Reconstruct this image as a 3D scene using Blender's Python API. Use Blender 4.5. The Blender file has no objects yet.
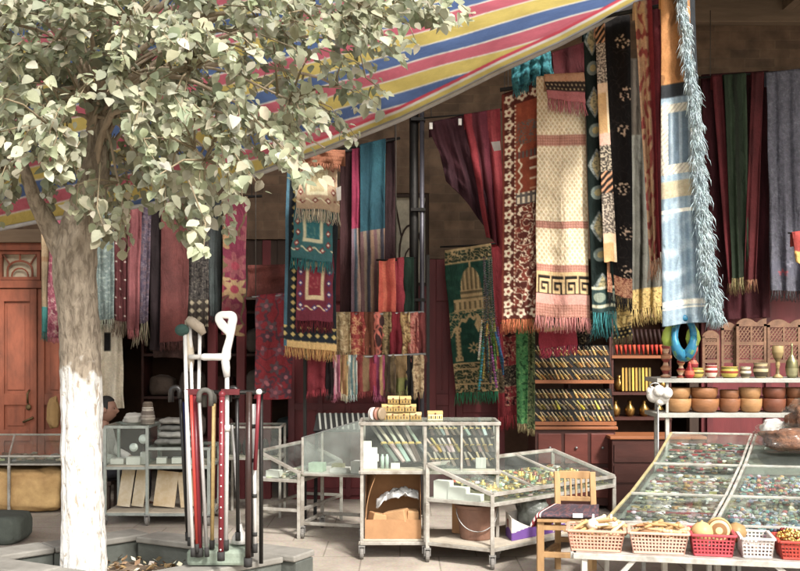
import bpy, math, random
from mathutils import Vector, noise as NZ
R = random.Random(11)
sc = bpy.context.scene
COL = sc.collection
pi = math.pi
CAMH, HZ, FP = 1.69, 340.0, 1000.0

def P(px, py, Y):
    """a point of the place: photo direction (px, py) taken at the real distance Y"""
    return Vector(((px - 400) * Y / FP, Y, CAMH - (py - HZ) * Y / FP))

def V(x, y, z): return Vector((x, y, z))

def lin(c): return c / 12.92 if c <= .04045 else ((c + .055) / 1.055) ** 2.4
def hx(s):
    return tuple(int(s[i:i + 2], 16) / 255 for i in (0, 2, 4))
def mute(c, k): g = .3 * c[0] + .59 * c[1] + .11 * c[2]; return tuple(x + (g - x) * k for x in c[:3])  # greys colours towards their luminance, putting the camera's haze into them
def L3(c):
    if isinstance(c, str): c = hx(c)
    return mute(tuple(lin(x) for x in c), .10)
def mixc(a, b, t): return tuple(a[i] + (b[i] - a[i]) * t for i in range(3))
def jit(c, d=.06, r=R):
    k = 1 + r.uniform(-d, d)
    return tuple(min(1, max(0, x * k * (1 + r.uniform(-d, d) * .4))) for x in c)

# ------------------------------------------------------------------ materials
_M = {}
def nodes(name):
    m = bpy.data.materials.new(name); m.use_nodes = True
    nt = m.node_tree; b = nt.nodes['Principled BSDF']
    return m, nt, b, nt.nodes, nt.links

def M(name, col, rough=.6, metal=0, var=.25, scale=14, bump=.15, dirt=None, stretch=(1, 1, 1), spec=.4, bscale=None):
    if name in _M: return _M[name]
    m, nt, b, N, K = nodes(name)
    c = L3(col)
    tc = N.new('ShaderNodeTexCoord'); mp = N.new('ShaderNodeMapping'); mp.inputs['Scale'].default_value = stretch
    K.new(tc.outputs['Object'], mp.inputs['Vector'])
    n = N.new('ShaderNodeTexNoise'); n.inputs['Scale'].default_value = scale; n.inputs['Detail'].default_value = 6; n.inputs['Roughness'].default_value = .65
    K.new(mp.outputs['Vector'], n.inputs['Vector'])
    r = N.new('ShaderNodeValToRGB')
    r.color_ramp.elements[0].position = .3; r.color_ramp.elements[1].position = .72
    d = L3(dirt) if dirt else tuple(x * (1 - var) for x in c)
    r.color_ramp.elements[0].color = (*d, 1)
    r.color_ramp.elements[1].color = (*[min(1, x * (1 + var * .5)) for x in c], 1)
    K.new(n.outputs['Fac'], r.inputs['Fac']); K.new(r.outputs['Color'], b.inputs['Base Color'])
    b.inputs['Roughness'].default_value = rough; b.inputs['Metallic'].default_value = metal
    b.inputs['Specular IOR Level'].default_value = spec
    if bump:
        n2 = N.new('ShaderNodeTexNoise'); n2.inputs['Scale'].default_value = bscale or scale * 4; n2.inputs['Detail'].default_value = 4
        K.new(mp.outputs['Vector'], n2.inputs['Vector'])
        bp = N.new('ShaderNodeBump'); bp.inputs['Strength'].default_value = bump; bp.inputs['Distance'].default_value = .02
        K.new(n2.outputs['Fac'], bp.inputs['Height']); K.new(bp.outputs['Normal'], b.inputs['Normal'])
    _M[name] = m
    return m

def VC(name='woven cloth', rough=.85, bump=.25, scale=160, var=.3, trans=0., metal=0., big=5, crease=0.):
    """colours of the thing, greyed for haze, come from the mesh colour attribute, wear and weave from noise"""
    if name in _M: return _M[name]
    m, nt, b, N, K = nodes(name)
    a = N.new('ShaderNodeAttribute'); a.attribute_name = 'Col'
    tc = N.new('ShaderNodeTexCoord')
    n = N.new('ShaderNodeTexNoise'); n.inputs['Scale'].default_value = big; n.inputs['Detail'].default_value = 8; n.inputs['Roughness'].default_value = .7
    K.new(tc.outputs['Object'], n.inputs['Vector'])
    mr = N.new('ShaderNodeMapRange'); mr.inputs['From Min'].default_value = .3; mr.inputs['From Max'].default_value = .7
    mr.inputs['To Min'].default_value = 1 - var; mr.inputs['To Max'].default_value = 1 + var * .5
    K.new(n.outputs['Fac'], mr.inputs['Value'])
    mx = N.new('ShaderNodeMix'); mx.data_type = 'RGBA'; mx.blend_type = 'MULTIPLY'; mx.inputs['Factor'].default_value = 1
    K.new(a.outputs['Color'], mx.inputs['A']); K.new(mr.outputs['Result'], mx.inputs['B'])
    K.new(mx.outputs['Result'], b.inputs['Base Color'])
    b.inputs['Roughness'].default_value = rough; b.inputs['Metallic'].default_value = metal
    b.inputs['Specular IOR Level'].default_value = .2
    if bump:
        n2 = N.new('ShaderNodeTexNoise'); n2.inputs['Scale'].default_value = scale; n2.inputs['Detail'].default_value = 3
        K.new(tc.outputs['Object'], n2.inputs['Vector'])
        bp = N.new('ShaderNodeBump'); bp.inputs['Strength'].default_value = bump; bp.inputs['Distance'].default_value = .01
        K.new(n2.outputs['Fac'], bp.inputs['Height']); K.new(bp.outputs['Normal'], b.inputs['Normal'])
        if crease:
            mp = N.new('ShaderNodeMapping'); mp.inputs['Scale'].default_value = (1, 1, .35); K.new(tc.outputs['Object'], mp.inputs[0]); n3 = N.new('ShaderNodeTexNoise'); n3.inputs['Scale'].default_value = 16; n3.inputs['Detail'].default_value = 3; n3.inputs['Distortion'].default_value = .8; K.new(mp.outputs[0], n3.inputs['Vector'])
            b3 = N.new('ShaderNodeBump'); b3.inputs['Strength'].default_value = crease; b3.inputs['Distance'].default_value = .05; K.new(n3.outputs['Fac'], b3.inputs['Height']); K.new(bp.outputs['Normal'], b3.inputs['Normal']); K.new(b3.outputs['Normal'], b.inputs['Normal'])
    if trans:
        t = N.new('ShaderNodeBsdfTranslucent'); K.new(mx.outputs['Result'], t.inputs['Color'])
        ms = N.new('ShaderNodeMixShader'); ms.inputs['Fac'].default_value = trans
        out = N['Material Output']
        K.new(b.outputs['BSDF'], ms.inputs[1]); K.new(t.outputs['BSDF'], ms.inputs[2]); K.new(ms.outputs['Shader'], out.inputs['Surface'])
    _M[name] = m
    return m

def GLASS(name='dusty glass', tint=(.955, .98, .965), dust=.045, rough=.06):
    if name in _M: return _M[name]
    m, nt, b, N, K = nodes(name)
    N.remove(b)
    tr = N.new('ShaderNodeBsdfTransparent'); tr.inputs['Color'].default_value = (*tint, 1)
    gl = N.new('ShaderNodeBsdfGlossy'); gl.inputs['Roughness'].default_value = rough; gl.inputs['Color'].default_value = (.95, 1, .98, 1)
    lw = N.new('ShaderNodeLayerWeight'); pw = N.new('ShaderNodeMath'); pw.operation = 'POWER'; pw.inputs[1].default_value = 4.5; K.new(lw.outputs['Facing'], pw.inputs[0]); fr = N.new('ShaderNodeMath'); fr.operation = 'MULTIPLY_ADD'; fr.inputs[1].default_value = .38; fr.inputs[2].default_value = .02; K.new(pw.outputs[0], fr.inputs[0])
    m1 = N.new('ShaderNodeMixShader'); K.new(fr.outputs[0], m1.inputs['Fac']); K.new(tr.outputs[0], m1.inputs[1]); K.new(gl.outputs[0], m1.inputs[2])
    df = N.new('ShaderNodeBsdfDiffuse'); df.inputs['Color'].default_value = (.52, .56, .53, 1)
    tc = N.new('ShaderNodeTexCoord'); n = N.new('ShaderNodeTexNoise'); n.inputs['Scale'].default_value = 5; n.inputs['Detail'].default_value = 5
    K.new(tc.outputs['Object'], n.inputs['Vector'])
    mr = N.new('ShaderNodeMapRange'); mr.inputs['From Min'].default_value = .3; mr.inputs['From Max'].default_value = .75
    mr.inputs['To Min'].default_value = dust * .3; mr.inputs['To Max'].default_value = dust * 1.7
    K.new(n.outputs['Fac'], mr.inputs['Value'])
    m2 = N.new('ShaderNodeMixShader'); K.new(mr.outputs[0], m2.inputs['Fac']); K.new(m1.outputs[0], m2.inputs[1]); K.new(df.outputs[0], m2.inputs[2])
    K.new(m2.outputs[0], N['Material Output'].inputs['Surface'])
    _M[name] = m
    return m

def BRICK(name, c1, c2, mortar, scale=4.2, bump=.6):
    if name in _M: return _M[name]
    m, nt, b, N, K = nodes(name)
    tc = N.new('ShaderNodeTexCoord'); sp = N.new('ShaderNodeSeparateXYZ'); cb = N.new('ShaderNodeCombineXYZ')
    K.new(tc.outputs['Object'], sp.inputs[0]); K.new(sp.outputs['X'], cb.inputs['X']); K.new(sp.outputs['Z'], cb.inputs['Y'])
    br = N.new('ShaderNodeTexBrick'); br.inputs['Scale'].default_value = scale
    br.inputs['Color1'].default_value = (*L3(c1), 1); br.inputs['Color2'].default_value = (*L3(c2), 1); br.inputs['Mortar'].default_value = (*L3(mortar), 1)
    br.inputs['Mortar Size'].default_value = .018; br.inputs['Brick Width'].default_value = 1.0; br.inputs['Row Height'].default_value = .3; br.inputs['Bias'].default_value = -.1
    n = N.new('ShaderNodeTexNoise'); n.inputs['Scale'].default_value = 6; n.inputs['Detail'].default_value = 8
    K.new(tc.outputs['Object'], n.inputs['Vector'])
    ad = N.new('ShaderNodeMix'); ad.data_type = 'RGBA'; ad.inputs['Factor'].default_value = .02
    K.new(cb.outputs[0], ad.inputs['A']); K.new(n.outputs['Color'], ad.inputs['B'])
    K.new(ad.outputs['Result'], br.inputs['Vector'])
    mr = N.new('ShaderNodeMapRange'); mr.inputs['From Min'].default_value = .3; mr.inputs['From Max'].default_value = .7
    mr.inputs['To Min'].default_value = .55; mr.inputs['To Max'].default_value = 1.2
    K.new(n.outputs['Fac'], mr.inputs['Value'])
    mx = N.new('ShaderNodeMix'); mx.data_type = 'RGBA'; mx.blend_type = 'MULTIPLY'; mx.inputs['Factor'].default_value = 1
    K.new(br.outputs['Color'], mx.inputs['A']); K.new(mr.outputs['Result'], mx.inputs['B'])
    K.new(mx.outputs['Result'], b.inputs['Base Color']); b.inputs['Roughness'].default_value = .9
    bp = N.new('ShaderNodeBump'); bp.inputs['Strength'].default_value = bump; bp.inputs['Distance'].default_value = .015
    ma = N.new('ShaderNodeMath'); ma.operation = 'SUBTRACT'
    K.new(n.outputs['Fac'], ma.inputs[0]); K.new(br.outputs['Fac'], ma.inputs[1])
    K.new(ma.outputs[0], bp.inputs['Height']); K.new(bp.outputs['Normal'], b.inputs['Normal'])
    _M[name] = m
    return m

# ------------------------------------------------------------------ mesh builder
class MB:
    def __init__(s): s.v = []; s.f = []; s.c = []; s.m = []; s.col = (.5, .5, .5); s.mi = 0; s.pc = None; s.mut = .12
    def add(s, vs, fs, cols=None):
        o = len(s.v); s.v += [Vector(x) for x in vs]
        for k, f in enumerate(fs):
            s.f.append(tuple(i + o for i in f)); s.c.append(cols[k] if cols else s.col); s.m.append(s.mi)
        return s
    def hexa(s, p):   # 8 corners: bottom ring then top ring
        return s.add(p, [(3, 2, 1, 0), (4, 5, 6, 7), (0, 1, 5, 4), (1, 2, 6, 5), (2, 3, 7, 6), (3, 0, 4, 7)])
    def box(s, c, d, rz=0, tx=0, ty=0):
        x, y, z = d[0] / 2, d[1] / 2, d[2] / 2
        from mathutils import Euler
        E = Euler((tx, ty, rz)).to_matrix(); c = Vector(c)
        return s.hexa([c + E @ Vector(q) for q in ((-x, -y, -z), (x, -y, -z), (x, y, -z), (-x, y, -z), (-x, -y, z), (x, -y, z), (x, y, z), (-x, y, z))])
    def bb(s, lo, hi):
        return s.box([(lo[i] + hi[i]) / 2 for i in range(3)], [abs(hi[i] - lo[i]) for i in range(3)])
    def bar(s, a, b, w, h=None, up=(0, 0, 1)):
        a, b = Vector(a), Vector(b); d = (b - a).normalized(); u = Vector(up)
        if abs(d.dot(u)) > .98: u = Vector((0, 1, 0))
        x = d.cross(u).normalized(); y = x.cross(d); h = h or w
        x *= w / 2; y *= h / 2
        return s.hexa([a - x - y, a + x - y, a + x + y, a - x + y, b - x - y, b + x - y, b + x + y, b - x + y])
    def prism(s, loop, d):  # planar loop of points extruded by vector d
        n = len(loop); loop = [Vector(p) for p in loop]; d = Vector(d)
        fs = [tuple(range(n)), tuple(range(2 * n - 1, n - 1, -1))]
        fs += [(i, (i + 1) % n + 0, (i + 1) % n + n, i + n)[::-1] for i in range(n)]
        return s.add(loop + [p + d for p in loop], fs)
    def tube(s, pts, r, n=8, cap=True):
        pts = [Vector(p) for p in pts]; rs = r if isinstance(r, (list, tuple)) else [r] * len(pts)
        prev = None; rings = []
        for i, p in enumerate(pts):
            d = (pts[min(i + 1, len(pts) - 1)] - pts[max(i - 1, 0)]).normalized()
            if prev is None:
                prev = d.cross(Vector((0, 0, 1)) if abs(d.z) < .9 else Vector((1, 0, 0))).normalized()
            x = (prev - d * prev.dot(d)).normalized(); prev = x; y = d.cross(x)
            rings.append([p + (x * math.cos(2 * pi * k / n) + y * math.sin(2 * pi * k / n)) * rs[i] for k in range(n)])
        vs = [q for g in rings for q in g]; fs = []
        for i in range(len(pts) - 1):
            for k in range(n):
                fs.append((i * n + k, i * n + (k + 1) % n, (i + 1) * n + (k + 1) % n, (i + 1) * n + k))
        if cap:
            fs.append(tuple(range(n - 1, -1, -1))); fs.append(tuple(range((len(pts) - 1) * n, len(pts) * n)))
        return s.add(vs, fs)
    def lathe(s, c, prof, n=20, cols=None, axis=(0, 0, 1), sq=1):
        c = Vector(c); az = Vector(axis).normalized()
        q = az.to_track_quat('Z', 'Y').to_matrix()
        vs = []; fs = []; cc = []
        for r, z in prof:
            for k in range(n):
                a = 2 * pi * k / n
                vs.append(c + q @ Vector((r * math.cos(a), r * math.sin(a) * sq, z)))
        for i in range(len(prof) - 1):
            for k in range(n):
                fs.append((i * n + k, i * n + (k + 1) % n, (i + 1) * n + (k + 1) % n, (i + 1) * n + k))
                cc.append((cols[i] if cols else s.col))
        if prof[0][0] > 1e-4: fs.append(tuple(range(n - 1, -1, -1))); cc.append(cols[0] if cols else s.col)
        if prof[-1][0] > 1e-4: fs.append(tuple(range((len(prof) - 1) * n, len(prof) * n))); cc.append(cols[-1] if cols else s.col)
        return s.add(vs, fs, cc)
    def ball(s, c, r, n=12, sc=(1, 1, 1)):
        m = max(5, n // 2 + 1); c = Vector(c); vs = []; fs = []
        rx, ry, rz = (r * sc[0], r * sc[1], r * sc[2])
        for i in range(m + 1):
            t = pi * i / m
            for k in range(n):
                a = 2 * pi * k / n
                vs.append(c + Vector((rx * math.sin(t) * math.cos(a), ry * math.sin(t) * math.sin(a), -rz * math.cos(t))))
        for i in range(m):
            for k in range(n):
                fs.append((i * n + k, i * n + (k + 1) % n, (i + 1) * n + (k + 1) % n, (i + 1) * n + k))
        return s.add(vs, fs)
    def grid(s, nu, nv, fp, fc=None):
        vs = [fp(i / nu, j / nv) for j in range(nv + 1) for i in range(nu + 1)]
        fs = []; cc = []
        for j in range(nv):
            for i in range(nu):
                a = j * (nu + 1) + i
                fs.append((a, a + nu + 1, a + nu + 2, a + 1)); cc.append(fc((i + .5) / nu, (j + .5) / nv) if fc else s.col)
        return s.add(vs, fs, cc)
    def sheet(s, quad, t=.004):  # thin plate from four corners
        a, b, c, d = [Vector(q) for q in quad]; n = (b - a).cross(d - a).normalized() * t
        return s.hexa([a, b, c, d, a + n, b + n, c + n, d + n])
    def build(s, name, mats, parent=None, smooth=False, origin=None):
        if not isinstance(mats, (list, tuple)): mats = [mats]
        me = bpy.data.meshes.new(name)
        if parent is None:
            if origin is None:
                xs = [p.x for p in s.v]; ys = [p.y for p in s.v]
                origin = Vector(((min(xs) + max(xs)) / 2, (min(ys) + max(ys)) / 2, min(p.z for p in s.v)))
            off = Vector(origin)
        else:
            off = Vector((0, 0, 0)); q = parent
            while q: off += q.location; q = q.parent
        me.from_pydata([p - off for p in s.v], [], s.f)
        for x in mats: me.materials.append(x)
        at = me.attributes.new('Col', 'FLOAT_COLOR', 'POINT' if s.pc else 'FACE')
        fl = []
        for c in (s.pc or s.c): fl += [*mute((lin(c[0]), lin(c[1]), lin(c[2])), s.mut), 1.0]
        at.data.foreach_set('color', fl)
        me.polygons.foreach_set('material_index', s.m)
        me.polygons.foreach_set('use_smooth', [smooth] * len(s.f))
        me.update()
        o = bpy.data.objects.new(name, me); COL.objects.link(o)
        if parent is None: o.location = off
        else: o.parent = parent
        return o

def tag(o, label, cat, group=None, kind=None):
    if label: o['label'] = label
    if cat: o['category'] = cat
    if group: o['group'] = group
    if kind: o['kind'] = kind
    return o
def thing(name, label, cat, loc, group=None):
    o = bpy.data.objects.new(name, None); COL.objects.link(o); o.location = Vector(loc); o.empty_display_size = .1
    return tag(o, label, cat, group)
def bevel(o, w=.004, seg=2):
    m = o.modifiers.new('bevel', 'BEVEL'); m.width = w; m.segments = seg; m.limit_method = 'ANGLE'; return o
def solid(o, t=.006):
    m = o.modifiers.new('solid', 'SOLIDIFY'); m.thickness = t; m.offset = 0; return o
def subd(o, n=1):
    m = o.modifiers.new('subd', 'SUBSURF'); m.levels = n; m.render_levels = n; return o
def copy_tree(o, d, label=None, parent=None):
    c = o.copy(); COL.objects.link(c)
    if parent: c.parent = parent
    else: c.location = o.location + Vector(d)
    if label: c['label'] = label
    for ch in list(o.children): copy_tree(ch, d, None, c)
    return c
def frame(o, u, v):
    """local frame: o origin on the ground, u along the front, v towards the back"""
    o, u, v = Vector(o), Vector(u), Vector(v)
    return lambda a, b, z=0.0: Vector((o.x + u.x * a + v.x * b, o.y + u.y * a + v.y * b, o.z + z))
EXPO = 1.15
# ------------------------------------------------------------------ cloth and woven patterns (s, t in 8 mm units from the top left)
def nz(a, b=0., c=0.): return NZ.noise(Vector((a, b, c)))
def C(*a): return [hx(x) for x in a]

def pat_plain(c, sp=.0, seed=0, c2=None):
    c = hx(c); c2 = hx(c2) if c2 else mixc(c, (0, 0, 0), .35)
    return lambda s, t, W, H: mixc(c, c2, max(0, min(1, .5 + .9 * nz(s * .09 + seed, t * .02, seed)))) if sp == 0 else (c2 if NZ.cell_vector(Vector((s / 2.0, t / 2.0, seed)))[0] < sp else c)
def pat_vs(cols, w, seed=0, band=None):
    cols = C(*cols) if isinstance(cols[0], str) else cols
    def f(s, t, W, H):
        x = s + 1.2 * nz(t * .04, seed)
        c = cols[int(x / w) % len(cols)]
        if band and band[0] < t / H < band[1]: c = mixc(c, hx(band[2]), .75)
        return c
    return f
def pat_hs(cols, w, seed=0):
    cols = C(*cols)
    return lambda s, t, W, H: cols[int((t + .8 * nz(s * .1, seed)) / w) % len(cols)]
def pat_floral(base, cols, scale=12, seed=0, petals=6, core=None, fill=.34, vine=None):
    base = hx(base); cols = C(*cols); core = hx(core) if core else base
    vine = hx(vine) if vine else None
    def f(s, t, W, H):
        d, p = NZ.voronoi(Vector((s / scale + seed * 7.3, t / scale + seed * 3.1, seed)))
        q = p[0]; dx, dy = s / scale + seed * 7.3 - q.x, t / scale + seed * 3.1 - q.y
        r = math.hypot(dx, dy); a = math.atan2(dy, dx)
        c = cols[int(abs(q.x * 13.7 + q.y * 7.1)) % len(cols)]
        if r < fill * .3: return core
        if r < fill * (.8 + .25 * math.cos(petals * a + q.x * 9)): return c
        if vine and abs(nz(s / scale * 1.6, t / scale * 1.6, seed + 5)) < .06: return vine
        return base
    return f
def pat_paisley(base, cols, scale=7, seed=0, th=.16):
    base = hx(base); cols = C(*cols)
    def f(s, t, W, H):
        a = nz(s / scale, t / scale, seed) + .5 * nz(s / scale * 2.1, t / scale * 2.1, seed + 3)
        if abs(a) < th * .45: return cols[0]
        if a > th * 1.7: return cols[-1]
        return base
    return f
def pat_band(inner, bands):
    """bands: list of (t0, t1, colour or pattern), t as a share of the height"""
    def f(s, t, W, H):
        for a, b, c in bands:
            if a <= t / H < b: return c(s, t, W, H) if callable(c) else hx(c)
        return inner(s, t, W, H)
    return f
def pat_border(inner, rows):
    """rows: (width, colour or pattern) from the edge inwards"""
    def f(s, t, W, H):
        d = min(s, W - s, t, H - t)
        for w, c in rows:
            if d < w: return c(s, t, W, H) if callable(c) else hx(c)
            d -= w
        return inner(s, t, W, H)
    return f
def pat_flowerrow(base, fg, core, p=12, x0=0, r=4.2, axis=1):
    base, fg, core = hx(base), hx(fg), hx(core)
    def f(s, t, W, H):
        a, b = (s, t) if axis else (t, s)
        dx = a - x0; dy = (b % p) - p / 2
        q = math.hypot(dx, dy)
        if q < r * .35: return core
        if q < r * (.78 + .22 * math.cos(6 * math.atan2(dy, dx))): return fg
        if q > r * 1.25 and abs(dx) < 1.2: return fg
        return base
    return f
def pat_dots(base, fg, p=5, r=1.2, diag=True):
    base, fg = hx(base), hx(fg)
    def f(s, t, W, H):
        j = int(t / p); x = (s + (p / 2 if diag and j % 2 else 0)) % p - p / 2; y = t % p - p / 2
        return fg if math.hypot(x, y) < r else base
    return f
def pat_diamond(base, fg, p=9):
    base, fg = hx(base), hx(fg)
    return lambda s, t, W, H: fg if abs((s % p) - p / 2) + abs((t % p) - p / 2) < p * .33 else base

def pat_matrug(field, rim, border, motif, m2):
    field, rim, border, motif, m2 = C(field, rim, border, motif, m2)
    def f(s, t, W, H):
        x, y = s / W, t / H
        if .25 < x < .75 and .10 < y < .68:
            if .33 < x < .67 and .17 < y < .61: return mixc(field, rim, .25 * (nz(s * .4, t * .3) > .25))
            return rim
        e = min(s, W - s)
        if (x < .22 or x > .78) and .08 < y < .8:
            k = (t % 11) - 5.5; cx = (s if x < .5 else W - s) - W * .11
            if abs(cx) + abs(k) * .7 < 2.6: return m2 if abs(cx) + abs(k) < 1.5 else motif
            return border
        if .7 < y < .9:
            k = (s % 12) - 6; q = t - H * .8
            if abs(k) + abs(q) < 3.2: return m2 if abs(k) + abs(q) < 1.6 else motif
            if abs(q - 2 * math.sin(s * .5)) < .8: return rim
        return border
    return f

def pat_mosque(s, t, W, H):
    x, y = s / W, t / H
    g, gold, dk = hx('123f30'), hx('b8965a'), hx('6b5a35')
    if y < .085 or y > .80:
        a = abs(nz(s / 3.1, t / 3.1, 4)) < .13 or min(t % 15, 15 - t % 15) < .8
        return gold if a else hx('2b3a26')
    if y > .79 or .085 < y < .095: return gold
    c = .52
    # dome with ribs
    dx, dy = (x - c) * W, (y - .285) * H
    if dy < 0 and (dx / (W * .22)) ** 2 + (dy / (H * .155)) ** 2 < 1:
        return gold if int((dx + 40) / 2) % 2 else dk
    if abs(dx) < .9 and -H * .19 < dy < -H * .15: return gold
    if .285 <= y < .345 and abs(x - c) < .24: return gold if (int(t / 3) % 2) else dk
    if .345 <= y < .43 and abs(x - c) < .40: return (dk if (s % 5) < 2 and .365 < y < .42 else gold)
    # arch below, scalloped
    ax = abs(x - .5)
    ya = .475 + .10 * (ax / .42) ** 2 + .012 * math.cos(s * .8)
    if y < .60 and y > .43 and abs(y - ya) < .013: return gold
    if .43 < y < ya and abs(nz(s / 3, t / 3, 9)) < .12: return gold
    # columns
    for cx in (.16, .86):
        if abs(x - cx) < .055 and .56 < y < .78: return gold if (int(t / 2) % 2 or abs(x - cx) < .02) else dk
        if abs(x - cx) < .085 and (.545 < y < .575 or .75 < y < .78): return gold
    # hanging lamp and flower
    if abs(x - .62) * W < 3.6 - abs(y - .53) * H * .42: return gold
    q = math.hypot((x - .5) * W, (y - .69) * H); a = math.atan2((y - .69) * H, (x - .5) * W)
    if q < 6 * (.7 + .3 * math.cos(8 * a)) and q > 2: return gold
    return mixc(g, hx('1d5a44'), max(0, nz(s * .2, t * .2)))

def pat_beige(s, t, W, H):
    y = t / H
    def net(a, b):
        return hx(a) if ((s + t * .9) % 5 < 2.4) != ((s - t * .9) % 5 < 2.4) else hx(b)
    if .24 < y < .285 or .60 < y < .63 or .78 < y < .81 or y > .945: return net('b9806a', '9a5f4c')
    if .905 <= y < .945: return hx('c98a7a')
    if .81 <= y < .905:
        # greek key
        u = int((s % 13) / 1.45); v = int((t - .815 * H) / ((.085 * H) / 7))
        K = ["#########", "#........", "#.#######", "#.#.....#", "#.#.###.#", "#.#...#.#", "#.#####.#"]
        return hx('c8a468') if 0 <= v < 7 and u < 9 and K[v][u] == '#' else hx('1d1814')
    a = (s + .7 * t) % 4.6; b = (s - .7 * t) % 4.6
    return hx('e0d2b0') if a < 1.5 or b < 1.5 else hx('bfa577')

def pat_brownrug(s, t, W, H):
    x, y = s / W, t / H
    red, dk, cr, bl = hx('7d2a14'), hx('541d10'), hx('d8c6a6'), hx('5c5450')
    if s < 1.6: return hx('7a2a16')
    if s < 12 or t < 13 or t > H - 12:      # ring of flowers round the edge
        d = s - 6.5 if (t > 12 and t < H - 12) else (t - 6.5 if t < 13 else t - H + 6.5)
        k = ((t if (t > 12 and t < H - 12) else s) % 13) - 6.5
        q = math.hypot(d, k); a = math.atan2(k, d)
        if q < 1.6: return red
        if q < 4.4 + .9 * math.cos(5 * a): return cr
        return cr if q > 6.1 and abs(d) < 1.1 else dk
    if s < 13.5: return cr if int(t / 2) % 2 else red
    if y < .45:
        if .14 < y < .24 and abs(nz(s / 2.6, t / 2.6, 3)) < .16: return bl
        if .27 < y < .30: return bl if s % 4 < 2 else red
        if x > .68 and .30 < y < .44 and (t % 10) < 2: return cr
        if abs((s - 18) - 1.5 * math.sin(t * .6)) < 1 and y > .24: return cr
        return mixc(hx('8a3612'), hx('a54c14'), max(0, nz(s * .15, t * .05)))
    if y < .50: return cr if (s % 5) < 2.6 and t % 9 < 6 else bl
    a = nz(s / 6.2, t / 6.2, 8) + .5 * nz(s / 3., t / 3., 2)
    if abs(a) < .09: return cr
    if a > .42: return cr if a > .55 else red
    d, p = NZ.voronoi(Vector((s / 15 + 3, t / 15, 1)))
    if d[0] < .035 and d[0] > .008: return cr
    return dk if a < 0 else mixc(dk, red, .7)

def pat_medal(s, t, W, H):    # dark green runner with pale lozenges
    y = t % 62
    x = (s / W - .5) * 2
    if t > H - 26:
        k = t - (H - 26)
        if k < 3 or 18 < k < 21: return hx('c7c2a0')
        return hx('86937f') if math.hypot(((s) % 13) - 6.5, k - 10.5) < 5 else hx('27403f')
    if abs(x) < .95 - abs(y - 16) / 17: return (hx('8d9692') if nz(s / 2.2, t / 2.2, 2) > -.1 else hx('5f6a66')) if abs(x) > .55 - abs(y - 16) / 24 else (hx('b0a06a') if nz(s / 2., t / 2., 5) > -.15 else hx('6d6a4a'))
    if 36 < y < 52 and math.hypot(x * W / 2, y - 44) < 7: return hx('6f7f78') if math.hypot(x * W / 2, y - 44) > 3.5 else hx('a99a5a')
    return hx('10201d')
def pat_strip2(s, t, W, H):   # narrow runner of changing blocks
    y = t % 150
    if y < 22: return hx('1b1715') if (s + t) % 7 > 3 else hx('c88a5a')
    if y < 62: return hx('4b4038') if nz(s / 1.6, t / 1.6) > 0 else hx('b8a890')
    if y < 72: return hx('d9b489')
    if y < 112: return hx('c99a55') if s < W * .8 else hx('e2c79a')
    if y < 124: return hx('d8a58c')
    return hx('2b2622') if nz(s / 1.7, t / 1.7, 3) > 0 else hx('b0a084')
def pat_blackborder(s, t, W, H):
    y = t / H
    if y > .93: return hx('d79a68') if abs(nz(s / 2, t / 2)) > .1 else hx('7d2f22')
    if s < 2.2: return hx('b97a4a')
    k = int(t / 47); oy = 24 + 7 * math.sin(k * 2.3); d = math.hypot(s - W * (.72 + .1 * math.sin(k * 1.7)), (t % 47) - oy); a = math.atan2((t % 47) - oy, s - W * .72)
    if d < 7.5 and nz(s / 2.6 + k * 5, t / 2.6, 6) > .02 + .03 * d: return hx('c8a888')
    if abs(nz(s / 7., t / 7., 3)) < .035 and y > .1: return hx('2c2522')
    return hx('14100f')
def pat_shawl(s, t, W, H):    # pale blue striped shawl
    y = t / H; x = s / W
    if y < .32:
        if x < .85 and y < .28: return hx('b5762c') if nz(s * .08, t * .05) > -.25 else hx('8a5a24')
        return hx('2b2f33')
    if .34 < y < .55:
        e = min(abs(x - .08), abs(x - .86)) * W
        if e < 4 or .52 < y < .55 or .34 < y < .365: return hx('cfc6ae') if int(s + t) % 5 else hx('7d7a70')
        return hx('5f7585') if (int(s / 3) % 3) else hx('8fa1ac')
    if .57 < y < .62: return hx('b3a583')
    if abs(y - .66) < .006 or abs(y - .935) < .008 or abs(y - .95) < .003: return hx('e8e2cf')
    c = mixc(hx('8ea6b4'), hx('7a93a4'), .5 + .5 * math.sin(s * 1.1))
    return mixc(c, hx('b7c7cf'), max(0, nz(s * .06, t * .09, 3)) * 1.4)

WC = VC(crease=.45)
def fringe_mb(pts, ln, col, rr, w=.008, spread=.5):
    """a row of twisted yarn ends hanging from the given edge points"""
    mb = MB(); mb.mut = .24
    for p in pts:
        for k in range(3):
            mb.col = jit(col, .12, rr)
            q = Vector(p) + Vector((rr.uniform(-.006, .006), rr.uniform(-.012, .004), .004))
            l = ln * rr.uniform(.75, 1.12); dx = rr.uniform(-spread, spread) * l * .5; dy = rr.uniform(-.2, .2) * l
            mid = q + Vector((dx * .35 + rr.uniform(-.004, .004), dy * .4, -l * .5)); e = q + Vector((dx, dy, -l))
            ww = w * rr.uniform(.4, .75)
            mb.tube([q, mid, e], [ww * .42, ww * .5, ww * .3], 4)
    return mb

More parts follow.
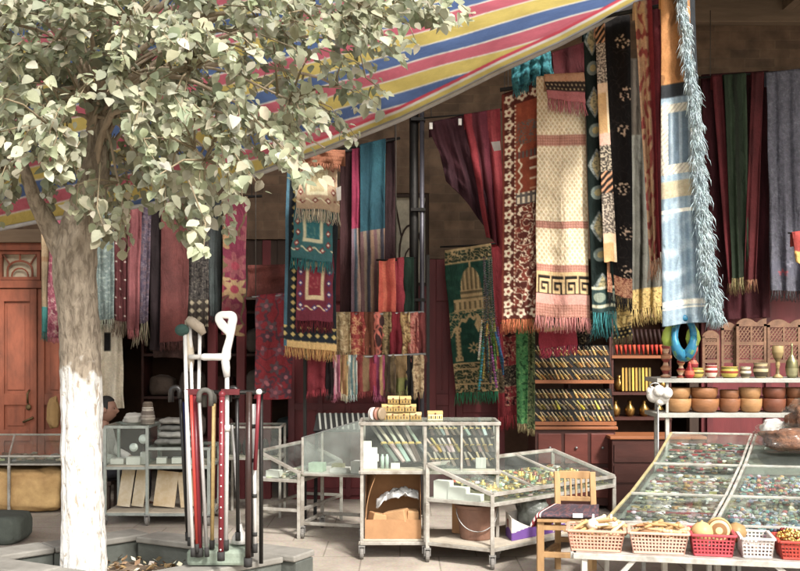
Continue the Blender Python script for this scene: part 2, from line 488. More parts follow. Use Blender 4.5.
def cloth(name, label, cat, q, Y, pat, folds=2.5, amp=.024, fringe=None, group=None, Yb=None, seed=0, lean=0, top=.0, sway=.0, hemvar=2.0, thick=.006, parent=None, side=0):
    xl, yl, xr, yr, xbr, ybr, xbl, ybl = q
    rr = random.Random(sum(map(ord, label or name)) + seed)
    Yb = Y if Yb is None else Yb
    W = (abs(xr - xl) + abs(xbr - xbl)) / 2; H = (ybl + ybr) / 2 - (yl + yr) / 2
    step = .8 if W * H < 9000 else .9
    nu = max(8, min(110, int(W / step))); nv = max(8, min(380, int(H / step)))
    p1, p2, p3 = rr.uniform(0, 6), rr.uniform(0, 6), rr.uniform(0, 99)
    def geo(u, v):
        x = (xl + (xr - xl) * u) * (1 - v) + (xbl + (xbr - xbl) * u) * v
        yt = yl + (yr - yl) * u; yb = ybl + (ybr - ybl) * u
        yb += hemvar * nz(u * 2.2, p3, .3)
        y = yt + (yb - yt) * v
        # narrowing and wandering as cloth does
        x += W * .03 * nz(v * 2.5, p3) + (u - .5) * W * .06 * nz(v * 3.1, p3 + 8) + sway * math.sin(v * 3.0 + p1)
        a = .45 + .75 * v
        f = math.sin(2 * pi * folds * u + p1 + .9 * math.sin(2.4 * v + p2)) * a + .5 * math.sin(2 * pi * folds * 1.9 * u + p2 + 2 * v) * a * .5
        d = Y + (Yb - Y) * v + lean * (u - .5) + amp * f + amp * 1.5 * nz(u * 2, v * 4, p3) + .007 * nz(u * W / 9., v * H / 16., p3) + side * v * (u - .5)
        return P(x, y, d)
    mb = MB(); mb.grid(nu, nv, geo); mb.mut = .24
    def pc(u, v):
        s_, t_ = min(max(u, .002), .998) * W, min(max(v, .001), .999) * H; k = .22
        q = [pat(min(max(s_ + a, 0.01), W - .01), min(max(t_ + b, .01), H - .01), W, H) for a, b in ((-k, -k), (k, -k), (-k, k), (k, k))]
        return jit(tuple(sum(x[i] for x in q) / 4 for i in range(3)), .05, rr)
    mb.pc = [pc(i / nu, j / nv) for j in range(nv + 1) for i in range(nu + 1)]
    # the cloth turns back over its rail at the top
    mb2 = MB()
    tp = [geo(i / nu, 0) for i in range(nu + 1)]
    c0 = pat(W * .5, .5, W, H)
    rows = [tp, [p + Vector((0, .02, .018)) for p in tp], [p + Vector((0, .045, .004)) for p in tp], [p + Vector((0, .05, -.12)) for p in tp]]
    vs = [p for r in rows for p in r]; fs = []
    for j in range(3):
        for i in range(nu):
            a = j * (nu + 1) + i; fs.append((a, a + 1, a + nu + 2, a + nu + 1))
    mb.add(vs, fs); mb.pc += [pc(i / nu, 0) for j in range(4) for i in range(nu + 1)]
    o = mb.build(name, WC, parent, smooth=True)
    if thick: solid(o, thick)
    if parent is None: tag(o, label, cat, group)
    if fringe:
        n = max(5, int(W / (1.25 if W > 12 else .9)))
        pts = [geo((i + rr.uniform(.1, .9)) / n, 1) for i in range(n)]
        Yf = (Y + Yb) / 2
        fringe_mb(pts, fringe[1] * Yf / FP, hx(fringe[0]), rr, .0085).build('fringe', WC, o, smooth=True)
    return o
# ------------------------------------------------------------------ camera, light, ground
cam = bpy.data.cameras.new('camera'); co = bpy.data.objects.new('camera', cam); COL.objects.link(co)
co.location = (0, 0, CAMH); co.rotation_euler = (pi / 2, 0, 0)
cam.sensor_width = 36; cam.lens = 45; cam.shift_y = (HZ - 285.5) / 800; cam.clip_end = 600; cam.clip_start = .05
sc.camera = co
w = bpy.data.worlds.new('World'); sc.world = w; w.use_nodes = True
wn = w.node_tree.nodes; bg = wn['Background']
sky = wn.new('ShaderNodeTexSky'); sky.sky_type = 'NISHITA'; sky.sun_disc = False
SUN = Vector((.40, -.72, .80)).normalized()
sky.sun_elevation = math.asin(SUN.z); sky.sun_rotation = math.atan2(SUN.x, SUN.y)
sky.air_density = 1.2; sky.dust_density = 3.0; sky.ozone_density = .6
hz = wn.new('ShaderNodeHueSaturation'); hz.inputs['Saturation'].default_value = .45; wm = wn.new('ShaderNodeMix'); wm.data_type = 'RGBA'; wm.blend_type = 'MULTIPLY'; wm.inputs['Factor'].default_value = 1; wm.inputs['B'].default_value = (1.03, 1.0, .95, 1)
w.node_tree.links.new(sky.outputs['Color'], hz.inputs['Color']); w.node_tree.links.new(hz.outputs['Color'], wm.inputs['A']); w.node_tree.links.new(wm.outputs['Result'], bg.inputs['Color']); bg.inputs['Strength'].default_value = .15
ld = bpy.data.lights.new('sun', 'SUN'); lo = bpy.data.objects.new('sun', ld); COL.objects.link(lo)
ld.energy = 2.6; ld.angle = math.radians(8); ld.color = (1, .965, .91)
lo.rotation_euler = SUN.to_track_quat('Z', 'Y').to_euler(); lo.location = SUN * 30
vs = sc.view_settings; vs.view_transform = 'Standard'; vs.look = 'None'; vs.exposure = EXPO; vs.gamma = 1; vs.use_curve_mapping = False
sc.render.engine = 'CYCLES'; cy = sc.cycles
cy.max_bounces = 8; cy.diffuse_bounces = 4; cy.glossy_bounces = 3; cy.transparent_max_bounces = 24; cy.transmission_bounces = 4
cy.caustics_reflective = False; cy.caustics_refractive = False; cy.use_denoising = True; cy.sample_clamp_indirect = 6

g = MB(); g.bb((-60, -60, -.3), (60, 60, 0))
def ground_mat():
    m, nt, b, N, K = nodes('worn pavement')
    tc = N.new('ShaderNodeTexCoord')
    n = N.new('ShaderNodeTexNoise'); n.inputs['Scale'].default_value = 1.1; n.inputs['Detail'].default_value = 10; n.inputs['Roughness'].default_value = .68
    n2 = N.new('ShaderNodeTexNoise'); n2.inputs['Scale'].default_value = 45; n2.inputs['Detail'].default_value = 4
    br = N.new('ShaderNodeTexBrick'); br.offset = .5; br.inputs['Scale'].default_value = 1.0; br.inputs['Brick Width'].default_value = .6; br.inputs['Row Height'].default_value = .6
    br.inputs['Mortar Size'].default_value = .006; br.inputs['Color1'].default_value = (1, 1, 1, 1); br.inputs['Color2'].default_value = (.88, .87, .85, 1); br.inputs['Mortar'].default_value = (.5, .48, .44, 1)
    for k in (n, n2, br): K.new(tc.outputs['Object'], k.inputs['Vector'])
    r = N.new('ShaderNodeValToRGB'); r.color_ramp.elements[0].position = .3; r.color_ramp.elements[1].position = .7
    r.color_ramp.elements[0].color = (.25, .205, .16, 1); r.color_ramp.elements[1].color = (.50, .43, .35, 1)
    K.new(n.outputs['Fac'], r.inputs['Fac'])
    m1 = N.new('ShaderNodeMix'); m1.data_type = 'RGBA'; m1.blend_type = 'MULTIPLY'; m1.inputs['Factor'].default_value = .8
    K.new(r.outputs['Color'], m1.inputs['A']); K.new(br.outputs['Color'], m1.inputs['B'])
    m2 = N.new('ShaderNodeMix'); m2.data_type = 'RGBA'; m2.blend_type = 'OVERLAY'; m2.inputs['Factor'].default_value = .35
    K.new(m1.outputs['Result'], m2.inputs['A']); K.new(n2.outputs['Color'], m2.inputs['B'])
    hs = N.new('ShaderNodeHueSaturation'); hs.inputs['Saturation'].default_value = .8; K.new(m2.outputs['Result'], hs.inputs['Color'])
    K.new(hs.outputs['Color'], b.inputs['Base Color']); b.inputs['Roughness'].default_value = .85
    bp = N.new('ShaderNodeBump'); bp.inputs['Strength'].default_value = .35; bp.inputs['Distance'].default_value = .01
    K.new(n2.outputs['Fac'], bp.inputs['Height']); K.new(bp.outputs['Normal'], b.inputs['Normal'])
    return m
o = g.build('pavement', ground_mat(), origin=(0, 0, 0)); o['kind'] = 'structure'
rd = MB(); rd.bb((-60, -40, -.05), (60, -3.0, .004))
tag(rd.build('road', M('asphalt', '5a5753', .9, 0, .25, 3, .3), origin=(0, 0, 0)), None, None, kind='structure')

# ------------------------------------------------------------------ the shop building
YW = 10.6
def WX(px, Y=YW): return (px - 400) * Y / FP
def WZ(py, Y=YW): return CAMH - (py - HZ) * Y / FP
brick = BRICK('old brick', '755c46', '5b4838', '6e5a45', 3.2)
maroon = M('maroon paint', '6a2428', .55, 0, .35, 6, .12, stretch=(1, 1, .25))
redp = M('red brown door paint', '9c5438', .65, 0, .4, 4, .15, dirt='633827', stretch=(1, 1, .4))
dkwood = M('dark old wood', '3d2c22', .75, 0, .45, 5, .3, stretch=(1, 1, .15))
gwood = M('grey weathered wood', '7d6a55', .85, 0, .4, 5, .35, stretch=(.15, 1, 1))
inwall = M('dim shop wall', '6d5040', .85, 0, .4, 3, .2)
B = thing('shop_building', 'old brick and maroon timber shop front with deep eave, behind all the stalls', 'building', (0, YW, 0))
def part(name, mat, *boxes, parent=None, bev=0):
    mb = MB()
    for lo_, hi_ in boxes: mb.bb(lo_, hi_)
    o = mb.build(name, mat, parent or B)
    if bev: bevel(o, bev)
    return o
x1, x2, x3, x4, x5, x6 = WX(-42), WX(97), WX(288), WX(428), WX(505), WX(702)
wa, wb, wt, ws = WX(392), WX(429), WZ(193), WZ(286)
y0, y1 = YW, YW + .25
part('upper_wall', brick, ((-12, y0, 2.76), (wa, y1, 7)), ((wa + .001, y0, wt), (wb, y1, 7)), ((wb + .001, y0, 2.55), (x6, y1, 7)), ((x6 + .001, y0, 3.95), (12, y1, 7)))
part('lower_wall', brick, ((-12, y0, 0), (x1, y1, 2.755)))
part('maroon_wall', maroon, ((x3, y0 + .01, 0), (wa, y1, 2.755)), ((wa + .001, y0 + .01, 0), (wb, y1, ws)), ((x6, y0 + .02, 0), (12, y1, 3.945)))
# panelling battens on the maroon timber
mb = MB()
for px in (290, 318, 346, 374): mb.bb((WX(px), y0 - .03, .03), (WX(px) + .05, y0 + .012, 2.2))
for z in (.05, .95, 2.1): mb.bb((x3 + .01, y0 - .022, z), (wb - .01, y0 + .014, z + .07))
for k in range(14):
    x = x6 + .05 + k * .62; mb.bb((x, y0 - .02, .03), (x + .06, y0 + .022, 3.9))
for z in (.06, 1.1, 2.5, 3.8): mb.bb((x6 + .02, y0 - .014, z), (11.9, y0 + .024, z + .07))
mb.build('wall_trim', M('maroon trim paint', '5b1f24', .5, 0, .3, 6, .1), B)
part('shop_interior_wall', inwall, ((-8, 13.4, 0), (9, 13.5, 3.4)), ((-8.1, y1, 0), (-8, 13.4, 3.4)), ((9, y1, 0), (9.1, 13.4, 3.4)), ((.75, y1 + .01, 0), (.82, 13.39, 3.4)))
part('shop_interior_ceiling', dkwood, ((-8.1, y1 + .002, 3.4), (9.1, 13.5, 3.5)))
# posts inside the openings
for px in (207, 236, 262): part('shop_front_post', maroon, ((WX(px), y0 + .02, 0), (WX(px) + .09, y0 + .14, 2.755)), bev=.006)
for px in (606, 690): part('shop_front_post', dkwood, ((WX(px), y0 + .02, 0), (WX(px) + .1, y0 + .14, 2.55)), bev=.006)
part('transom_boarding', dkwood, *[((WX(222) + k * .117, y0 + .03, 2.12), (WX(222) + k * .117 + .112, y0 + .07, 2.755)) for k in range(6)])
# eave, its front carried forward out of view to shade the facade
part('eave_boarding', gwood, *[((-12 + k * .5, 8.05, 5.28), (-12 + k * .5 + .485, y0 - .002, 5.32)) for k in range(48)])
part('eave_beam', gwood, ((-12, 8.07, 5.08), (12, 8.21, 5.278)), bev=.01)
part('wall_beam', gwood, ((-12, y0 - .14, 5.02), (12, y0 - .003, 5.278)), bev=.01)
for k in range(16):
    x = -11 + k * 1.5; part('rafter', gwood, ((x, 8.22, 5.14), (x + .1, y0 - .143, 5.277)))
part('roof_tiles', M('grey roof tile', '6b645c', .9, 0, .3, 8, .4), ((-12, 7.95, 5.325), (12, y0 + .25, 5.42)))
part('lintel', gwood, ((x1 - .1, y0 - .06, 2.72), (x2 + .1, y0 - .003, 2.86)), bev=.01)
# left double door with arched transom
D = MB(); D.bb((x1, y0 - .02, 0), (x1 + .08, y0 + .1, 2.72)); D.bb((x2 - .08, y0 - .02, 0), (x2, y0 + .1, 2.72)); D.bb((x1 + .081, y0 - .02, 2.24), (x2 - .081, y0 + .1, 2.32)); D.bb((x1 + .081, y0 - .02, 2.64), (x2 - .081, y0 + .1, 2.72))
df = D.build('door_frame', redp, B); bevel(df, .006)
def leaf(xa, xb, yy, ztop, mat, name='door', parent=B, rows=((.12, .62), (.74, 1.0), (1.12, 2.1)), cols=2, handle=None):
    mb = MB(); mb.bb((xa, yy, .02), (xb, yy + .03, ztop))
    wcol = (xb - xa - .08) / cols
    e = .07
    mb.bb((xa, yy - .025, .02), (xa + e, yy - .002, ztop)); mb.bb((xb - e, yy - .025, .02), (xb, yy - .002, ztop))
    for i in range(1, cols):
        x = xa + (xb - xa) * i / cols; mb.bb((x - .03, yy - .024, .03), (x + .03, yy - .002, ztop - .01))
    zz = [.02] + [z for r in rows for z in r] + [ztop]
    for a, b in zip(zz[::2], zz[1::2]): mb.bb((xa + e + .001, yy - .023, a), (xb - e - .001, yy - .003, b))
    for a, b in rows:
        for i in range(cols):
            u0 = xa + e + (xb - xa - 2 * e) * i / cols + .03; u1 = xa + e + (xb - xa - 2 * e) * (i + 1) / cols - .03
            mb.bb((u0 + .03, yy - .012, a + .04), (u1 - .03, yy - .001, b - .04))
    o = mb.build(name, mat, parent); bevel(o, .004)
    if handle:
        h = MB(); h.tube([V(handle, yy - .07, 1.02), V(handle, yy - .08, 1.12), V(handle + .01, yy - .045, 1.16)], .012, 8); h.ball((handle, yy - .05, .98), .03, 10, (1, .5, 1.2)); h.bar(V(handle - .06, yy - .04, .82), V(handle + .05, yy - .05, .87), .022)
        h.build('handle', M('tarnished brass', '6d5a3a', .45, .8, .3, 20, .1), o, smooth=True)
    return o
xm = WX(37)
leaf(x1 + .082, xm - .003, y0 + .02, 2.235, redp, handle=xm - .08)
leaf(xm + .003, x2 - .082, y0 + .035, 2.235, redp)
# transom bars
def arch_window(xa, xb, za, zb, yy, mat, n):
    mb = MB(); e = .035
    mb.bb((xa, yy, za), (xa + e, yy + .05, zb)); mb.bb((xb - e, yy, za), (xb, yy + .05, zb)); mb.bb((xa + e + .001, yy, za), (xb - e - .001, yy + .05, za + e)); mb.bb((xa + e + .001, yy, zb - e), (xb - e - .001, yy + .05, zb))
    for k in range(n):
        wv = (xb - xa) / n; c = xa + wv * (k + .5); h = zb - za
        pts = [V(c + wv * .30 * math.cos(a), yy + .02, za + h * .36 + h * .30 * math.sin(a)) for a in [pi * j / 10 for j in range(11)]]
        mb.tube([V(c + wv * .30, yy + .02, za)] + pts + [V(c - wv * .30, yy + .02, za)], .012, 6)
        mb.tube([V(c, yy + .02, za + h * .66), V(c, yy + .02, zb)], .010, 6)
        mb.tube([V(c - wv * .24, yy + .02, za + h * .52), V(c - wv * .46, yy + .02, zb)], .010, 6)
        mb.tube([V(c + wv * .24, yy + .02, za + h * .52), V(c + wv * .46, yy + .02, zb)], .010, 6)
        mb.tube([V(c + wv * .2 * math.cos(a), yy + .02, za + h * .05 + h * .26 * math.sin(a) + h * .1) for a in [2 * pi * j / 14 for j in range(15)]], .009, 6)
    f = mb.build('window_frame', mat, B)
    gp = MB(); gp.bb((xa + .01, yy + .055, za + .01), (xb - .01, yy + .06, zb - .01)); gp.build('pane', M('grimy window pane', 'c8bda2', .25, 0, .4, 6, .1, spec=.6), f)
arch_window(x1 + .085, (x1 + xm) / 2 - .01, 2.325, 2.635, y0 + .005, redp, 2)
arch_window((x1 + xm) / 2 + .01, xm + .03, 2.325, 2.635, y0 + .005, redp, 1)
arch_window(xm + .04, x2 - .085, 2.325, 2.635, y0 + .005, redp, 1)
arch_window(wa + .002, wb - .002, ws + .002, wt - .002, y0 + .02, dkwood, 1)
# maroon folding door beside the open bay
leaf(x4 + .012, WX(455), y0 - .05, 2.54, maroon, cols=1)
leaf(WX(456), x5, y0 + .03, 2.54, maroon, cols=1, rows=((.12, .52), (.62, .92), (1.04, 2.4)))

# ------------------------------------------------------------------ striped awning
EDGE = [(-320, 286), (-160, 258), (-60, 238), (0, 228), (50, 218), (100, 212), (150, 203), (200, 191), (258, 173), (330, 147), (400, 119), (450, 95), (500, 70), (560, 43), (600, 22), (640, 0), (690, -30)]
def edge(px):
    for (a, b), (c, d) in zip(EDGE, EDGE[1:]):
        if px <= c: 
            k = (px - a) / (c - a); return b + (d - b) * k
    return EDGE[-1][1]
def qoff(px): return .28 * (px - 400) if px > 250 else -42 - .22 * (250 - px)
RED, YEL, BLU, WHI = C('c96474', 'd0ba5c', '566f9f', 'e2dcd0')
def stripe(px, py):
    t = edge(px)
    if t - py < 7 and px > 200: return YEL if t - py > 2.5 else hx('9a9aa0')
    if t - py < 13 and px > 280: return C('d0485a')[0] if t - py > 10 else WHI
    q = (py + qoff(px) + 2 * nz(px * .01, py * .03) - 64.5) % 40
    if q < 1.6: return WHI
    if q < 12.6: return RED
    if q < 14: return WHI
    if q < 27: return YEL
    if q < 28.4: return WHI
    return BLU
tarp = VC('striped awning canvas', .8, .2, 60, .26, trans=.45, big=2.2, crease=.5)
A = thing('awning', 'sagging red, yellow and blue striped canvas awning slung above the stalls', 'awning', P(200, 191, 9.0))
def eY(px): return 9.35 - (px + 100) * .0014
UP = 16
def tp(u, v):
    px = -320 + 1010 * u; t = edge(px); H = t + UP
    py = t - H * v
    Y = eY(px) - 1.9 * v + .10 * math.sin(pi * v) + .05 * nz(px * .012, v * 3) + .035 * nz(px * .03, v * 7, 3)
    return P(px, py, Y)
NU, NV = 520, 260
mb = MB(); mb.grid(NU, NV, tp)
def spc(u, v):
    px = -320 + 1010 * u; py = edge(px) - (edge(px) + UP) * v
    q = [stripe(px, py + d) for d in (-.6, -.2, .2, .6)]; return tuple(sum(x[i] for x in q) / 4 for i in range(3))
mb.pc = [spc(i / NU, j / NV) for j in range(NV + 1) for i in range(NU + 1)]
mb.build('canopy', tarp, A, smooth=True)
hem = MB(); hp = [tp(i / 120, 0) + Vector((0, -.01, -.012)) for i in range(121)]
hem.col = hx('a9a6a2'); hem.tube(hp, .02, 8); hem.build('hem', VC('hem canvas', .85, .2, 80, .3), A, smooth=True)
rp = MB(); rp.col = hx('8d8676'); a = tp(1, 0); rp.tube([a, a + V(.5, .1, .2), V(a.x + 1.0, 8.78, 5.12)], .012, 6); rp.build('rope', WC, A, smooth=True)
rp = MB(); rp.col = hx('8d8676'); a = tp(0, 0); rp.tube([a, V(a.x - .3, 10.0, 3.4), V(a.x - .3, 10.59, 3.6)], .012, 6); rp.build('rope', WC, A, smooth=True)
for u in (.05, .35, .66, .97):
    a = tp(u, 1); rp = MB(); rp.col = hx('8d8676'); rp.tube([a, a + V(0, -1.2, .12), a + V(.0, -2.6, .15)], .01, 6); rp.build('rope', WC, A, smooth=True)

# ------------------------------------------------------------------ tree, its pit and litter
TB = P(84, 572, 6.3); TB.z = .10
T = thing('street_tree', 'grey barked leafy tree with whitewashed lower trunk in the paved pit', 'tree', TB)
def tree_mat():
    m, nt, b, N, K = nodes('bark with limewash')
    tc = N.new('ShaderNodeTexCoord'); mp = N.new('ShaderNodeMapping'); mp.inputs['Scale'].default_value = (1, 1, .36); K.new(tc.outputs['Object'], mp.inputs[0])
    n = N.new('ShaderNodeTexNoise'); n.inputs['Scale'].default_value = 34; n.inputs['Distortion'].default_value = .6; n.inputs['Detail'].default_value = 8; n.inputs['Roughness'].default_value = .6; K.new(mp.outputs[0], n.inputs['Vector'])
    r = N.new('ShaderNodeValToRGB'); e = r.color_ramp.elements; e[0].position = .38; e[1].position = .58; e[0].color = (.17, .135, .10, 1); e[1].color = (.335, .28, .215, 1)
    K.new(n.outputs['Fac'], r.inputs['Fac'])
    rw = N.new('ShaderNodeValToRGB'); e = rw.color_ramp.elements; e[0].position = .33; e[1].position = .47; e[0].color = (.34, .28, .22, 1); e[1].color = (.62, .61, .58, 1)
    K.new(n.outputs['Fac'], rw.inputs['Fac'])
    sp = N.new('ShaderNodeSeparateXYZ'); K.new(tc.outputs['Object'], sp.inputs[0])
    n3 = N.new('ShaderNodeTexNoise'); n3.inputs['Scale'].default_value = 9; n3.inputs['Detail'].default_value = 6; K.new(tc.outputs['Object'], n3.inputs['Vector'])
    ma = N.new('ShaderNodeMath'); ma.operation = 'MULTIPLY_ADD'; ma.inputs[1].default_value = .5; K.new(n3.outputs['Fac'], ma.inputs[0]); K.new(sp.outputs['Z'], ma.inputs[2])
    mr = N.new('ShaderNodeMapRange'); mr.inputs['From Min'].default_value = 1.66; mr.inputs['From Max'].default_value = 1.60; K.new(ma.outputs[0], mr.inputs['Value'])
    mx = N.new('ShaderNodeMix'); mx.data_type = 'RGBA'; K.new(mr.outputs[0], mx.inputs['Factor']); K.new(r.outputs['Color'], mx.inputs['A']); K.new(rw.outputs['Color'], mx.inputs['B'])
    K.new(mx.outputs['Result'], b.inputs['Base Color']); b.inputs['Roughness'].default_value = .9
    bp = N.new('ShaderNodeBump'); bp.inputs['Strength'].default_value = .8; bp.inputs['Distance'].default_value = .03
    K.new(n.outputs['Fac'], bp.inputs['Height']); K.new(bp.outputs['Normal'], b.inputs['Normal'])
    return m
bark = tree_mat()
def barktube(mb, pts, rs, n=72, sub=22, rough=.012):
    P_, R_ = [], []
    for i in range(len(pts) - 1):
        for k in range(sub):
            t = k / sub; a = pts[max(i - 1, 0)]; b_ = pts[i]; c = pts[i + 1]; d = pts[min(i + 2, len(pts) - 1)]
            P_.append(.5 * ((2 * b_) + (c - a) * t + (2 * a - 5 * b_ + 4 * c - d) * t * t + (3 * b_ - a - 3 * c + d) * t ** 3)); R_.append(rs[i] + (rs[i + 1] - rs[i]) * t)
    P_.append(pts[-1]); R_.append(rs[-1])
    s0 = len(mb.v); mb.tube(P_, R_, n)
    for i, p in enumerate(P_):
        for k in range(n):
            q = mb.v[s0 + i * n + k]; d = q - p
            g_ = NZ.noise(Vector((math.cos(2 * pi * k / n) * 4.5, math.sin(2 * pi * k / n) * 4.5, q.z * 1.6 + q.x)))
            g_ = -abs(g_) * 1.6 + .5 * NZ.noise(q * 14) + .9 * NZ.noise(q * 3.1)
            mb.v[s0 + i * n + k] = p + d * (1 + rough / max(R_[i], .02) * g_)
TY = 6.3
def tr(px, py, Y=TY): return P(px, py, Y)
mb = MB()
base = tr(84, 582); base.z = .06
barktube(mb, [base, tr(84, 540), tr(82, 450), tr(81, 380), tr(78, 310), tr(75, 262), tr(82, 222), tr(92, 185), tr(98, 150), tr(101, 110)],
         [.155, .136, .129, .124, .124, .136, .118, .095, .08, .065])
barktube(mb, [tr(72, 270), tr(56, 240), tr(42, 215, 6.25), tr(33, 196, 6.2), tr(22, 160, 6.1), tr(5, 100, 6.0)], [.07, .075, .06, .048, .035, .02], 20)
mb.build('trunk', bark, T, smooth=True)
ends = [(20, 40, 6.0), (60, -40, 6.3), (98, -110, 6.6), (132, -70, 5.9), (172, 10, 6.2), (235, -30, 6.0), (300, 10, 5.9), (400, -20, 6.0), (250, 110, 5.7), (-60, 70, 6.2), (-130, -40, 6), (335, 85, 6.2), (30, -130, 5.6), (200, -140, 6.6), (150, 130, 5.6), (460, -60, 6.1), (330, -130, 6.2), (80, 20, 5.7), (160, 210, 5.9), (238, 185, 6.1), (325, 148, 6.2), (5, 170, 5.8), (-70, 195, 6.2), (55, 130, 5.5), (205, 160, 5.5), (290, 100, 5.7), (385, 55, 6.0), (120, 215, 6.0), (190, 70, 5.5), (350, 20, 5.7), (-30, 20, 5.6), (130, 20, 5.5), (440, 15, 6.2), (60, 90, 6.6), (270, 50, 6.4)]
skel = []
barkp = M('pale branch bark', 'a3917a', .9, 0, .3, 20, .4, stretch=(1, 1, .3))
for i, (ex, ey, eY_) in enumerate(ends):
    rr = random.Random(i * 7 + 1)
    s = tr(96 + rr.uniform(-7, 9), 165 - rr.uniform(0, 55), 6.3 + rr.uniform(-.05, .05)); e = P(ex, ey, eY_)
    L = (e - s).length
    s = s + V(0, 0, rr.uniform(-.1, .12))
    c1 = s + V(rr.uniform(-.05, .1) + (e.x - s.x) * .12, (e.y - s.y) * .2, .34 * L + .1); c2 = s.lerp(e, .65) + V(rr.uniform(-.08, .08), rr.uniform(-.1, .1), .16 * L + .08)
    pts = []
    for k in range(19):
        t = k / 18; p = s * (1 - t) ** 3 + 3 * c1 * t * (1 - t) ** 2 + 3 * c2 * t * t * (1 - t) + e * t ** 3
        p = p + V(nz(t * 5, i), nz(t * 5, i, 4), nz(t * 5, i, 9)) * .05 * t
        pts.append(p); skel.append(p)
    bm_ = MB(); bm_.tube(pts, [(.022 if i < 18 else .012) * (1 - .8 * k / 18) + .003 for k in range(19)], 8); bm_.build('branch', barkp, T, smooth=True)
skel += [tr(42, 215, 6.25), tr(33, 196, 6.2), tr(22, 160, 6.1), tr(5, 100, 6.0)]

RIGHT = [(-220, 470), (-60, 470), (0, 480), (22, 452), (45, 412), (75, 395), (100, 372), (130, 362), (152, 350), (165, 300), (182, 285), (205, 255), (222, 235), (250, 215)]
BOT = [(-260, 240), (-60, 236), (0, 226), (22, 206), (44, 196), (62, 218), (100, 232), (130, 236), (152, 222), (190, 240), (214, 246), (232, 205), (262, 196), (285, 178), (310, 166), (352, 152), (366, 132), (400, 62), (450, 36), (484, 14), (520, -60)]
def interp(tab, x):
    if x <= tab[0][0]: return tab[0][1]
    for (a, b), (c, d) in zip(tab, tab[1:]):
        if x <= c: return b + (d - b) * (x - a) / (c - a)
    return tab[-1][1]
def gap(px, py):
    """how open the crown is here: 1 solid .. 0 empty"""
    k = 1.0
    for cx, cy, rx, ry, g_ in ((95, 85, 40, 34, .4), (30, 178, 50, 24, .25), (335, 62, 62, 34, .22), (255, 90, 40, 32, .4), (390, 40, 50, 22, .5), (320, 140, 45, 16, .4), (215, 135, 34, 24, .5), (150, 180, 40, 22, .6), (190, 40, 30, 20, .6), (60, 130, 40, 20, .5)):
        d = math.hypot((px - cx) / rx, (py - cy) / ry)
        if d < 1: k *= g_ + (1 - g_) * d ** 3
    return k
crown = MB(); lr = random.Random(5)
LEAFC = C('b6b79c', 'a9ac8e', '9ea284', 'c0c1aa', '90957a', 'b0b094')
def leaf_add(p, d, n, ln, c):
    d = d.normalized(); s = d.cross(n)
    if s.length < .1: return
    s.normalize(); n = s.cross(d); w = ln * lr.uniform(.34, .44); cup = lr.uniform(.0, .55)
    prof = ((.0, .05), (.18, .80), (.42, 1.0), (.74, .62), (1.0, .0)); droop = lr.uniform(-.15, .45)
    mid = [p + d * (ln * t) - n * (ln * droop * t * t) for t, k in prof]
    vsl = []
    for sg in (1, -1):
        vsl.append([mid[i] + s * (sg * w * k) + n * (w * k * cup) for i, (t, k) in enumerate(prof)])
    o = len(crown.v); crown.v += mid + vsl[0][:4] + vsl[1][:4]
    M_, A_, B_ = [o + i for i in range(5)], [o + 5 + i for i in range(4)], [o + 9 + i for i in range(4)]
    for i in range(3):
        crown.f += [(M_[i], A_[i], A_[i + 1], M_[i + 1]), (M_[i], M_[i + 1], B_[i + 1], B_[i])]
    crown.f += [(M_[3], A_[3], M_[4]), (M_[3], M_[4], B_[3])]
    crown.c += [c] * 8; crown.m += [0] * 8
ncl = 0; tries = 0
tw = MB(); tw.col = hx('8a7c62')
while ncl < 980 and tries < 40000:
    tries += 1
    px = lr.uniform(-260, 500); py = lr.uniform(-230, 246)
    if ncl > 890: px = lr.uniform(-30, 210); py = lr.uniform(-10, 130)
    if px > interp(RIGHT, py) - 20 or py > interp(BOT, px) - 16: continue
    if lr.random() > gap(px, py): continue
    if py < -30 and lr.random() < .35: continue
    if px < -40 and lr.random() < .35: continue
    Y = lr.uniform(5.15, 6.9)
    c = P(px, py, Y)
    if Y > tp((px + 320) / 1010, max(0, min(1, (edge(px) - py) / (edge(px) + UP)))).y - .25: continue
    ncl += 1
    s = min(skel, key=lambda q: (q - c).length)
    out = (c - P(110, 120, 6.2)); out.z -= .25 * out.length; out.normalize()
    tip = c + out * .10 + V(lr.uniform(-.06, .06), lr.uniform(-.06, .06), -.09)
    if (s - c).length < .42:
        m_ = s.lerp(c, .5) + V(0, 0, .10 * (s - c).length)
        tw.tube([s, m_, c, tip], [.008, .006, .004, .002], 5)
    else:
        tw.tube([c - out * .25 + V(0, 0, .08), c, tip], [.005, .004, .002], 5)
    st = c - out * .10 + V(0, 0, .04)
    nl = lr.randint(15, 24); tone = lr.uniform(-.10, .10); yel = lr.random() < .006
    for k in range(nl):
        t = (k + lr.random()) / nl
        p = st.lerp(tip, t) + V(lr.uniform(-1, 1), lr.uniform(-1, 1), lr.uniform(-1, 1)) * .048
        a = lr.uniform(0, 2 * pi)
        d = V(math.cos(a), math.sin(a), lr.uniform(-1.5, -.1)) + out * .5
        n = V(lr.uniform(-.4, .6), lr.uniform(-1.3, -.1), .9 + lr.uniform(-.4, .2))
        cc = lr.choice(LEAFC)
        if yel and lr.random() < .6: cc = hx('b89a4a')
        leaf_add(p, d, n, lr.uniform(.036, .088), jit(tuple(min(1, x * (1 + tone)) for x in cc), .08, lr))
crown.build('crown', VC('dusty leaf', .55, .0, 10, .22, trans=.42, big=9), T, smooth=True)
tw.build('twig', WC, T, smooth=True)['kind'] = 'stuff'

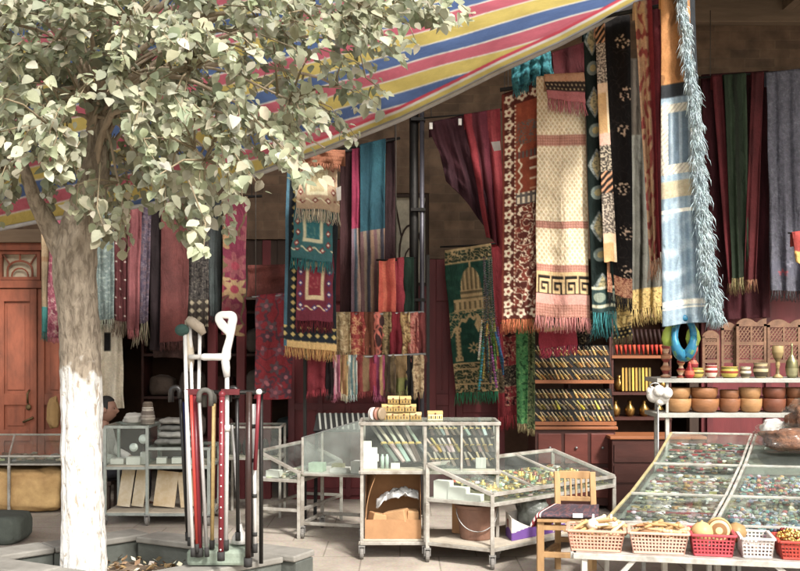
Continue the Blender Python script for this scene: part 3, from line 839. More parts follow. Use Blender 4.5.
stone = M('pale worn kerb stone', '827f78', .85, 0, .3, 4, .35, dirt='6d6a63')
dstone = M('dark kerb stone', '565a54', .8, 0, .35, 5, .3)  # kerb sides, darker than the coping
def gpt(px, Y, z=0): return V((px - 400) * Y / FP, Y, z)
Bk, Rk, Lk = V(-1.95, 7.36, 0), V(-.57, 6.62, 0), V(-2.98, 6.38, 0); Fk = Lk + Rk - Bk
PIT = thing('tree_pit', 'raised square kerb of grey stone slabs round the whitewashed tree', 'planter', (Bk + Fk) / 2)
def kerb(a, b, inn, wd=.2, h=.30):
    a, b = Vector(a), Vector(b); d = (b - a); n = Vector((-d.y, d.x, 0)).normalized()
    if n.dot(inn - a) < 0: n = -n
    d.normalize(); L = (b - a).length; k = max(1, round(L / .75))
    for i in range(k):
        p0 = a + d * (L * i / k + .004); p1 = a + d * (L * (i + 1) / k - .004)
        mb = MB(); mb.hexa([p0, p1, p1 + n * wd, p0 + n * wd] + [q + V(0, 0, h - .045) for q in (p0, p1, p1 + n * wd, p0 + n * wd)]); kb = mb.build('kerb_slab', dstone, PIT); bevel(kb, .008)
        mb = MB(); e = .02
        q = [p0 - n * e, p1 - n * e, p1 + n * (wd + e), p0 + n * (wd + e)]
        mb.hexa([x + V(0, 0, h - .043) for x in q] + [x + V(0, 0, h + R.uniform(-.003, .003)) for x in q]); bevel(mb.build('coping', stone, kb), .01)
cen = (Bk + Fk) / 2
dRB = (Rk - Bk).normalized()
kerb(Bk + dRB * .205, Rk, cen); kerb(Lk + (Bk - Lk).normalized() * .0, Bk, cen); kerb(Lk + dRB * .26, Fk, cen); kerb(Rk + (Fk - Rk).normalized() * .26, Fk + (Rk - Fk).normalized() * .26, cen)
soil = MB(); s_ = [Lk.lerp(cen, .12), Fk.lerp(cen, .12), Rk.lerp(cen, .12), Bk.lerp(cen, .12)]
soil.grid(40, 40, lambda u, v: (s_[0] * (1 - u) + s_[1] * u) * (1 - v) + (s_[3] * (1 - u) + s_[2] * u) * v + V(0, 0, .10 + .03 * nz(u * 6, v * 6) + .012 * nz(u * 20, v * 20, 2)))
soil.build('soil', M('dry dirt', '8d7a66', .95, 0, .35, 8, .6, dirt='5c4d40'), PIT, smooth=True)
lit = MB(); r2 = random.Random(9)
for k in range(420):
    u, v = r2.random(), r2.random() ** .6
    p = (s_[0] * (1 - u) + s_[1] * u) * (1 - v) + (s_[3] * (1 - u) + s_[2] * u) * v + V(0, 0, .125 + r2.random() * .03)
    a = r2.uniform(0, 6.3); d = V(math.cos(a), math.sin(a), r2.uniform(-.3, .8)) * r2.uniform(.03, .07); n = V(-d.y, d.x, r2.uniform(-.03, .03)) * .35
    lit.col = jit(r2.choice(C('b49a72', '9a7d55', 'c7b48e', '7d6646', 'd0c8b4')), .1, r2); lit.add([p, p + d * .5 + n, p + d, p + d * .5 - n], [(0, 1, 2), (0, 2, 3)])
tag(lit.build('leaf_litter', WC), 'dry fallen leaves lying on the dirt round the tree', 'leaves', kind='stuff')
# ------------------------------------------------------------------ rails the goods hang from
iron = M('dark iron', '2a2826', .5, .6, .3, 20, .1)
steel = M('worn steel', '9a9a98', .4, .7, .3, 12, .1)
cane = M('bamboo pole', '9a8058', .6, 0, .3, 10, .2, stretch=(.2, 1, 1))
def rail(label, a, b, wires=2, r=.014, mat=None, ztop=5.10, group='rails the cloths hang from'):
    a, b = Vector(a), Vector(b); t = thing('hanging_rail', label, 'rail', (a + b) / 2, group)
    mb = MB(); mb.tube([a, a.lerp(b, .5) - V(0, 0, .012), b], r, 8); mb.build('bar', mat or iron, t, smooth=True)
    for k in range(wires):
        p = a.lerp(b, (k + .1) / (wires - .8) if wires > 1 else .5)
        yb = max(8.79, min(p.y, 10.5)); m2 = MB(); m2.col = hx('57504a'); m2.tube([p, V(p.x, yb, ztop)], .005, 5); m2.build('wire', WC, t, smooth=True)
    return t
H_ = cloth
LG = 'cloths hanging on the left rail'
rail('long dark rail under the awning carrying the left row of cloths', P(36, 204, 9.97), P(262, 196, 9.97), 3)
H_('runner', 'narrow tan runner with teal end hanging beside the red door', 'rug', (41, 206, 51, 206, 52, 332, 42, 332), 9.97, pat_band(pat_plain('b0936a', 0, 1), [(.80, 1.01, '2a7d78'), (.4, .44, '7a5a38')]), 1, .012, ('1f7470', 9), LG)
H_('shawl', 'pink and cream flowered shawl hanging just left of the tree trunk', 'shawl', (50, 206, 76, 206, 74, 338, 47, 336), 9.9, pat_floral('8d3a50', ['c8a098', '6d2438', 'a8606a'], 7, 2, vine='b08a80'), 2, .02, ('b06070', 6), LG)
H_('shawl', 'grey green speckled shawl hanging just right of the tree trunk', 'shawl', (94, 204, 114, 204, 114, 318, 95, 321), 9.9, pat_paisley('65736f', ['4f5f5f', '7d8a84'], 3, 1), 2, .02, ('8a8a78', 12), LG)
H_('shawl', 'dark red shawl with white sequin dots, on the left rail', 'shawl', (112, 203, 129, 203, 128, 322, 111, 320), 9.93, pat_dots('4f2022', 'c0b5a5', 9, .8), 2, .018, ('6d5a48', 16), LG)
H_('shawl', 'plain salmon pink narrow shawl on the left rail', 'shawl', (128, 203, 142, 203, 139, 330, 127, 330), 9.86, pat_plain('8d4a4c', 0, 2, '6a3438'), 1.5, .018, ('a85a5c', 10), LG)
H_('shawl', 'purple grey speckled shawl with pale knotted fringe on the left rail', 'shawl', (139, 203, 152, 203, 148, 322, 135, 326), 9.9, pat_paisley('45394a', ['786a72', '302638', '644c54'], 3.4, 4), 1.5, .018, ('a29478', 22), LG)
H_('shawl', 'very dark plum plain cloth on the left rail', 'shawl', (150, 203, 163, 203, 163, 352, 150, 350), 9.95, pat_plain('2f2024', 0, 4), 1.2, .014, None, LG)
H_('carpet', 'wide plain rust red carpet in the middle of the left rail', 'carpet', (161, 203, 190, 203, 187, 340, 160, 342), 9.9, pat_plain('6f3430', 0, 5, '522725'), 1.1, .012, ('5a3430', 9), LG)
H_('shawl', 'black and grey beaded shawl with pattern band at its foot', 'shawl', (187, 202, 209, 202, 208, 326, 188, 328), 9.92, pat_band(pat_paisley('37322f', ['6a6258', '242020'], 2.6, 6), [(.78, 1.01, pat_diamond('3b332c', 'a5977a', 8))]), 2, .018, ('38302c', 8), LG)
H_('shawl', 'almost black long scarf beside the crimson flowered carpet', 'scarf', (208, 202, 222, 202, 221, 318, 209, 316), 9.97, pat_plain('2e2f31', 0, 7, '46504e'), 1.5, .018, ('262626', 8), LG)
H_('carpet', 'crimson carpet strip with large tan flowers hanging over the walking sticks', 'carpet', (223, 198, 247, 198, 245, 336, 222, 334), 9.8, pat_floral('6a1a34', ['98784a', '8a643c', '7d3a40'], 33, 3, 7, core='8a2438', fill=.42, vine='5c4e2c'), 1, .012, None, LG)
H_('cloth', 'dark brown cloth hanging low under the rust red carpet', 'cloth', (152, 330, 190, 330, 186, 360, 154, 357), 10.0, pat_plain('4a2f2a', 0, 9), 2, .02, None, LG)
# white coat with a dark pocket
coat = H_('coat', 'cream long coat with black square pocket hanging behind the trunk', 'coat', (94, 326, 122, 326, 124, 408, 92, 410), 10.15, lambda s, t, W, H: hx('1d1b1a') if .35 < s / W < .6 and .08 < t / H < .3 else mixc(hx('d6c9b0'), hx('b9aa90'), .5 + .8 * nz(s * .12, t * .03)), 2, .03)

# red flowered cloth and box like shelf left of centre
rail('short steel rail carrying the red flowered cloth', P(252, 297, 9.75), P(296, 293, 9.75), 2, .01, steel)
H_('cloth', 'red cloth with grey roses hanging from the short steel rail', 'cloth', (256, 297, 293, 294, 292, 398, 254, 400), 9.74, pat_floral('99202e', ['5c3a48', '7d4a58', '6a5058'], 17, 5, 5, core='b8606a', fill=.4, vine='5a3844'), 1.3, .014, None)
H_('cloth', 'small plain brick red cloth folded above the red flowered cloth', 'cloth', (247, 267, 292, 266, 292, 292, 247, 296), 9.9, pat_plain('7f3a30', 0, 11), 1.5, .015)
rail('dark rail carrying the three small prayer mats', P(276, 158, 9.2), P(352, 150, 9.2), 2)
H_('runner', 'long black runner with yellow diamond edge behind the small prayer mats', 'rug', (287, 157, 338, 154, 336, 352, 284, 346), 9.2, lambda s, t, W, H: (pat_diamond('1f2730', 'c9ad52', 8)(s - 5, t, W, H) if (5 < s < 14 or t > H - 22) and t < H - 7 else hx('3f6c80') if s <= 3 else hx('d3a95a') if t >= H - 7 else hx('20262c')), 1, .008, ('d09a48', 11))
MG = 'small fringed prayer mats overlapping on one runner'
H_('prayer_mat', 'cream small prayer mat with white fringe, topmost of three', 'rug', (299, 166, 337, 163, 339, 212, 296, 208), 9.08, pat_matrug('b9a878', 'd8ceA2'.lower(), 'b59672', '7a2a24', 'e6d9bd'), 1, .006, ('c9bda0', 13), MG)
H_('prayer_mat', 'teal small prayer mat, the middle one of three', 'rug', (295, 205, 333, 206, 332, 262, 291, 258), 9.12, pat_matrug('1d6f78', 'd0c9a0', '2f6b70', '8d2a2c', 'e6dcc4'), 1, .006, ('187f82', 12), MG)
H_('prayer_mat', 'dark red small prayer mat, lowest of three', 'rug', (297, 255, 333, 256, 333, 322, 296, 320), 9.16, pat_matrug('8f1f34', 'd8bf8c', '742238', '4a3a78', 'e8d8c8'), 1, .006, ('6d1a28', 12), MG)
H_('blanket', 'rust brown fringed blanket end folded over the rail above the mats', 'blanket', (303, 150, 345, 152, 341, 166, 300, 162), 9.0, pat_plain('a2623c', 0, 2, '7a4426'), 2, .02, ('9a5c3a', 7))
tg = MB(); tg.col = hx('e6e2da'); a = P(336, 188, 9.02); tg.sheet([a, P(341, 186, 9.02), P(341, 200, 9.02), P(337, 201, 9.02)], .003); tag(tg.build('price_tag', WC), 'blank white card tag pinned to the cream prayer mat', 'tag')

SG = 'long scarves hanging by the dark post'
rail('dark rail carrying the long scarves by the dark post', P(338, 150, 9.65), P(400, 138, 9.65), 2)
H_('scarf', 'dark maroon plain long scarf right of the small prayer mats', 'scarf', (340, 150, 354, 148, 352, 318, 340, 318), 9.7, pat_plain('4d2a2c', 0, 2), 1.2, .015, None, SG)
H_('scarf', 'magenta long scarf with grey striped foot', 'scarf', (352, 150, 360, 149, 362, 338, 351, 338), 9.62, pat_band(pat_plain('a01f4c', 0, 3), [(.42, 1.01, pat_vs(['7a5f6a', '5a6a78', 'a08070'], 3))]), 1, .015, ('7a6a70', 12), SG)
H_('scarf', 'wide teal long scarf with brown striped foot', 'scarf', (360, 146, 386, 140, 384, 340, 361, 342), 9.6, pat_band(pat_plain('1f5a68', 0, 4, '143f4c'), [(.44, .94, pat_vs(['6b4a4c', '7d6a58', '4c4a58', '8a6a52'], 3.4)), (.94, 1.01, '2d6a6c')]), 2, .02, ('3d6a66', 12), SG)
H_('scarf', 'dark brown scarf hanging next to the arched window', 'scarf', (386, 140, 395, 139, 395, 300, 385, 300), 9.66, pat_plain('40262a', 0, 6), 1, .012, None, SG)

# rack of folded bright scarves
RK = 'bright scarves folded over the two low rails'
rail('upper low rail of the bright scarf rack', P(334, 314, 9.42), P(424, 312, 9.42), 0, .012, steel)
rail('lower low rail of the bright scarf rack', P(306, 357, 9.36), P(426, 354, 9.36), 0, .012, steel)
rk = thing('scarf_rack', 'dark iron frame holding the two rails of bright scarves', 'rack', gpt(366, 9.45))
mb = MB(); mb.bar(gpt(305, 9.45), P(305, 300, 9.45), .03); mb.build('upright', iron, rk); mb = MB(); mb.bar(gpt(428, 9.45), P(428, 255, 9.45), .03); mb.build('upright', iron, rk)
up = [('orange red', (379, 262, 395, 260, 396, 318, 378, 318), pat_vs(['d8543a', 'e06a48', 'c44434'], 4), 'd86a40'), ('pink red', (394, 260, 404, 259, 406, 318, 395, 318), pat_plain('c8364c', 0, 1), 'b83a50'), ('dark green', (403, 259, 414, 259, 414, 316, 404, 316), pat_plain('2a4a3c', 0, 2), '2a4438')]
for n_, q, pt, fc in up: H_('scarf', f'{n_} striped scarf on the short rail right of the teal scarf' if 'orange' in n_ else f'{n_} short scarf on the small rail beside the dark post', 'scarf', q, 9.5, pt, 1.2, .015, (fc, 14), 'bright short scarves beside the post')
rail('short rail over the orange and pink scarves', P(376, 260, 9.52), P(416, 258, 9.52), 1, .01)
row1 = [('cream and tan shaggy', 334, 350, pat_paisley('b59a68', ['8a6a40', 'd0b888'], 3, 2), 'b59a68'), ('red with gold loops', 350, 366, pat_floral('a83a34', ['d8a060', '7d2420'], 8, 4, vine='d8a868'), 'b8503c'), ('plain rust orange', 364, 374, pat_plain('8a4a2c', 0, 3), '8a4a2c'), ('black with coral outlines', 370, 384, lambda s, t, W, H: hx('e0705a') if NZ.voronoi(Vector((s / 8, t / 11, 5)))[0][1] - NZ.voronoi(Vector((s / 8, t / 11, 5)))[0][0] < .12 else hx('4a3030'), '6a3a34'),
        ('mustard flecked', 382, 392, pat_paisley('8d7448', ['c4a868', '5c4a30'], 3, 6), '9a8050'), ('crimson crinkled', 390, 402, pat_plain('97142c', 0, 7, '5c0c1c'), '8a1a2c'), ('gold and dark brown blotched', 400, 410, pat_paisley('c49c58', ['4a2a1c', 'd8b878'], 4, 8), 'b8904c'), ('salmon patterned', 408, 418, pat_paisley('c8685a', ['e0b090', '8d3c34'], 3, 9), 'c8705c'), ('dull red narrow', 416, 425, pat_plain('8d3c3a', 0, 10), '8d4a40')]
for i, (n_, a, b, pt, fc) in enumerate(row1):
    H_('scarf', f'{n_} scarf on the upper low rail', 'scarf', (a, 314, b, 314, b + 1, 352 + (i * 5) % 9, a, 352 + (i * 7) % 8), 9.4, pt, 1.6, .02, (fc, 8), RK)
row2 = [('plain wine red wide', 308, 328, pat_plain('8d2230', 0, 1, '6a1824'), 'a02a38'), ('black narrow', 326, 334, pat_plain('2e2022', 0, 2), '3a2a2a'), ('pink and grey crinkled', 333, 340, pat_vs(['c0607a', 'e0b0b8', '8a4a60'], 2), 'b8607a'), ('gold and brown striped', 340, 348, pat_vs(['c8a868', '8a5a34', 'b88a50'], 2.2), 'b5a888'), ('aqua and white striped', 347, 357, pat_vs(['8ab0ae', 'dfe0d4', '4a7478', 'c6b8a0'], 2), 'a8b8b0'), ('red and brown wide', 356, 376, pat_vs(['8a3430', '8a6a44', 'a02c3c'], 7), '9a3c3c'), ('magenta striped', 374, 385, pat_vs(['a83a68', '7d2a50', 'b88a50'], 3), 'a04a68'), ('dark olive', 384, 396, pat_vs(['5c4a34', '3f3226', '6f5c3c'], 3.4), '5a4a38'), ('gold ochre', 394, 407, pat_band(pat_plain('b08a50', 0, 3), [(.6, 1.01, '7f8038')]), '8a8a48'), ('charcoal', 405, 413, pat_plain('3a3634', 0, 4), '34302e'), ('tan speckled', 412, 424, pat_paisley('b59668', ['d8c090', '7a5c3c'], 3, 7), 'b89a6c')]
for i, (n_, a, b, pt, fc) in enumerate(row2):
    H_('scarf', f'{n_} scarf on the lower low rail', 'scarf', (a, 357, b, 357, b, 390 + (i * 5) % 8, a - .5, 391 + (i * 3) % 7), 9.34, pt, 1.6, .02, (fc, 7), RK)

# dark post and arched window goods
po = thing('iron_post', 'tall black iron post in front of the arched window', 'post', gpt(415, 9.75))
mb = MB(); mb.tube([gpt(414, 9.75, 0), gpt(414, 9.75, 5.2)], .045, 16); mb.build('shaft', iron, po, smooth=True)
mb = MB(); mb.tube([gpt(422, 9.7, 0), gpt(422, 9.7, 3.9)], .022, 12); mb.build('drain_tube', M('grey tube', '54525a', .4, .3, .2, 10, .1), po, smooth=True)
mb = MB(); mb.box(gpt(414, 9.75, .02), (.18, .18, .04)); mb.build('foot', iron, po)
for py in (120, 210, 300): mb = MB(); mb.box(P(418, py, 9.72), (.14, .11, .03)); mb.build('bracket', iron, po)
H_('towel', 'pale cream cloth tied at the foot of the arched window', 'cloth', (394, 262, 411, 262, 411, 276, 395, 277), 10.45, pat_plain('b3a58c', 0, 3), 1, .01)

# maroon swags over the middle wall
rail('thin rail with pegs holding the maroon swag', P(424, 118, 9.55), P(512, 108, 9.55), 2, .008)
H_('drape', 'dark maroon drape sweeping down to the right from white pegs', 'cloth', (429, 124, 466, 116, 505, 246, 447, 180), 9.55, pat_plain('4a2029', 0, 1, '351820'), 3, .03, None, 'maroon drapes in the middle', hemvar=6)
H_('drape', 'brighter wine red drape hanging beside the dark maroon one', 'cloth', (464, 116, 500, 110, 505, 254, 486, 236), 9.5, pat_vs(['8a1c26', '5a1c26', '6a2030', '9a2a30'], 6), 3, .03, None, 'maroon drapes in the middle', hemvar=5)
for px, py in ((431, 126), (460, 122)):
    mb = MB(); mb.col = hx('e8e4dc'); mb.box(P(px, py, 9.5), (.03, .03, .06)); tag(mb.build('clothes_peg', WC), 'white peg gripping the left end of the maroon drape' if px < 440 else 'white peg gripping the middle of the maroon drape', 'peg', 'white pegs on the thin rail')
mb = MB(); mb.col = hx('e2ddd6'); mb.sheet([P(491, 142, 9.0), P(500, 141, 9.0), P(501, 150, 9.0), P(494, 151, 9.0)], .003); tag(mb.build('price_tag', WC), 'blank white card tag at the corner of the brown rug', 'tag')

# green prayer rug, beads, reds
H_('prayer_rug', 'dark green prayer rug with gold domed mosque and bright green fringe', 'rug', (445, 252, 491, 245, 498, 390, 455, 394), 10.3, pat_mosque, 1, .006, ('1f8a5c', 12))
H_('cloth', 'scarlet cloth strip with patterned foot right of the green prayer rug', 'cloth', (490, 244, 506, 243, 517, 415, 498, 418), 10.36, pat_band(pat_plain('a81f2c', 0, 2), [(.72, .86, pat_paisley('5c4a34', ['a08a5c', '33281e'], 2.6, 3))]), 1.3, .014, ('a8202c', 14))
rail('short rail above the green prayer rug', P(440, 247, 10.34), P(518, 241, 10.34), 0, .01)
bd = thing('bead_bunch', 'bunch of long multicoloured bead strings on the green prayer rug', 'beads', P(488, 330, 10.1))
rb = random.Random(3)
BC = C('d8d0c0', '3a6a8a', 'b8a048', '6a9a4a', '8a4a7a', 'c86a3a', '4a4a4a', '3f8a8a', 'b05070')
for k in range(22):
    mb = MB(); c = jit(rb.choice(BC), .15, rb); x0 = rb.uniform(482, 492); x1 = 478 + (k / 21) * 27 + rb.uniform(-2, 2); yb = rb.uniform(352, 392)
    n = 46
    for j in range(n):
        t = j / n; px = x0 + (x1 - x0) * t ** 1.5; py = 258 + (yb - 258) * t
        mb.col = jit(c if t > .6 else mixc(c, hx('6f6a66'), .75), .2, rb)
        rbd = (.015 if t > .66 else .0065); mb.ball(P(px, py, 10.14 - .05 * math.sin(pi * t) - .02 * (k % 3)), rbd, 6)
    mb.build('bead_string', VC('glossy beads', .3, 0, 10, .1), bd, smooth=True)
hk = MB(); hk.tube([P(487, 256, 10.33), P(487, 256, 10.1), P(487, 252, 10.08)], .006, 6); hk.build('hook', iron, bd, smooth=True)

# ------------------------------------------------------------------ the big rugs in front
FG = 'rugs hanging at the front of the stall'
rail('front rail carrying the cream and brown rugs', P(500, 90, 8.65), P(600, 72, 8.62), 2, .018, iron)
H_('blanket', 'teal blanket with shaggy fringe folded over the front rail', 'blanket', (512, 66, 551, 52, 553, 76, 513, 90), 8.6, pat_paisley('1c6f78', ['2a8f96', '124c54'], 4, 2), 4, .03, ('22868e', 8), FG, hemvar=5)
H_('cloth', 'dark red small cloth behind the top of the cream rug', 'cloth', (552, 54, 584, 44, 588, 112, 556, 100), 8.9, pat_plain('6a1f24', 0, 2), 2, .02, None, FG)
H_('rug', 'brown rug with cream flower border and orange fringe', 'rug', (502, 96, 543, 82, 542, 318, 502, 320), 8.62, pat_brownrug, .8, .010, ('c2652a', 14), FG, lean=-.05)
H_('rug', 'cream lattice rug with key pattern band and pink fringe', 'rug', (537, 78, 583, 76, 590, 318, 535, 316), 8.5, pat_beige, 1.1, .028, ('c47a72', 15), FG)
H_('rug', 'folded back end of the cream rug with pink fringe', 'rug', (544, 76, 584, 74, 586, 104, 548, 98), 8.42, lambda s, t, W, H: hx('2b211c') if .25 < t / H < .62 and not (pat_dots('2b211c', 'a08a60', 4, .9)(s, t, W, H) != hx('2b211c')) else (hx('a08a60') if .25 < t / H < .62 else hx('b08058') if t / H <= .25 else hx('a85a5c')), 1, .012, ('b8656a', 14), FG)
H_('rug', 'crimson small rug with framed panel below the cream rug', 'rug', (538, 310, 575, 308, 578, 346, 540, 348), 8.9, lambda s, t, W, H: hx('3f5a50') if 8 < s < 24 and t / H < .48 else hx('c8a468') if 5 < s < 27 and t / H < .58 else hx('9a1830'), 1.2, .014, ('c42450', 10), FG)
H_('rug', 'black gold patterned rug peeping right of the crimson one', 'rug', (574, 312, 592, 310, 593, 342, 576, 344), 8.95, pat_paisley('1c1815', ['a8905c', '0f0d0c'], 4, 3), 1.2, .012, ('1d1916', 7), FG)
H_('runner', 'black green runner with pale lozenges and teal fringe', 'rug', (583, 26, 598, 22, 616, 312, 592, 312), 8.45, pat_medal, 1, .016, ('1f8488', 26), FG)
H_('runner', 'narrow runner of orange, cream and speckled blocks', 'rug', (595, 22, 604, 20, 617, 262, 604, 262), 8.36, pat_strip2, .8, .010, None, FG)
H_('rug', 'black rug with thin copper edge and copper corner flowers', 'rug', (602, 20, 630, 16, 633, 300, 608, 292), 8.44, pat_blackborder, 1.2, .016, ('2d2a2c', 14), FG)
H_('shawl', 'plum purple plain shawl behind the black rug', 'shawl', (624, 60, 640, 60, 642, 318, 626, 318), 8.95, pat_plain('4a2440', 0, 2), 1.2, .014, None, FG)
H_('shawl', 'olive grey ribbed shawl with golden fringe', 'shawl', (630, 60, 664, 60, 663, 306, 630, 310), 8.9, pat_band(pat_vs(['56544a', '66645a', '4a483e'], 2.2), [(.0, .3, pat_vs(['3a3228', '4a4034'], 3)), (.92, 1.01, pat_paisley('b09040', ['e0c060', '7a6228'], 2.4, 2))]), 3, .016, ('c8a850', 16), FG)
H_('shawl', 'yellow and black edged shawl hanging low by the teal fringe', 'shawl', (616, 296, 632, 294, 632, 336, 612, 340), 8.7, pat_band(pat_paisley('b8963c', ['3a3020', 'd8b858'], 4, 2), [(.75, 1.01, pat_dots('1f1d1a', 'c8a848', 4, 1))]), 1.3, .014, ('6a5c38', 8), FG)
rail('high front rail carrying the black rugs and the blue shawl', P(574, 22, 8.42), P(740, -12, 7.95), 2, .018, iron, ztop=5.10)
H_('scarf', 'cream and red twisted satin scarf with long tassels', 'scarf', (634, 4, 652, 0, 660, 258, 650, 262), 8.15, lambda s, t, W, H: hx('8f1f2a') if s > W * .72 else (hx('c89a6c') if nz(s / 3.2, t / 9, 3) > -.12 else hx('a04038')), 2, .025, ('c08a64', 20), FG)
H_('scarf', 'deep red scarf hanging behind the twisted satin one', 'scarf', (646, 4, 660, 0, 666, 250, 655, 252), 8.25, pat_plain('7d1722', 0, 3), 1.2, .018, None, FG)
sh = H_('shawl', 'pale blue striped shawl with thick blue fringe down its side', 'shawl', (660, -8, 694, -14, 706, 322, 663, 326), 7.95, pat_shawl, 1.6, .03, None, FG, lean=.10)
rr = random.Random(77); mb = MB()
for k in range(7600):   # bushy side fringe of fine yarn
    t = rr.random(); e0 = 679 + 11 * min(1, t * 3) + 24 * max(0, t - .25) + 27 * max(0, t - .8); w_ = .5 + .6 * t
    cl = nz(t * 30, 3.1) * 4; px = e0 + (rr.gauss(2.2, 3.2) + cl) * w_; p = P(px, -14 + 334 * t, 7.87 + rr.uniform(-.05, .04) + .02 * nz(t * 40, 9))
    mb.col = jit(mixc(hx('b9c9cc'), hx('a3b8bf'), .5 + nz(t * 25, px * .1)), .05, rr)
    dx = .02 * nz(t * 22, 5.5) + (px - e0) * .0022 + rr.uniform(-.024, .026); l = rr.uniform(.035, .095)
    mb.tube([p, p + V(dx * .5 + rr.uniform(-.007, .007), rr.uniform(-.02, .0), -l * .4), p + V(dx, rr.uniform(-.02, .01), -l)], [.0018, .0029, .0012], 3)
mb.build('side_fringe', WC, sh, smooth=True)
# swimming float ring like blue loop and green pouches hanging under the shawl
lp = thing('blue_loop', 'turquoise inflated loop hanging under the blue shawl', 'toy', P(684, 340, 8.05))
mb = MB(); mb.col = hx('2a86a8')
cx, cyy = 684, 337
pts = [P(cx + 9.5 * math.cos(a), cyy + 19 * math.sin(a), 8.02 - .02 * math.sin(3 * a)) for a in [2 * pi * k / 28 for k in range(28)]]
for i in range(28):
    t = (i % 14) / 14
mb.tube(pts + [pts[0]], [.028 + .022 * max(0, -math.sin(2 * pi * k / 28 + pi)) for k in range(28)] + [.028], 12)
rr = random.Random(4); mb.c = [mixc(hx('226f90'), hx(rr.choice(['2f93ae', '7a9a4a', '1d5570', 'a8b060'])), rr.choice((0, 0, .2, .7))) for _ in mb.c]
mb.build('ring', VC('shiny plastic', .3, 0, 10, .2), lp, smooth=True)
for px, lab in ((669, 'lime green soft pouch left of the turquoise loop'), (693, 'lime green soft pouch right of the turquoise loop')):
    mb = MB(); mb.col = hx('a3b83f'); mb.lathe(P(px, 339, 8.08), [(.0, -.06), (.045, -.05), (.062, 0), (.05, .06), (.025, .10), (.012, .12)], 14, sq=.6); tag(mb.build('soft_pouch', VC('shiny plastic'), None, True), lab, 'pouch', 'green pouches under the blue shawl')

# right wall cloths
RG = 'shawls hanging on the right wall'
rail('rod under the eave carrying the right wall shawls', P(695, 78, 10.35), P(880, 62, 10.35), 2, .012)
H_('drape', 'long dark burgundy drape behind the green scarf on the right', 'cloth', (702, 76, 768, 72, 770, 318, 704, 320), 10.42, pat_plain('4f1a22', 0, 3, '381218'), 4, .02, None, RG)
H_('scarf', 'narrow red scarf with fringed end left of the dark green one', 'scarf', (712, 77, 722, 76, 736, 284, 728, 284), 10.3, pat_plain('7a2028', 0, 4), 1.2, .014, ('7a5a3a', 12), RG)
H_('scarf', 'dark green long scarf with olive fringe on the right wall', 'scarf', (724, 76, 746, 74, 750, 276, 732, 278), 10.26, pat_vs(['23301f', '2f3f2a', '1d2418'], 4), 2, .018, ('8a7c48', 16), RG)
H_('scarf', 'red flecked scarf slanting beside the green one on the right wall', 'scarf', (752, 74, 764, 73, 756, 280, 744, 280), 10.24, pat_plain('6a2024', 0, 6), 1.5, .015, ('8a5a3a', 13), RG)
H_('shawl', 'grey paisley wool shawl with dark fringe at the right edge', 'shawl', (766, 74, 800, 70, 806, 290, 770, 290), 10.2, pat_band(pat_paisley('54545f', ['6c6c78', '3c3a46', '605e6c'], 4, 8), [(.86, .93, pat_floral('5c5c6a', ['a04a54', '7a7888'], 16, 3))]), 2.5, .025, ('4a4648', 11), RG)
H_('shawl', 'grey and maroon shawl beyond the grey paisley one', 'shawl', (798, 72, 840, 68, 840, 280, 800, 284), 10.28, pat_vs(['5a2a34', '6a6a72', '4a2028'], 8), 2.5, .025, ('4a3a3a', 10), RG)
H_('pennant', 'small red and yellow cloth pennant at the right edge', 'cloth', (792, 234, 806, 232, 806, 268, 796, 262), 9.6, pat_band(pat_plain('c03a2e', 0, 2), [(.6, 1.01, 'd8a83a')]), 1, .012)
rail('short rail with the small pennant', P(788, 233, 9.62), P(850, 231, 9.62), 1, .008)
# green and black scarves beside the knives
H_('scarf', 'bright green brocade scarf hanging beside the knife shelves', 'scarf', (516, 322, 528, 322, 527, 424, 517, 424), 9.3, pat_paisley('2f7a3c', ['6aa04a', '184a24'], 3, 5), 1.2, .016, ('8a7a4c', 9), 'scarves beside the knife shelves')
H_('scarf', 'olive green gold flecked scarf next to the bright green one', 'scarf', (527, 322, 535, 322, 535, 430, 527, 428), 9.34, pat_paisley('4a5c34', ['9a9050', '26301c'], 3, 6), 1.1, .014, ('8a7a4c', 7), 'scarves beside the knife shelves')
H_('scarf', 'black and scarlet figured scarf left of the bright green one', 'scarf', (503, 326, 517, 324, 517, 405, 505, 407), 9.4, pat_band(pat_paisley('8a1a24', ['c8a878', '3a1418'], 4, 7), [(.5, .75, pat_paisley('2d2420', ['a08c64', '1a1412'], 3, 2))]), 1.2, .014, ('8a2028', 10), 'scarves beside the knife shelves')
rail('short rail with the green scarves beside the knives', P(500, 323, 9.36), P(540, 321, 9.36), 1, .008)
# ------------------------------------------------------------------ glass show cases on wheeled frames
cartm = M('worn pale frame paint', 'adaaa2', .5, .2, .3, 9, .15, dirt='7d7468')
glass = GLASS()
white = M('white card', 'dcdad4', .8, 0, .08, 8, .05)
board = M('pale shelf board', 'b9ae9c', .8, 0, .25, 6, .1)
rubber = M('grey caster rubber', '77736e', .7, 0, .2, 20, .1)
VP = VC('mixed small goods', .45, .0, 20, .12)
CG = 'glass show cases on wheeled frames'
def caster(p, parent, r=.045):
    p = Vector(p); f = MB(); f.box(p + V(0, 0, r * 2 + .012), (.05, .05, .012)); f.bar(p + V(-.02, 0, r), p + V(-.02, 0, r * 2 + .01), .008, .03); f.bar(p + V(.02, 0, r), p + V(.02, 0, r * 2 + .01), .008, .03)
    o = f.build('caster', steel, parent); wl = MB(); wl.lathe(p + V(-.015, 0, r), [(r * .5, 0), (r * .95, .002), (r, .008), (r, .022), (r * .95, .028), (r * .5, .03)], 16, axis=(1, 0, 0)); wl.build('wheel', rubber, o)
def bars(name, segs, w, mat, parent):
    mb = MB()
    for a, b in segs: mb.bar(a, b, w)
    return bevel(mb.build(name, mat, parent), .003)
def pane(quad, parent, name='glass_pane', mat=None, t=.004):
    mb = MB(); mb.sheet(quad, t); return mb.build(name, mat or glass, parent)
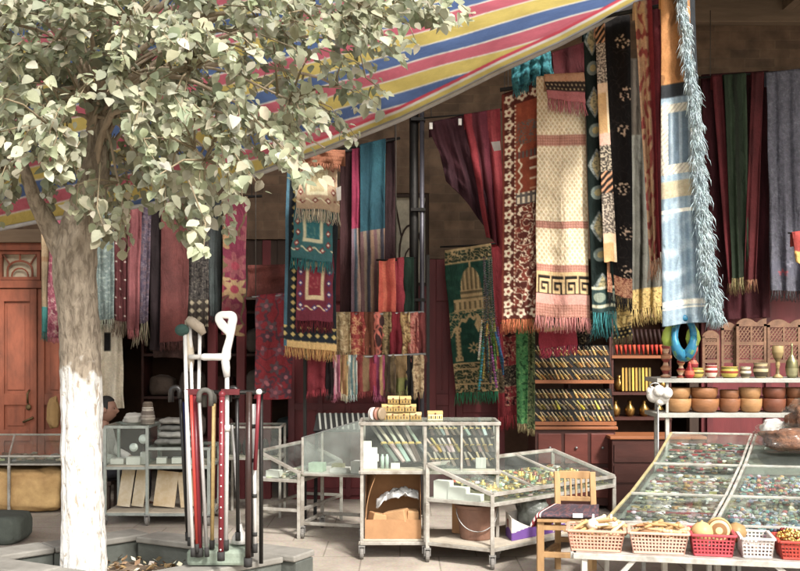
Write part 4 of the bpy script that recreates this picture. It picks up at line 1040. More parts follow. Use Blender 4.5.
def boxthing(name, label, cat, c, d, mat, rz=0, group=None, bev=.003, tx=0, ty=0):
    mb = MB(); mb.box(c, d, rz, tx, ty); o = mb.build(name, mat); bevel(o, bev); return tag(o, label, cat, group)
def trinkets(label, pts, r, cols, rr, name='trinkets', mat=None, flat=.5, kind='stuff'):
    mb = MB()
    for p in pts:
        mb.col = jit(rr.choice(cols), .2, rr); q = rr.random(); s = r * rr.uniform(.5, 1.2)
        if q < .35: mb.ball(p + V(0, 0, s * .4), s, 8, (1, 1, flat))
        elif q < .6: mb.box(p + V(0, 0, s * .35), (s * 2.2, s * 1.2, s * .7), rr.uniform(0, 3))
        elif q < .85: mb.lathe(p, [(s, 0), (s * 1.1, s * .3), (s * .7, s * .45), (s * .5, s * .2)], 10)
        else: mb.tube([p + V(s * 1.2 * math.cos(a), s * 1.2 * math.sin(a), s * .2) for a in [2 * pi * k / 8 for k in range(9)]], s * .2, 5)
    return tag(mb.build(name, mat or VP), label, 'trinkets', kind=kind)

# --- cart with sloped glass lid; quad A(front left) B C D on plan, heights zb (case floor), zl low edge, zh ridge
def slopecase(label, A_, B_, C_, D_, zb, zl, zh, ndiv=3, zs=.12, casters=True, shelf=True):
    """A ridge end, B low end (A-B faces us), C low far, D ridge far"""
    A_, B_, C_, D_ = [Vector(q) for q in (A_, B_, C_, D_)]
    z = lambda p, h: Vector((p.x, p.y, h))
    t = thing('glass_case_cart', label, 'display case', z((A_ + C_) / 2, 0), CG)
    wv = .028; zf = zb - .03
    for p in (A_, B_, C_, D_):
        bars('leg', [(z(p, .10 if casters else 0), z(p, zf))], .03, cartm, t)
        if casters: caster(z(p, 0), t)
    ring = lambda h: [(z(a, h), z(b, h)) for a, b in ((A_, B_), (B_, C_), (C_, D_), (D_, A_))]
    bars('case_frame', ring(zb) + [(z(A_, zf), z(A_, zh)), (z(B_, zf), z(B_, zl)), (z(C_, zf), z(C_, zl)), (z(D_, zf), z(D_, zh)), (z(A_, zh), z(B_, zl)), (z(D_, zh), z(C_, zl)), (z(A_, zh), z(D_, zh)), (z(B_, zl), z(C_, zl))], wv, cartm, t)
    if ndiv > 1: bars('lid_bar', [(z(A_.lerp(D_, k / ndiv), zh + .004), z(B_.lerp(C_, k / ndiv), zl + .004)) for k in range(1, ndiv)], .018, cartm, t)
    bars('lower_frame', ring(zs + .02), .026, cartm, t)
    mb = MB(); mb.hexa([z(p, zb - .012) for p in (A_, B_, C_, D_)] + [z(p, zb) for p in (A_, B_, C_, D_)]); mb.build('case_floor', board, t)
    if shelf: mb = MB(); mb.hexa([z(p, zs + .034) for p in (A_, B_, C_, D_)] + [z(p, zs + .05) for p in (A_, B_, C_, D_)]); mb.build('lower_shelf', board, t)
    pane([z(A_, zh), z(B_, zl), z(C_, zl), z(D_, zh)], t); pane([z(A_, zb), z(B_, zb), z(B_, zl), z(A_, zh)], t); pane([z(B_, zb), z(C_, zb), z(C_, zl), z(B_, zl)], t); pane([z(D_, zb), z(C_, zb), z(C_, zl), z(D_, zh)], t)
    return t
def inside(A_, B_, C_, D_, u, v, z): p = Vector(A_).lerp(Vector(B_), u).lerp(Vector(D_).lerp(Vector(C_), u), v); return Vector((p.x, p.y, z))

# CART 3, long sloped case running back to the right
A3, B3, C3, D3 = V(.21, 7.62, 0), V(.68, 7.36, 0), V(1.79, 8.36, 0), V(1.32, 8.64, 0)
slopecase('long sloped glass case on wheels with brown bucket on its lower shelf', A3, B3, C3, D3, .475, .55, .74, 3)
t3 = bpy.data.objects['glass_case_cart']
I3 = lambda u, v, z: inside(A3, B3, C3, D3, u, v, z)
mb = MB(); mb.hexa([I3(u, v, .478) for u, v in ((.03, .11), (.97, .11), (.97, .98), (.03, .98))] + [I3(u, v, .486 + .11 * (1 - u)) for u, v in ((.03, .11), (.97, .11), (.97, .98), (.03, .98))]); mb.build('sloping_tray', M('olive tray cloth', '6f6a4e', .9, 0, .2, 12, .2), t3)
rr = random.Random(21)
TC = C('b8a060', '8a7a4a', '6a7a5a', 'c8c0a8', '9a5a40', '7a8a7a', 'd0b870', '50584a', 'a88a4a', 'c0ccc0')
trinkets('small gilt and green trinkets filling the long sloped case', [inside(A3, B3, C3, D3, u_, rr.uniform(.12, .97), .488 + .11 * (1 - u_) + rr.random() * .02) for u_ in [rr.uniform(.06, .94) for k in range(1300)]], .023, TC, rr)
for i, (u, v, d) in enumerate(((.12, .06, (.13, .09, .14)), (.36, .06, (.15, .09, .10)), (.6, .06, (.13, .08, .055)))):
    boxthing('white_box', ['white card box at the tall end of the long sloped case', 'white card box in the middle of the sloped case end', 'flat white card box at the low end of the sloped case'][i], 'box', inside(A3, B3, C3, D3, u, v, .476 + d[2] / 2), d, white, -.45, 'white card boxes in the sloped case')
for k in range(60):
    u, v = rr.uniform(.15, .92), rr.uniform(.13, .95); mb = MB(); mb.col = jit(rr.choice(C('c8a84a', 'b08a3a', '8a9a7a', '7a4a3a')), .1, rr); s = rr.uniform(.8, 1.2)
    mb.lathe(inside(A3, B3, C3, D3, u, v, .487 + .11 * (1 - u)), [(.014 * s, 0), (.022 * s, .015), (.026 * s, .03), (.018 * s, .045), (.010 * s, .05), (.014 * s, .062 if u < .6 else .055)], 12)
    tag(mb.build('little_pot', VC('painted brass', .35, 0, 20, .15, metal=.4), None, True), 'little round painted pot inside the long sloped glass case', 'pot', 'little pots in the sloped case')
# under it: bucket, boxes, sack, pallet boards
S3 = lambda u, v, z=.172: inside(A3, B3, C3, D3, u, v, z)
bk = thing('bucket', 'big worn brown plastic bucket on the shelf under the sloped case', 'bucket', S3(.42, .16))
mb = MB(); c = S3(.42, .16); mb.lathe(c, [(.118, 0), (.122, .01), (.152, .235), (.168, .24), (.168, .262), (.158, .265), (.15, .25), (.115, .012), (0, .01)], 32); mb.build('tub', M('brown plastic', '7d5a48', .5, 0, .25, 7, .1, dirt='6a4a3c'), bk, smooth=False)
mb = MB(); mb.tube([c + V(.158 * math.cos(a), -.158 * abs(math.sin(a)) * .55 - .07, .235 - .16 * math.sin(a)) for a in [pi * k / 16 for k in range(17)]], .004, 6); mb.build('handle', steel, bk, smooth=True)
cb = thing('carton', 'white carton with purple band and torn open top behind the bucket', 'box', S3(.75, .36), None)
wc, pc = hx('dcd6cc'), hx('6f4a94')
q0, q1 = S3(.60, .30), S3(.93, .18); q2, q3 = S3(.93, .60), S3(.56, .60)
mb = MB()
def cside(a, b, hs, n=14):
    hv = lambda t: hs(t)
    for k in range(n):
        p, q = a.lerp(b, k / n), a.lerp(b, (k + 1) / n); t = (k + .5) / n; h = hs(t); zpv = .055 + .03 * math.sin(pi * t)
        up = V(0, 0, 1); mb.col = pc; mb.sheet([p, q, q + up * zpv, p + up * zpv], .004); mb.col = wc; mb.sheet([p + up * zpv, q + up * zpv, q + up * hs((k + 1) / n), p + up * hs(k / n)], .004)
cside(q0, q1, lambda t: .19 - .02 * t); cside(q1, q2, lambda t: .17 - .10 * math.sin(pi * t) if t < .7 else .16); cside(q2, q3, lambda t: .17); cside(q3, q0, lambda t: .18)
mb.build('box_side', VC('printed carton', .7, 0, 20, .1), cb)
mb = MB(); mb.col = hx('b8a888'); p = S3(.93, .5); mb.sheet([p, p + V(.03, .03, 0), p + V(.05, .03, .2), p + V(.01, 0, .2)], .004); mb.build('box_flap', WC, cb)
cu = bpy.data.curves.new('letter', 'FONT'); cu.body = 'n'; cu.size = .13; cu.extrude = .001; cu.align_x = 'CENTER'
to = bpy.data.objects.new('letter_tmp', cu); COL.objects.link(to); dg = bpy.context.evaluated_depsgraph_get(); me = bpy.data.meshes.new_from_object(to.evaluated_get(dg)); bpy.data.objects.remove(to)
lt = bpy.data.objects.new('printed_letter', me); COL.objects.link(lt); lt.parent = cb
pp = q0.lerp(q1, .42) + V(0, 0, .085); dq = (q1 - q0).normalized(); lt.location = pp - cb.location + V(dq.y, -dq.x, 0) * .007; lt.rotation_euler = (pi / 2, 0, math.atan2(dq.y, dq.x)); lt.data.materials.clear(); lt.data.materials.append(M('red brown ink', '8a4a34', .7, 0, .1, 8, 0))
def sack(name, label, cat, c, d, mat, seed, n=26, lump=.22, group=None, sq=.75):
    c = Vector(c); mb = MB()
    def fp(u, v):
        a = 2 * pi * u; t = pi * v; q = V(math.sin(t) * math.cos(a), math.sin(t) * math.sin(a), -math.cos(t))
        k = 1 + lump * nz(q.x * 1.6 + seed, q.y * 1.6, q.z * 1.6) + lump * .5 * nz(q.x * 4 + seed, q.y * 4, q.z * 4)
        q = V(math.copysign(abs(q.x) ** sq, q.x), math.copysign(abs(q.y) ** sq, q.y), math.copysign(abs(q.z) ** sq, q.z))
        p = c + V(q.x * d[0] / 2 * k, q.y * d[1] / 2 * k, q.z * d[2] / 2 * k); p.z = max(p.z, c.z - d[2] / 2 * .92); return p
    mb.grid(n * 2, n, fp); o = mb.build(name, mat, None, True); return tag(o, label, cat, group)
plast = M('crumpled grey plastic', '6b7068', .35, 0, .3, 7, .6, spec=.5, bscale=14)
sack('plastic_sack', 'dark grey plastic sack stuffed in the purple banded carton', 'sack', S3(.72, .44, .34), (.26, .30, .26), plast, 3)
for k, (u0, u1) in enumerate(((.02, .3), (.36, .64), (.7, .97))):
    p, q = S3(u0, .03, .185), S3(u1, .03, .185)
for k in range(4):
    a, b = S3(.03 + .24 * k, .005, .1795), S3(.03 + .24 * k, .62, .1795)
boxthing('brown_carton', 'plain brown carton flap standing left of the brown bucket', 'box', S3(.10, .22, .172 + .12), (.05, .20, .235), M('corrugated card', 'a5794f', .85, 0, .2, 6, .1), .9)

# CART 2, upright glass cabinet with carton below
fr2 = frame((-.306, 7.70, 0), (1, 0, 0), (0, 1, 0)); W2, D2 = 1.07, .45
t2 = thing('glass_cabinet_cart', 'upright glass cabinet on wheels with a big brown carton below', 'display case', fr2(W2 / 2, D2 / 2), CG)
for a in (.012, .5, W2 - .012):
    for b in (.012, D2 - .012):
        bars('leg', [(fr2(a, b, .1), fr2(a, b, 1.03))], .026, cartm, t2); caster(fr2(a, b), t2)
def ring2(z): return [(fr2(0, 0, z), fr2(W2, 0, z)), (fr2(W2, 0, z), fr2(W2, D2, z)), (fr2(W2, D2, z), fr2(0, D2, z)), (fr2(0, D2, z), fr2(0, 0, z))]
bars('cabinet_frame', ring2(1.045) + ring2(.67) + ring2(.125), .026, cartm, t2)
bars('cabinet_frame', [(fr2(.78, 0, .68), fr2(.78, 0, 1.04))], .018, cartm, t2)
for z, nm in ((.683, 'cabinet_floor'), (.14, 'lower_shelf')): mb = MB(); mb.bb(fr2(.01, .01, z), fr2(W2 - .01, D2 - .01, z + .012)); mb.build(nm, board, t2)
for a, b in ((.012, .5), (.5, .78), (.78, W2 - .012)): pane([fr2(a + .012, -.002, .69), fr2(b - .012, -.002, .69), fr2(b - .012, -.002, 1.035), fr2(a + .012, -.002, 1.035)], t2)
pane([fr2(.01, .0, 1.058), fr2(W2 - .01, 0, 1.058), fr2(W2 - .01, D2, 1.058), fr2(.01, D2, 1.058)], t2, 'glass_top')
pane([fr2(W2, .01, .69), fr2(W2, D2 - .01, .69), fr2(W2, D2 - .01, 1.035), fr2(W2, .01, 1.035)], t2)
mb = MB(); mb.bb(fr2(.01, D2 - .006, .69), fr2(W2 - .01, D2, 1.03)); mb.build('back_panel', M('dark backing', '3a3630', .8), t2)
# sloping black trays with slanting knives and combs
tray = M('black tray cloth', '1f1e1d', .9, 0, .2, 20, .2)
KG = 'slanting knives and pens in the glass cabinet'
def slantrow(f, a0, a1, n, z0, b0, dz, db, cols, rr, nm, lab, grp, ln=.16, w=.022, skew=.06, cat='knife'):
    """row of flat slender goods lying on a sloping tray"""
    proto = {}
    for k in range(n):
        a = a0 + (a1 - a0) * (k + .5) / n; c = mixc(cols[k % len(cols)], hx('2a2320'), rr.choice((0, .15, .3, .6)))
        u = rr.uniform(.9, 1.05); skew_ = skew * rr.uniform(.5, 1.6)
        lo_ = f(a + skew_ * .5, b0, z0 + .012); hi_ = f(a - skew_ * .5, b0 + db, z0 + dz + .012)
        key = k % 4
        mb = MB(); m_ = lo_.lerp(hi_, .45)
        mb.col = jit(c, .1, rr); mb.bar(lo_, m_, w, .014); mb.col = jit(mixc(c, hx('b8b09c'), .45), .1, rr); mb.bar(m_, lo_.lerp(hi_, .92), w * .72, .008); mb.col = hx('b8a058'); mb.bar(lo_.lerp(hi_, .43), lo_.lerp(hi_, .48), w * 1.25, .016)
        o = mb.build(nm, VP); tag(o, lab, cat, grp)
def traything(label, f, a0, a1, z0, b0, dz, db, thick=.012):
    mb = MB(); q = [f(a0, b0, z0), f(a1, b0, z0), f(a1, b0 + db, z0 + dz), f(a0, b0 + db, z0 + dz)]; mb.sheet(q, -thick if False else thick)
    n = V(0, 0, 1)
    for a in (q[0], q[1]): pass
    lip = MB(); mb.bar(q[0] + V(0, 0, .012), q[1] + V(0, 0, .012), .014)
    return tag(mb.build('display_tray', tray), label, 'tray', 'black sloping display trays')
rr = random.Random(5)
KC = C('6a7a78', 'c0a49a', '9aa6a4', 'b8b0a8', '7a6a62')
traything('sloping tray behind white boxes in the left cabinet bay', fr2, .03, .48, .72, .10, .28, .24)
slantrow(fr2, .14, .47, 6, .73, .09, .29, .24, KC, rr, 'comb', 'pale slanting comb on the sloping tray in the left cabinet bay', 'pale combs in the cabinet', .3, .038, .16, 'comb')
for z0, lab, cl in ((.70, 'lower sloping tray in the middle cabinet bay', C('5a4a40', '6a6058', '4a4440')), (.80, 'middle sloping tray in the middle cabinet bay', C('c8b4b0', 'd8b428', 'b0a8a0', 'c0a8a8')), (.92, 'upper sloping tray in the middle cabinet bay', C('7a6a60', 'a89888', '8aa098', 'b09a8a'))):
    traything(lab, fr2, .51, .77, z0, .04 + (z0 - .7) * .9, .10, .10)
    slantrow(fr2, .53, .76, 6, z0, .03 + (z0 - .7) * .9, .11, .10, cl, rr, 'folding_knife', lab.replace('sloping tray', 'slanting knife, one of the row').replace('in the', 'in'), KG, .15, .026, .06)
for z0, lab, cl in ((.70, 'lower sloping tray in the right cabinet bay', C('6a6058', '8a847a', '9a7a4a')), (.80, 'middle sloping tray in the right cabinet bay', C('8a6a34', '4a4440', '6a5a50')), (.92, 'upper sloping tray in the right cabinet bay', C('9ab0a8', '5a4a40', '7a6a60'))):
    traything(lab, fr2, .79, 1.05, z0, .04 + (z0 - .7) * .9, .10, .10)
    slantrow(fr2, .80, 1.04, 5, z0, .03 + (z0 - .7) * .9, .11, .10, cl, rr, 'folding_knife', lab.replace('sloping tray', 'slanting knife, one of the row').replace('in the', 'in'), KG, .15, .026, .06)
wbx = [((.07, .07, .695), (.12, .10, .055), 'lowest white box of the tall stack in the left cabinet bay'), ((.075, .07, .751), (.13, .10, .05), 'second white box of the tall stack in the left cabinet bay'), ((.07, .07, .802), (.12, .09, .05), 'third white box of the tall stack in the left cabinet bay'), ((.05, .07, .853), (.07, .07, .05), 'small white box on top of the tall stack in the cabinet'), ((.27, .05, .695), (.07, .05, .04), 'small white box alone at the front of the cabinet')]
for (a, b, z), d, lab in wbx: boxthing('white_box', lab, 'box', fr2(a, b, z + d[2] / 2), d, white, R.uniform(-.06, .06), 'white boxes in the cabinet')
for a in (.17, .205): mb = MB(); mb.lathe(fr2(a, .05, .695), [(.014, 0), (.014, .09), (.008, .10), (.008, .11)], 12); tag(mb.build('glass_bottle', M('pale green glass', 'a9c0b4', .15, 0, .05, 5, 0), None, True), 'little pale green bottle beside the white boxes in the cabinet', 'bottle', 'little bottles in the cabinet')
boxthing('striped_card', 'pale striped card standing low in the right cabinet bay', 'card', fr2(.93, .02, .74), (.08, .008, .085), M('striped card', 'b5b5ae', .7, 0, .4, 60, 0, stretch=(4, 1, .1)))
# goods on top of the cabinet
def giftbox(p, lab, c1, rz, s=1.0, grp='small decorated boxes piled on the cabinet'):
    b = thing('decorated_box', lab, 'box', p, grp); p = Vector(p); L = .085 * s; dp = .06 * s; h = .034 * s
    rr = random.Random(int(p.x * 1000 + p.z * 7919))
    from mathutils import Matrix
    Rm = Matrix.Rotation(rz, 3, 'Z'); q = lambda x, y, z: p + Rm @ V(x, y, z)
    mb = MB(); mb.col = hx(c1); mb.hexa([q(-L / 2, -dp / 2, 0), q(L / 2, -dp / 2, 0), q(L / 2, dp / 2, 0), q(-L / 2, dp / 2, 0), q(-L / 2, -dp / 2, h), q(L / 2, -dp / 2, h), q(L / 2, dp / 2, h), q(-L / 2, dp / 2, h)])
    for k in range(7): mb.col = hx('4a3a24') if k % 2 else hx('b08a3c'); x = -L * .42 + L * .14 * k; mb.box(q(x, -dp / 2 - .001, h * .5), (L * .08, .003, h * .5), rz)
    mb.build('box_body', VC('painted tin', .4, 0, 20, .15), b)
    l = MB(); l.col = hx(R.choice(['b89c60', 'c4ac78', 'a58a50'])); n = 8
    prof = [(-dp / 2 - .002, h + .001), (-dp / 2 - .002, h + .010), (-dp * .33, h + .022), (0, h + .027), (dp * .33, h + .022), (dp / 2 + .002, h + .010), (dp / 2 + .002, h + .001)]
    l.prism([q(-L / 2 - .002, y, z) for y, z in prof], Rm @ V(L + .004, 0, 0)); l.col = hx('6a3a28'); l.box(q(0, -dp / 2 - .003, h + .006), (.012, .004, .012), rz); l.build('lid', VC('painted tin'), b)
zt = 1.064; pil = []
n = 0
for lay, (k0, cnt) in enumerate(((.155, 4), (.205, 3), (.205, 2))):
    for i in range(cnt):
        pil.append((k0 + (.0 if lay < 2 else .05) + i * .092, zt + lay * .063, lay, i, cnt))
pos = {4: ['leftmost', 'second', 'third', 'rightmost'], 3: ['left', 'middle', 'right'], 2: ['left', 'right']}
ln_ = ['bottom', 'middle', 'top']
for x, z, lay, i, cnt in pil: giftbox(fr2(x, .16 + R.uniform(-.01, .01), z), f'gilt painted little box, {pos[cnt][i]} in the {ln_[lay]} row of the pile', R.choice(['a08850', '8d7440', 'b09a68']), R.uniform(-.15, .15))
giftbox(fr2(.58, .14, zt), 'long cream little box with red spot right of the pile', 'd8cc9c', .05, 1.35)
for i, (a, c, lab) in enumerate(((.085, 'ddd8d2', 'white spotted round box at the left end of the cabinet top'), (.118, '9a6a5a', 'reddish brown round box next to the white round one'), (.148, '8d7a60', 'tan banded round box third from the cabinet left end'))):
    t = MB(); t.col = hx(c); cc = [hx(c), mixc(hx(c), hx('6a2a20'), .4), hx(c), mixc(hx(c), hx('40281c'), .5), hx(c), hx(c), hx(c), hx(c)]
    t.lathe(fr2(a + .012, .08, zt + .052), [(.0, -.018), (.04, -.018), (.050, -.010), (.052, 0), (.050, .010), (.04, .018), (.02, .02), (0, .02)], 24, cc, axis=(.75, -.6, 0)); o = t.build('round_box', VC('painted tin'), None); tag(o, lab, 'box', 'round painted boxes on the cabinet')
# open brown carton under the cabinet
card = M('corrugated card', 'a5794f', .85, 0, .2, 6, .1)
cbx = thing('carton', 'open brown cardboard carton on the shelf under the glass cabinet', 'box', fr2(.25, .2, .152))
mb = MB(); mb.bb(fr2(.035, .03, .153), fr2(.47, .036, .30)); mb.build('front_panel', card, cbx)
for a in (.035, .464):
    mb = MB(); pr = [(.037, .153), (.037, .30), (.10, .40), (.20, .56), (.30, .62), (.38, .63), (.38, .153)]
    mb.prism([fr2(a, b, z) for b, z in pr], V(.006, 0, 0)); mb.build('side_panel', card, cbx)
mb = MB(); mb.bb(fr2(.042, .374, .153), fr2(.463, .38, .62)); mb.build('back_panel', card, cbx)
mb = MB(); q = []
for k in range(9): t = k / 8; q.append((.04 + .08 * t ** 2, .30 + .33 * t))
mb.grid(1, 8, lambda u, v: fr2(.042 + .07 * v ** 2 , .04 + .30 * u, .30 + .32 * v)); solid(mb.build('carton_flap', card, cbx), .005)
mb = MB(); mb.bb(fr2(.042, .037, .154), fr2(.463, .373, .16)); mb.build('bottom_panel', card, cbx)
for c, d, rz, lab in (((.14, .12, .29), (.14, .12, .09), .4, 'brown paper parcel at the left in the open carton'), ((.28, .11, .31), (.18, .11, .10), -.35, 'brown paper parcel slanting in the middle of the open carton'), ((.40, .13, .30), (.09, .14, .12), .1, 'brown paper parcel upright at the right of the open carton')):
    boxthing('paper_parcel', lab, 'parcel', fr2(*c), d, M('parcel paper', 'b58a5c', .8, 0, .2, 8, .15), rz, 'brown parcels in the open carton', .008, 0, rz * .6)
mb = MB(); rr = random.Random(8)
def bagp(u, v):
    a = fr2(.12 + .33 * u, .10 + .16 * v, .40 + .10 * math.sin(pi * (.15 + .7 * u)) + .04 * math.sin(pi * v) - .06 * (1 - u)); return a + V(0, 0, .035 * nz(u * 5, v * 5, 2) + .015 * nz(u * 14, v * 14, 7)) + V(0, .03 * nz(u * 6, v * 6, 9), 0)
mb.grid(40, 24, bagp); o = mb.build('plastic_bag', M('clear grey plastic film', 'a9a9a8', .25, 0, .35, 9, .4, spec=.6, bscale=20), None, True); solid(o, .01); tag(o, 'crumpled clear grey plastic bag lying over the brown parcels', 'bag')

# CART 1, sloping sided glass case left of the cabinet
f1 = frame((-.83, 8.52, 0), (.965, -.26, 0), (.26, .965, 0)); W1, D1 = .53, .50
t1 = thing('glass_case_cart', 'tall slope topped glass case on open steel legs left of the cabinet', 'display case', f1(W1 / 2, D1 / 2), CG)
for a, b in ((0, 0), (W1, 0), (W1, D1), (0, D1)): bars('leg', [(f1(a, b, .1), f1(a, b, .53))], .03, cartm, t1); caster(f1(a, b), t1)
rg = lambda z: [(f1(0, 0, z), f1(W1, 0, z)), (f1(W1, 0, z), f1(W1, D1, z)), (f1(W1, D1, z), f1(0, D1, z)), (f1(0, D1, z), f1(0, 0, z))]
bars('lower_frame', rg(.13), .028, cartm, t1)
zc, zlo, zhi = .545, .86, 1.02
bars('case_frame', rg(zc) + [(f1(0, 0, zc), f1(0, 0, zlo)), (f1(0, D1, zc), f1(0, D1, zlo)), (f1(W1, 0, zc), f1(W1, 0, zhi)), (f1(W1, D1, zc), f1(W1, D1, zhi))], .02, cartm, t1)
bars('top_frame', [(f1(0, 0, zlo), f1(W1, 0, zhi)), (f1(0, D1, zlo), f1(W1, D1, zhi)), (f1(0, 0, zlo), f1(0, D1, zlo))], .008, steel, t1)
mb = MB(); mb.hexa([f1(a, b, zc + .002) for a, b in ((0, 0), (W1, 0), (W1, D1), (0, D1))] + [f1(a, b, zc + .014) for a, b in ((0, 0), (W1, 0), (W1, D1), (0, D1))]); mb.build('case_floor', M('white shelf board', 'cfcbc2', .7), t1)
g1 = GLASS('milky dusty glass', (.95, .97, .96), .10)
pane([f1(0, 0, zc), f1(W1, 0, zc), f1(W1, 0, zhi), f1(0, 0, zlo)], t1, mat=g1); pane([f1(0, 0, zlo), f1(W1, 0, zhi), f1(W1, D1, zhi), f1(0, D1, zlo)], t1, mat=g1); pane([f1(0, D1, zc), f1(W1, D1, zc), f1(W1, D1, zhi), f1(0, D1, zlo)], t1, mat=g1); pane([f1(0, 0, zc), f1(0, 0, zlo), f1(0, D1, zlo), f1(0, D1, zc)], t1, mat=g1)
for (a, b), d, m_, lab in (((.09, .12), (.13, .10, .075), M('pale green box card', 'a9bfa8', .7), 'pale green box at the left of the slope topped case'), ((.30, .10), (.15, .10, .035), white, 'flat white box in the middle of the slope topped case'), ((.46, .12), (.10, .12, .10), white, 'white upright box at the right of the slope topped case'), ((.22, .30), (.10, .08, .05), M('olive box card', '8d8a68', .7), 'olive box at the back of the slope topped case')):
    boxthing('goods_box', lab, 'box', f1(a, b, zc + .015 + d[2] / 2), d, m_, -.26, 'boxes in the slope topped case')
# black rack of striped pens behind it
pr_ = thing('pen_rack', 'black slanting rack of pale striped pens behind the slope topped case', 'rack', P(340, 424, 9.35))
f = frame((-.80, 9.25, 0), (1, 0, 0), (0, 1, 0)); mb = MB(); mb.sheet([f(0, 0, .84), f(.52, 0, .84), f(.50, .16, .99), f(.02, .16, .99)], .015); mb.bar(f(.0, .16, .0), f(.02, .16, .98), .03); mb.bar(f(.52, .16, 0), f(.50, .16, .98), .03); mb.build('rack_board', tray, pr_)
for k in range(9): mb = MB(); a = .035 + k * .052; mb.bar(f(a + .03, .0, .862), f(a + .005, .15, 1.0), .018, .012); mb.build('pen', M('pale pen plastic', '8f9088', .4), pr_)

# CASE C, small sloped case, and tall box case behind the sticks
AC, BC_, CC, DC = V(-1.22, 8.62, 0), V(-.86, 8.50, 0), V(-.55, 9.35, 0), V(-.91, 9.47, 0)
slopecase('small sloped glass case on wheels just right of the walking sticks', AC, BC_, CC, DC, .49, .56, .73, 1, .22, False, False)
rr = random.Random(31)
trinkets('pale small goods laid in the small sloped glass case', [inside(AC, BC_, CC, DC, rr.uniform(.05, .95), rr.uniform(.03, .95), .49 + rr.random() * .02) for k in range(110)], .022, C('c8c4b8', '9a9a8c', 'b8a890', '7a7a70', 'd8d4cc'), rr)
boxthing('white_box', 'white box lying in the small sloped glass case', 'box', inside(AC, BC_, CC, DC, .25, .12, .53), (.12, .09, .06), white, -.3)
fB = frame((-1.66, 9.5, 0), (1, 0, 0), (0, 1, 0))
tb = thing('glass_box_case', 'tall framed glass box case on a stand behind the walking sticks', 'display case', fB(.26, .2), None)
for a, b in ((0, 0), (.52, 0), (.52, .4), (0, .4)): bars('leg', [(fB(a, b, 0), fB(a, b, .86))], .024, cartm, tb)
for z in (.56, .86): bars('case_frame', [(fB(0, 0, z), fB(.52, 0, z)), (fB(.52, 0, z), fB(.52, .4, z)), (fB(.52, .4, z), fB(0, .4, z)), (fB(0, .4, z), fB(0, 0, z))], .02, cartm, tb)
pane([fB(.01, 0, .57), fB(.51, 0, .57), fB(.51, 0, .85), fB(.01, 0, .85)], tb); pane([fB(0, 0, .865), fB(.52, 0, .865), fB(.52, .4, .865), fB(0, .4, .865)], tb)
mb = MB(); mb.bb(fB(.01, .01, .565), fB(.51, .39, .575)); mb.build('case_floor', board, tb)
for k in range(5):
    mb = MB(); c = fB(.08 + k * .09, .2, .576); mb.col = hx('3a3230'); mb.lathe(c, [(.03, 0), (.042, .04), (.04, .10), (.02, .15), (.0, .16)], 14); tag(mb.build('felt_hat', VC('felt', .9, .3), None, True), 'dark felt hat in the tall framed glass box case', 'hat', 'dark felt hats in the box case')

# CABINETS A and B, left of the sticks
def cabinet(label, o, W_, D_, z0, z1, z2, u=(1, 0, 0), v=(0, 1, 0)):
    f = frame(o, u, v); t = thing('glass_cabinet_cart', label, 'display case', f(W_ / 2, D_ / 2), CG)
    cs = ((0, 0), (W_, 0), (W_, D_), (0, D_)); gm = M('grey green steel frame', 'a3aaa4', .45, .3, .3, 12, .1)
    for a, b in cs: bars('leg', [(f(a, b, .09), f(a, b, z2))], .028, gm, t); caster(f(a, b), t, .042)
    for z in (z0, z1, z2): bars('cabinet_frame', [(f(*cs[i], z), f(*cs[(i + 1) % 4], z)) for i in range(4)], .026, gm, t)
    for z, nm in ((z0, 'lower_shelf'), (z1, 'cabinet_floor')): mb = MB(); mb.hexa([f(a, b, z + .013) for a, b in cs] + [f(a, b, z + .024) for a, b in cs]); mb.build(nm, board, t)
    pane([f(.012, 0, z1 + .03), f(W_ - .012, 0, z1 + .03), f(W_ - .012, 0, z2 - .012), f(.012, 0, z2 - .012)], t); pane([f(W_, .012, z1 + .03), f(W_, D_ - .012, z1 + .03), f(W_, D_ - .012, z2 - .012), f(W_, .012, z2 - .012)], t); pane([f(0, 0, z2 + .014), f(W_, 0, z2 + .014), f(W_, D_, z2 + .014), f(0, D_, z2 + .014)], t); pane([f(0, D_ - .012, z1 + .03), f(0, .012, z1 + .03), f(0, .012, z2 - .012), f(0, D_ - .012, z2 - .012)], t)
    return f
fa = cabinet('narrow glass cabinet with two white boards below, right of the trunk', (-2.69, 9.12, 0), .385, .45, .10, .52, .895)
plank = M('white painted board', 'd5cdbd', .7, 0, .15, 5, .1, dirt='b39a6a')
for a, lab, w_ in ((.14, 'wide white board leaning on the shelf of the narrow cabinet', .12), (.27, 'second white board leaning at the right in the narrow cabinet', .11)):
    boxthing('leaning_board', lab, 'board', fa(a, .2, .135 + .185), (w_, .018, .36), plank, 0, 'white boards leaning in the narrow cabinet', .003, -.12, .12)
for a, b, r, lab in ((.235, .1, .04, 'round silver dish standing in the narrow glass cabinet'), (.31, .16, .045, 'second round dish behind the silver one in the narrow cabinet')):
    mb = MB(); c = fa(a, b, .70 if a < .3 else .77); mb.lathe(c, [(r, 0), (r * .95, .006), (r * .5, .012), (0, .012)], 24, axis=(.1, -1, .15)); o = mb.build('round_dish', M('silver dish', 'c9ccc8', .35, .5, .15, 30, .1), None); tag(o, lab, 'dish', 'round dishes in the narrow cabinet')
for (a, b), d, lab in (((.08, .15), (.12, .12, .05), 'grey white box at the left of the narrow glass cabinet'), ((.24, .1), (.13, .10, .07), 'white box under the dishes in the narrow glass cabinet'), ((.33, .14), (.07, .10, .11), 'tall white box at the right of the narrow glass cabinet')): boxthing('goods_box', lab, 'box', fa(a, b, .545 + d[2] / 2), d, white, .05, 'boxes in the narrow cabinet')
fb = cabinet('low glass cabinet with grey cloths piled on it, left of the sticks', (-2.30, 9.1, 0), .56, .5, .10, .53, .70)
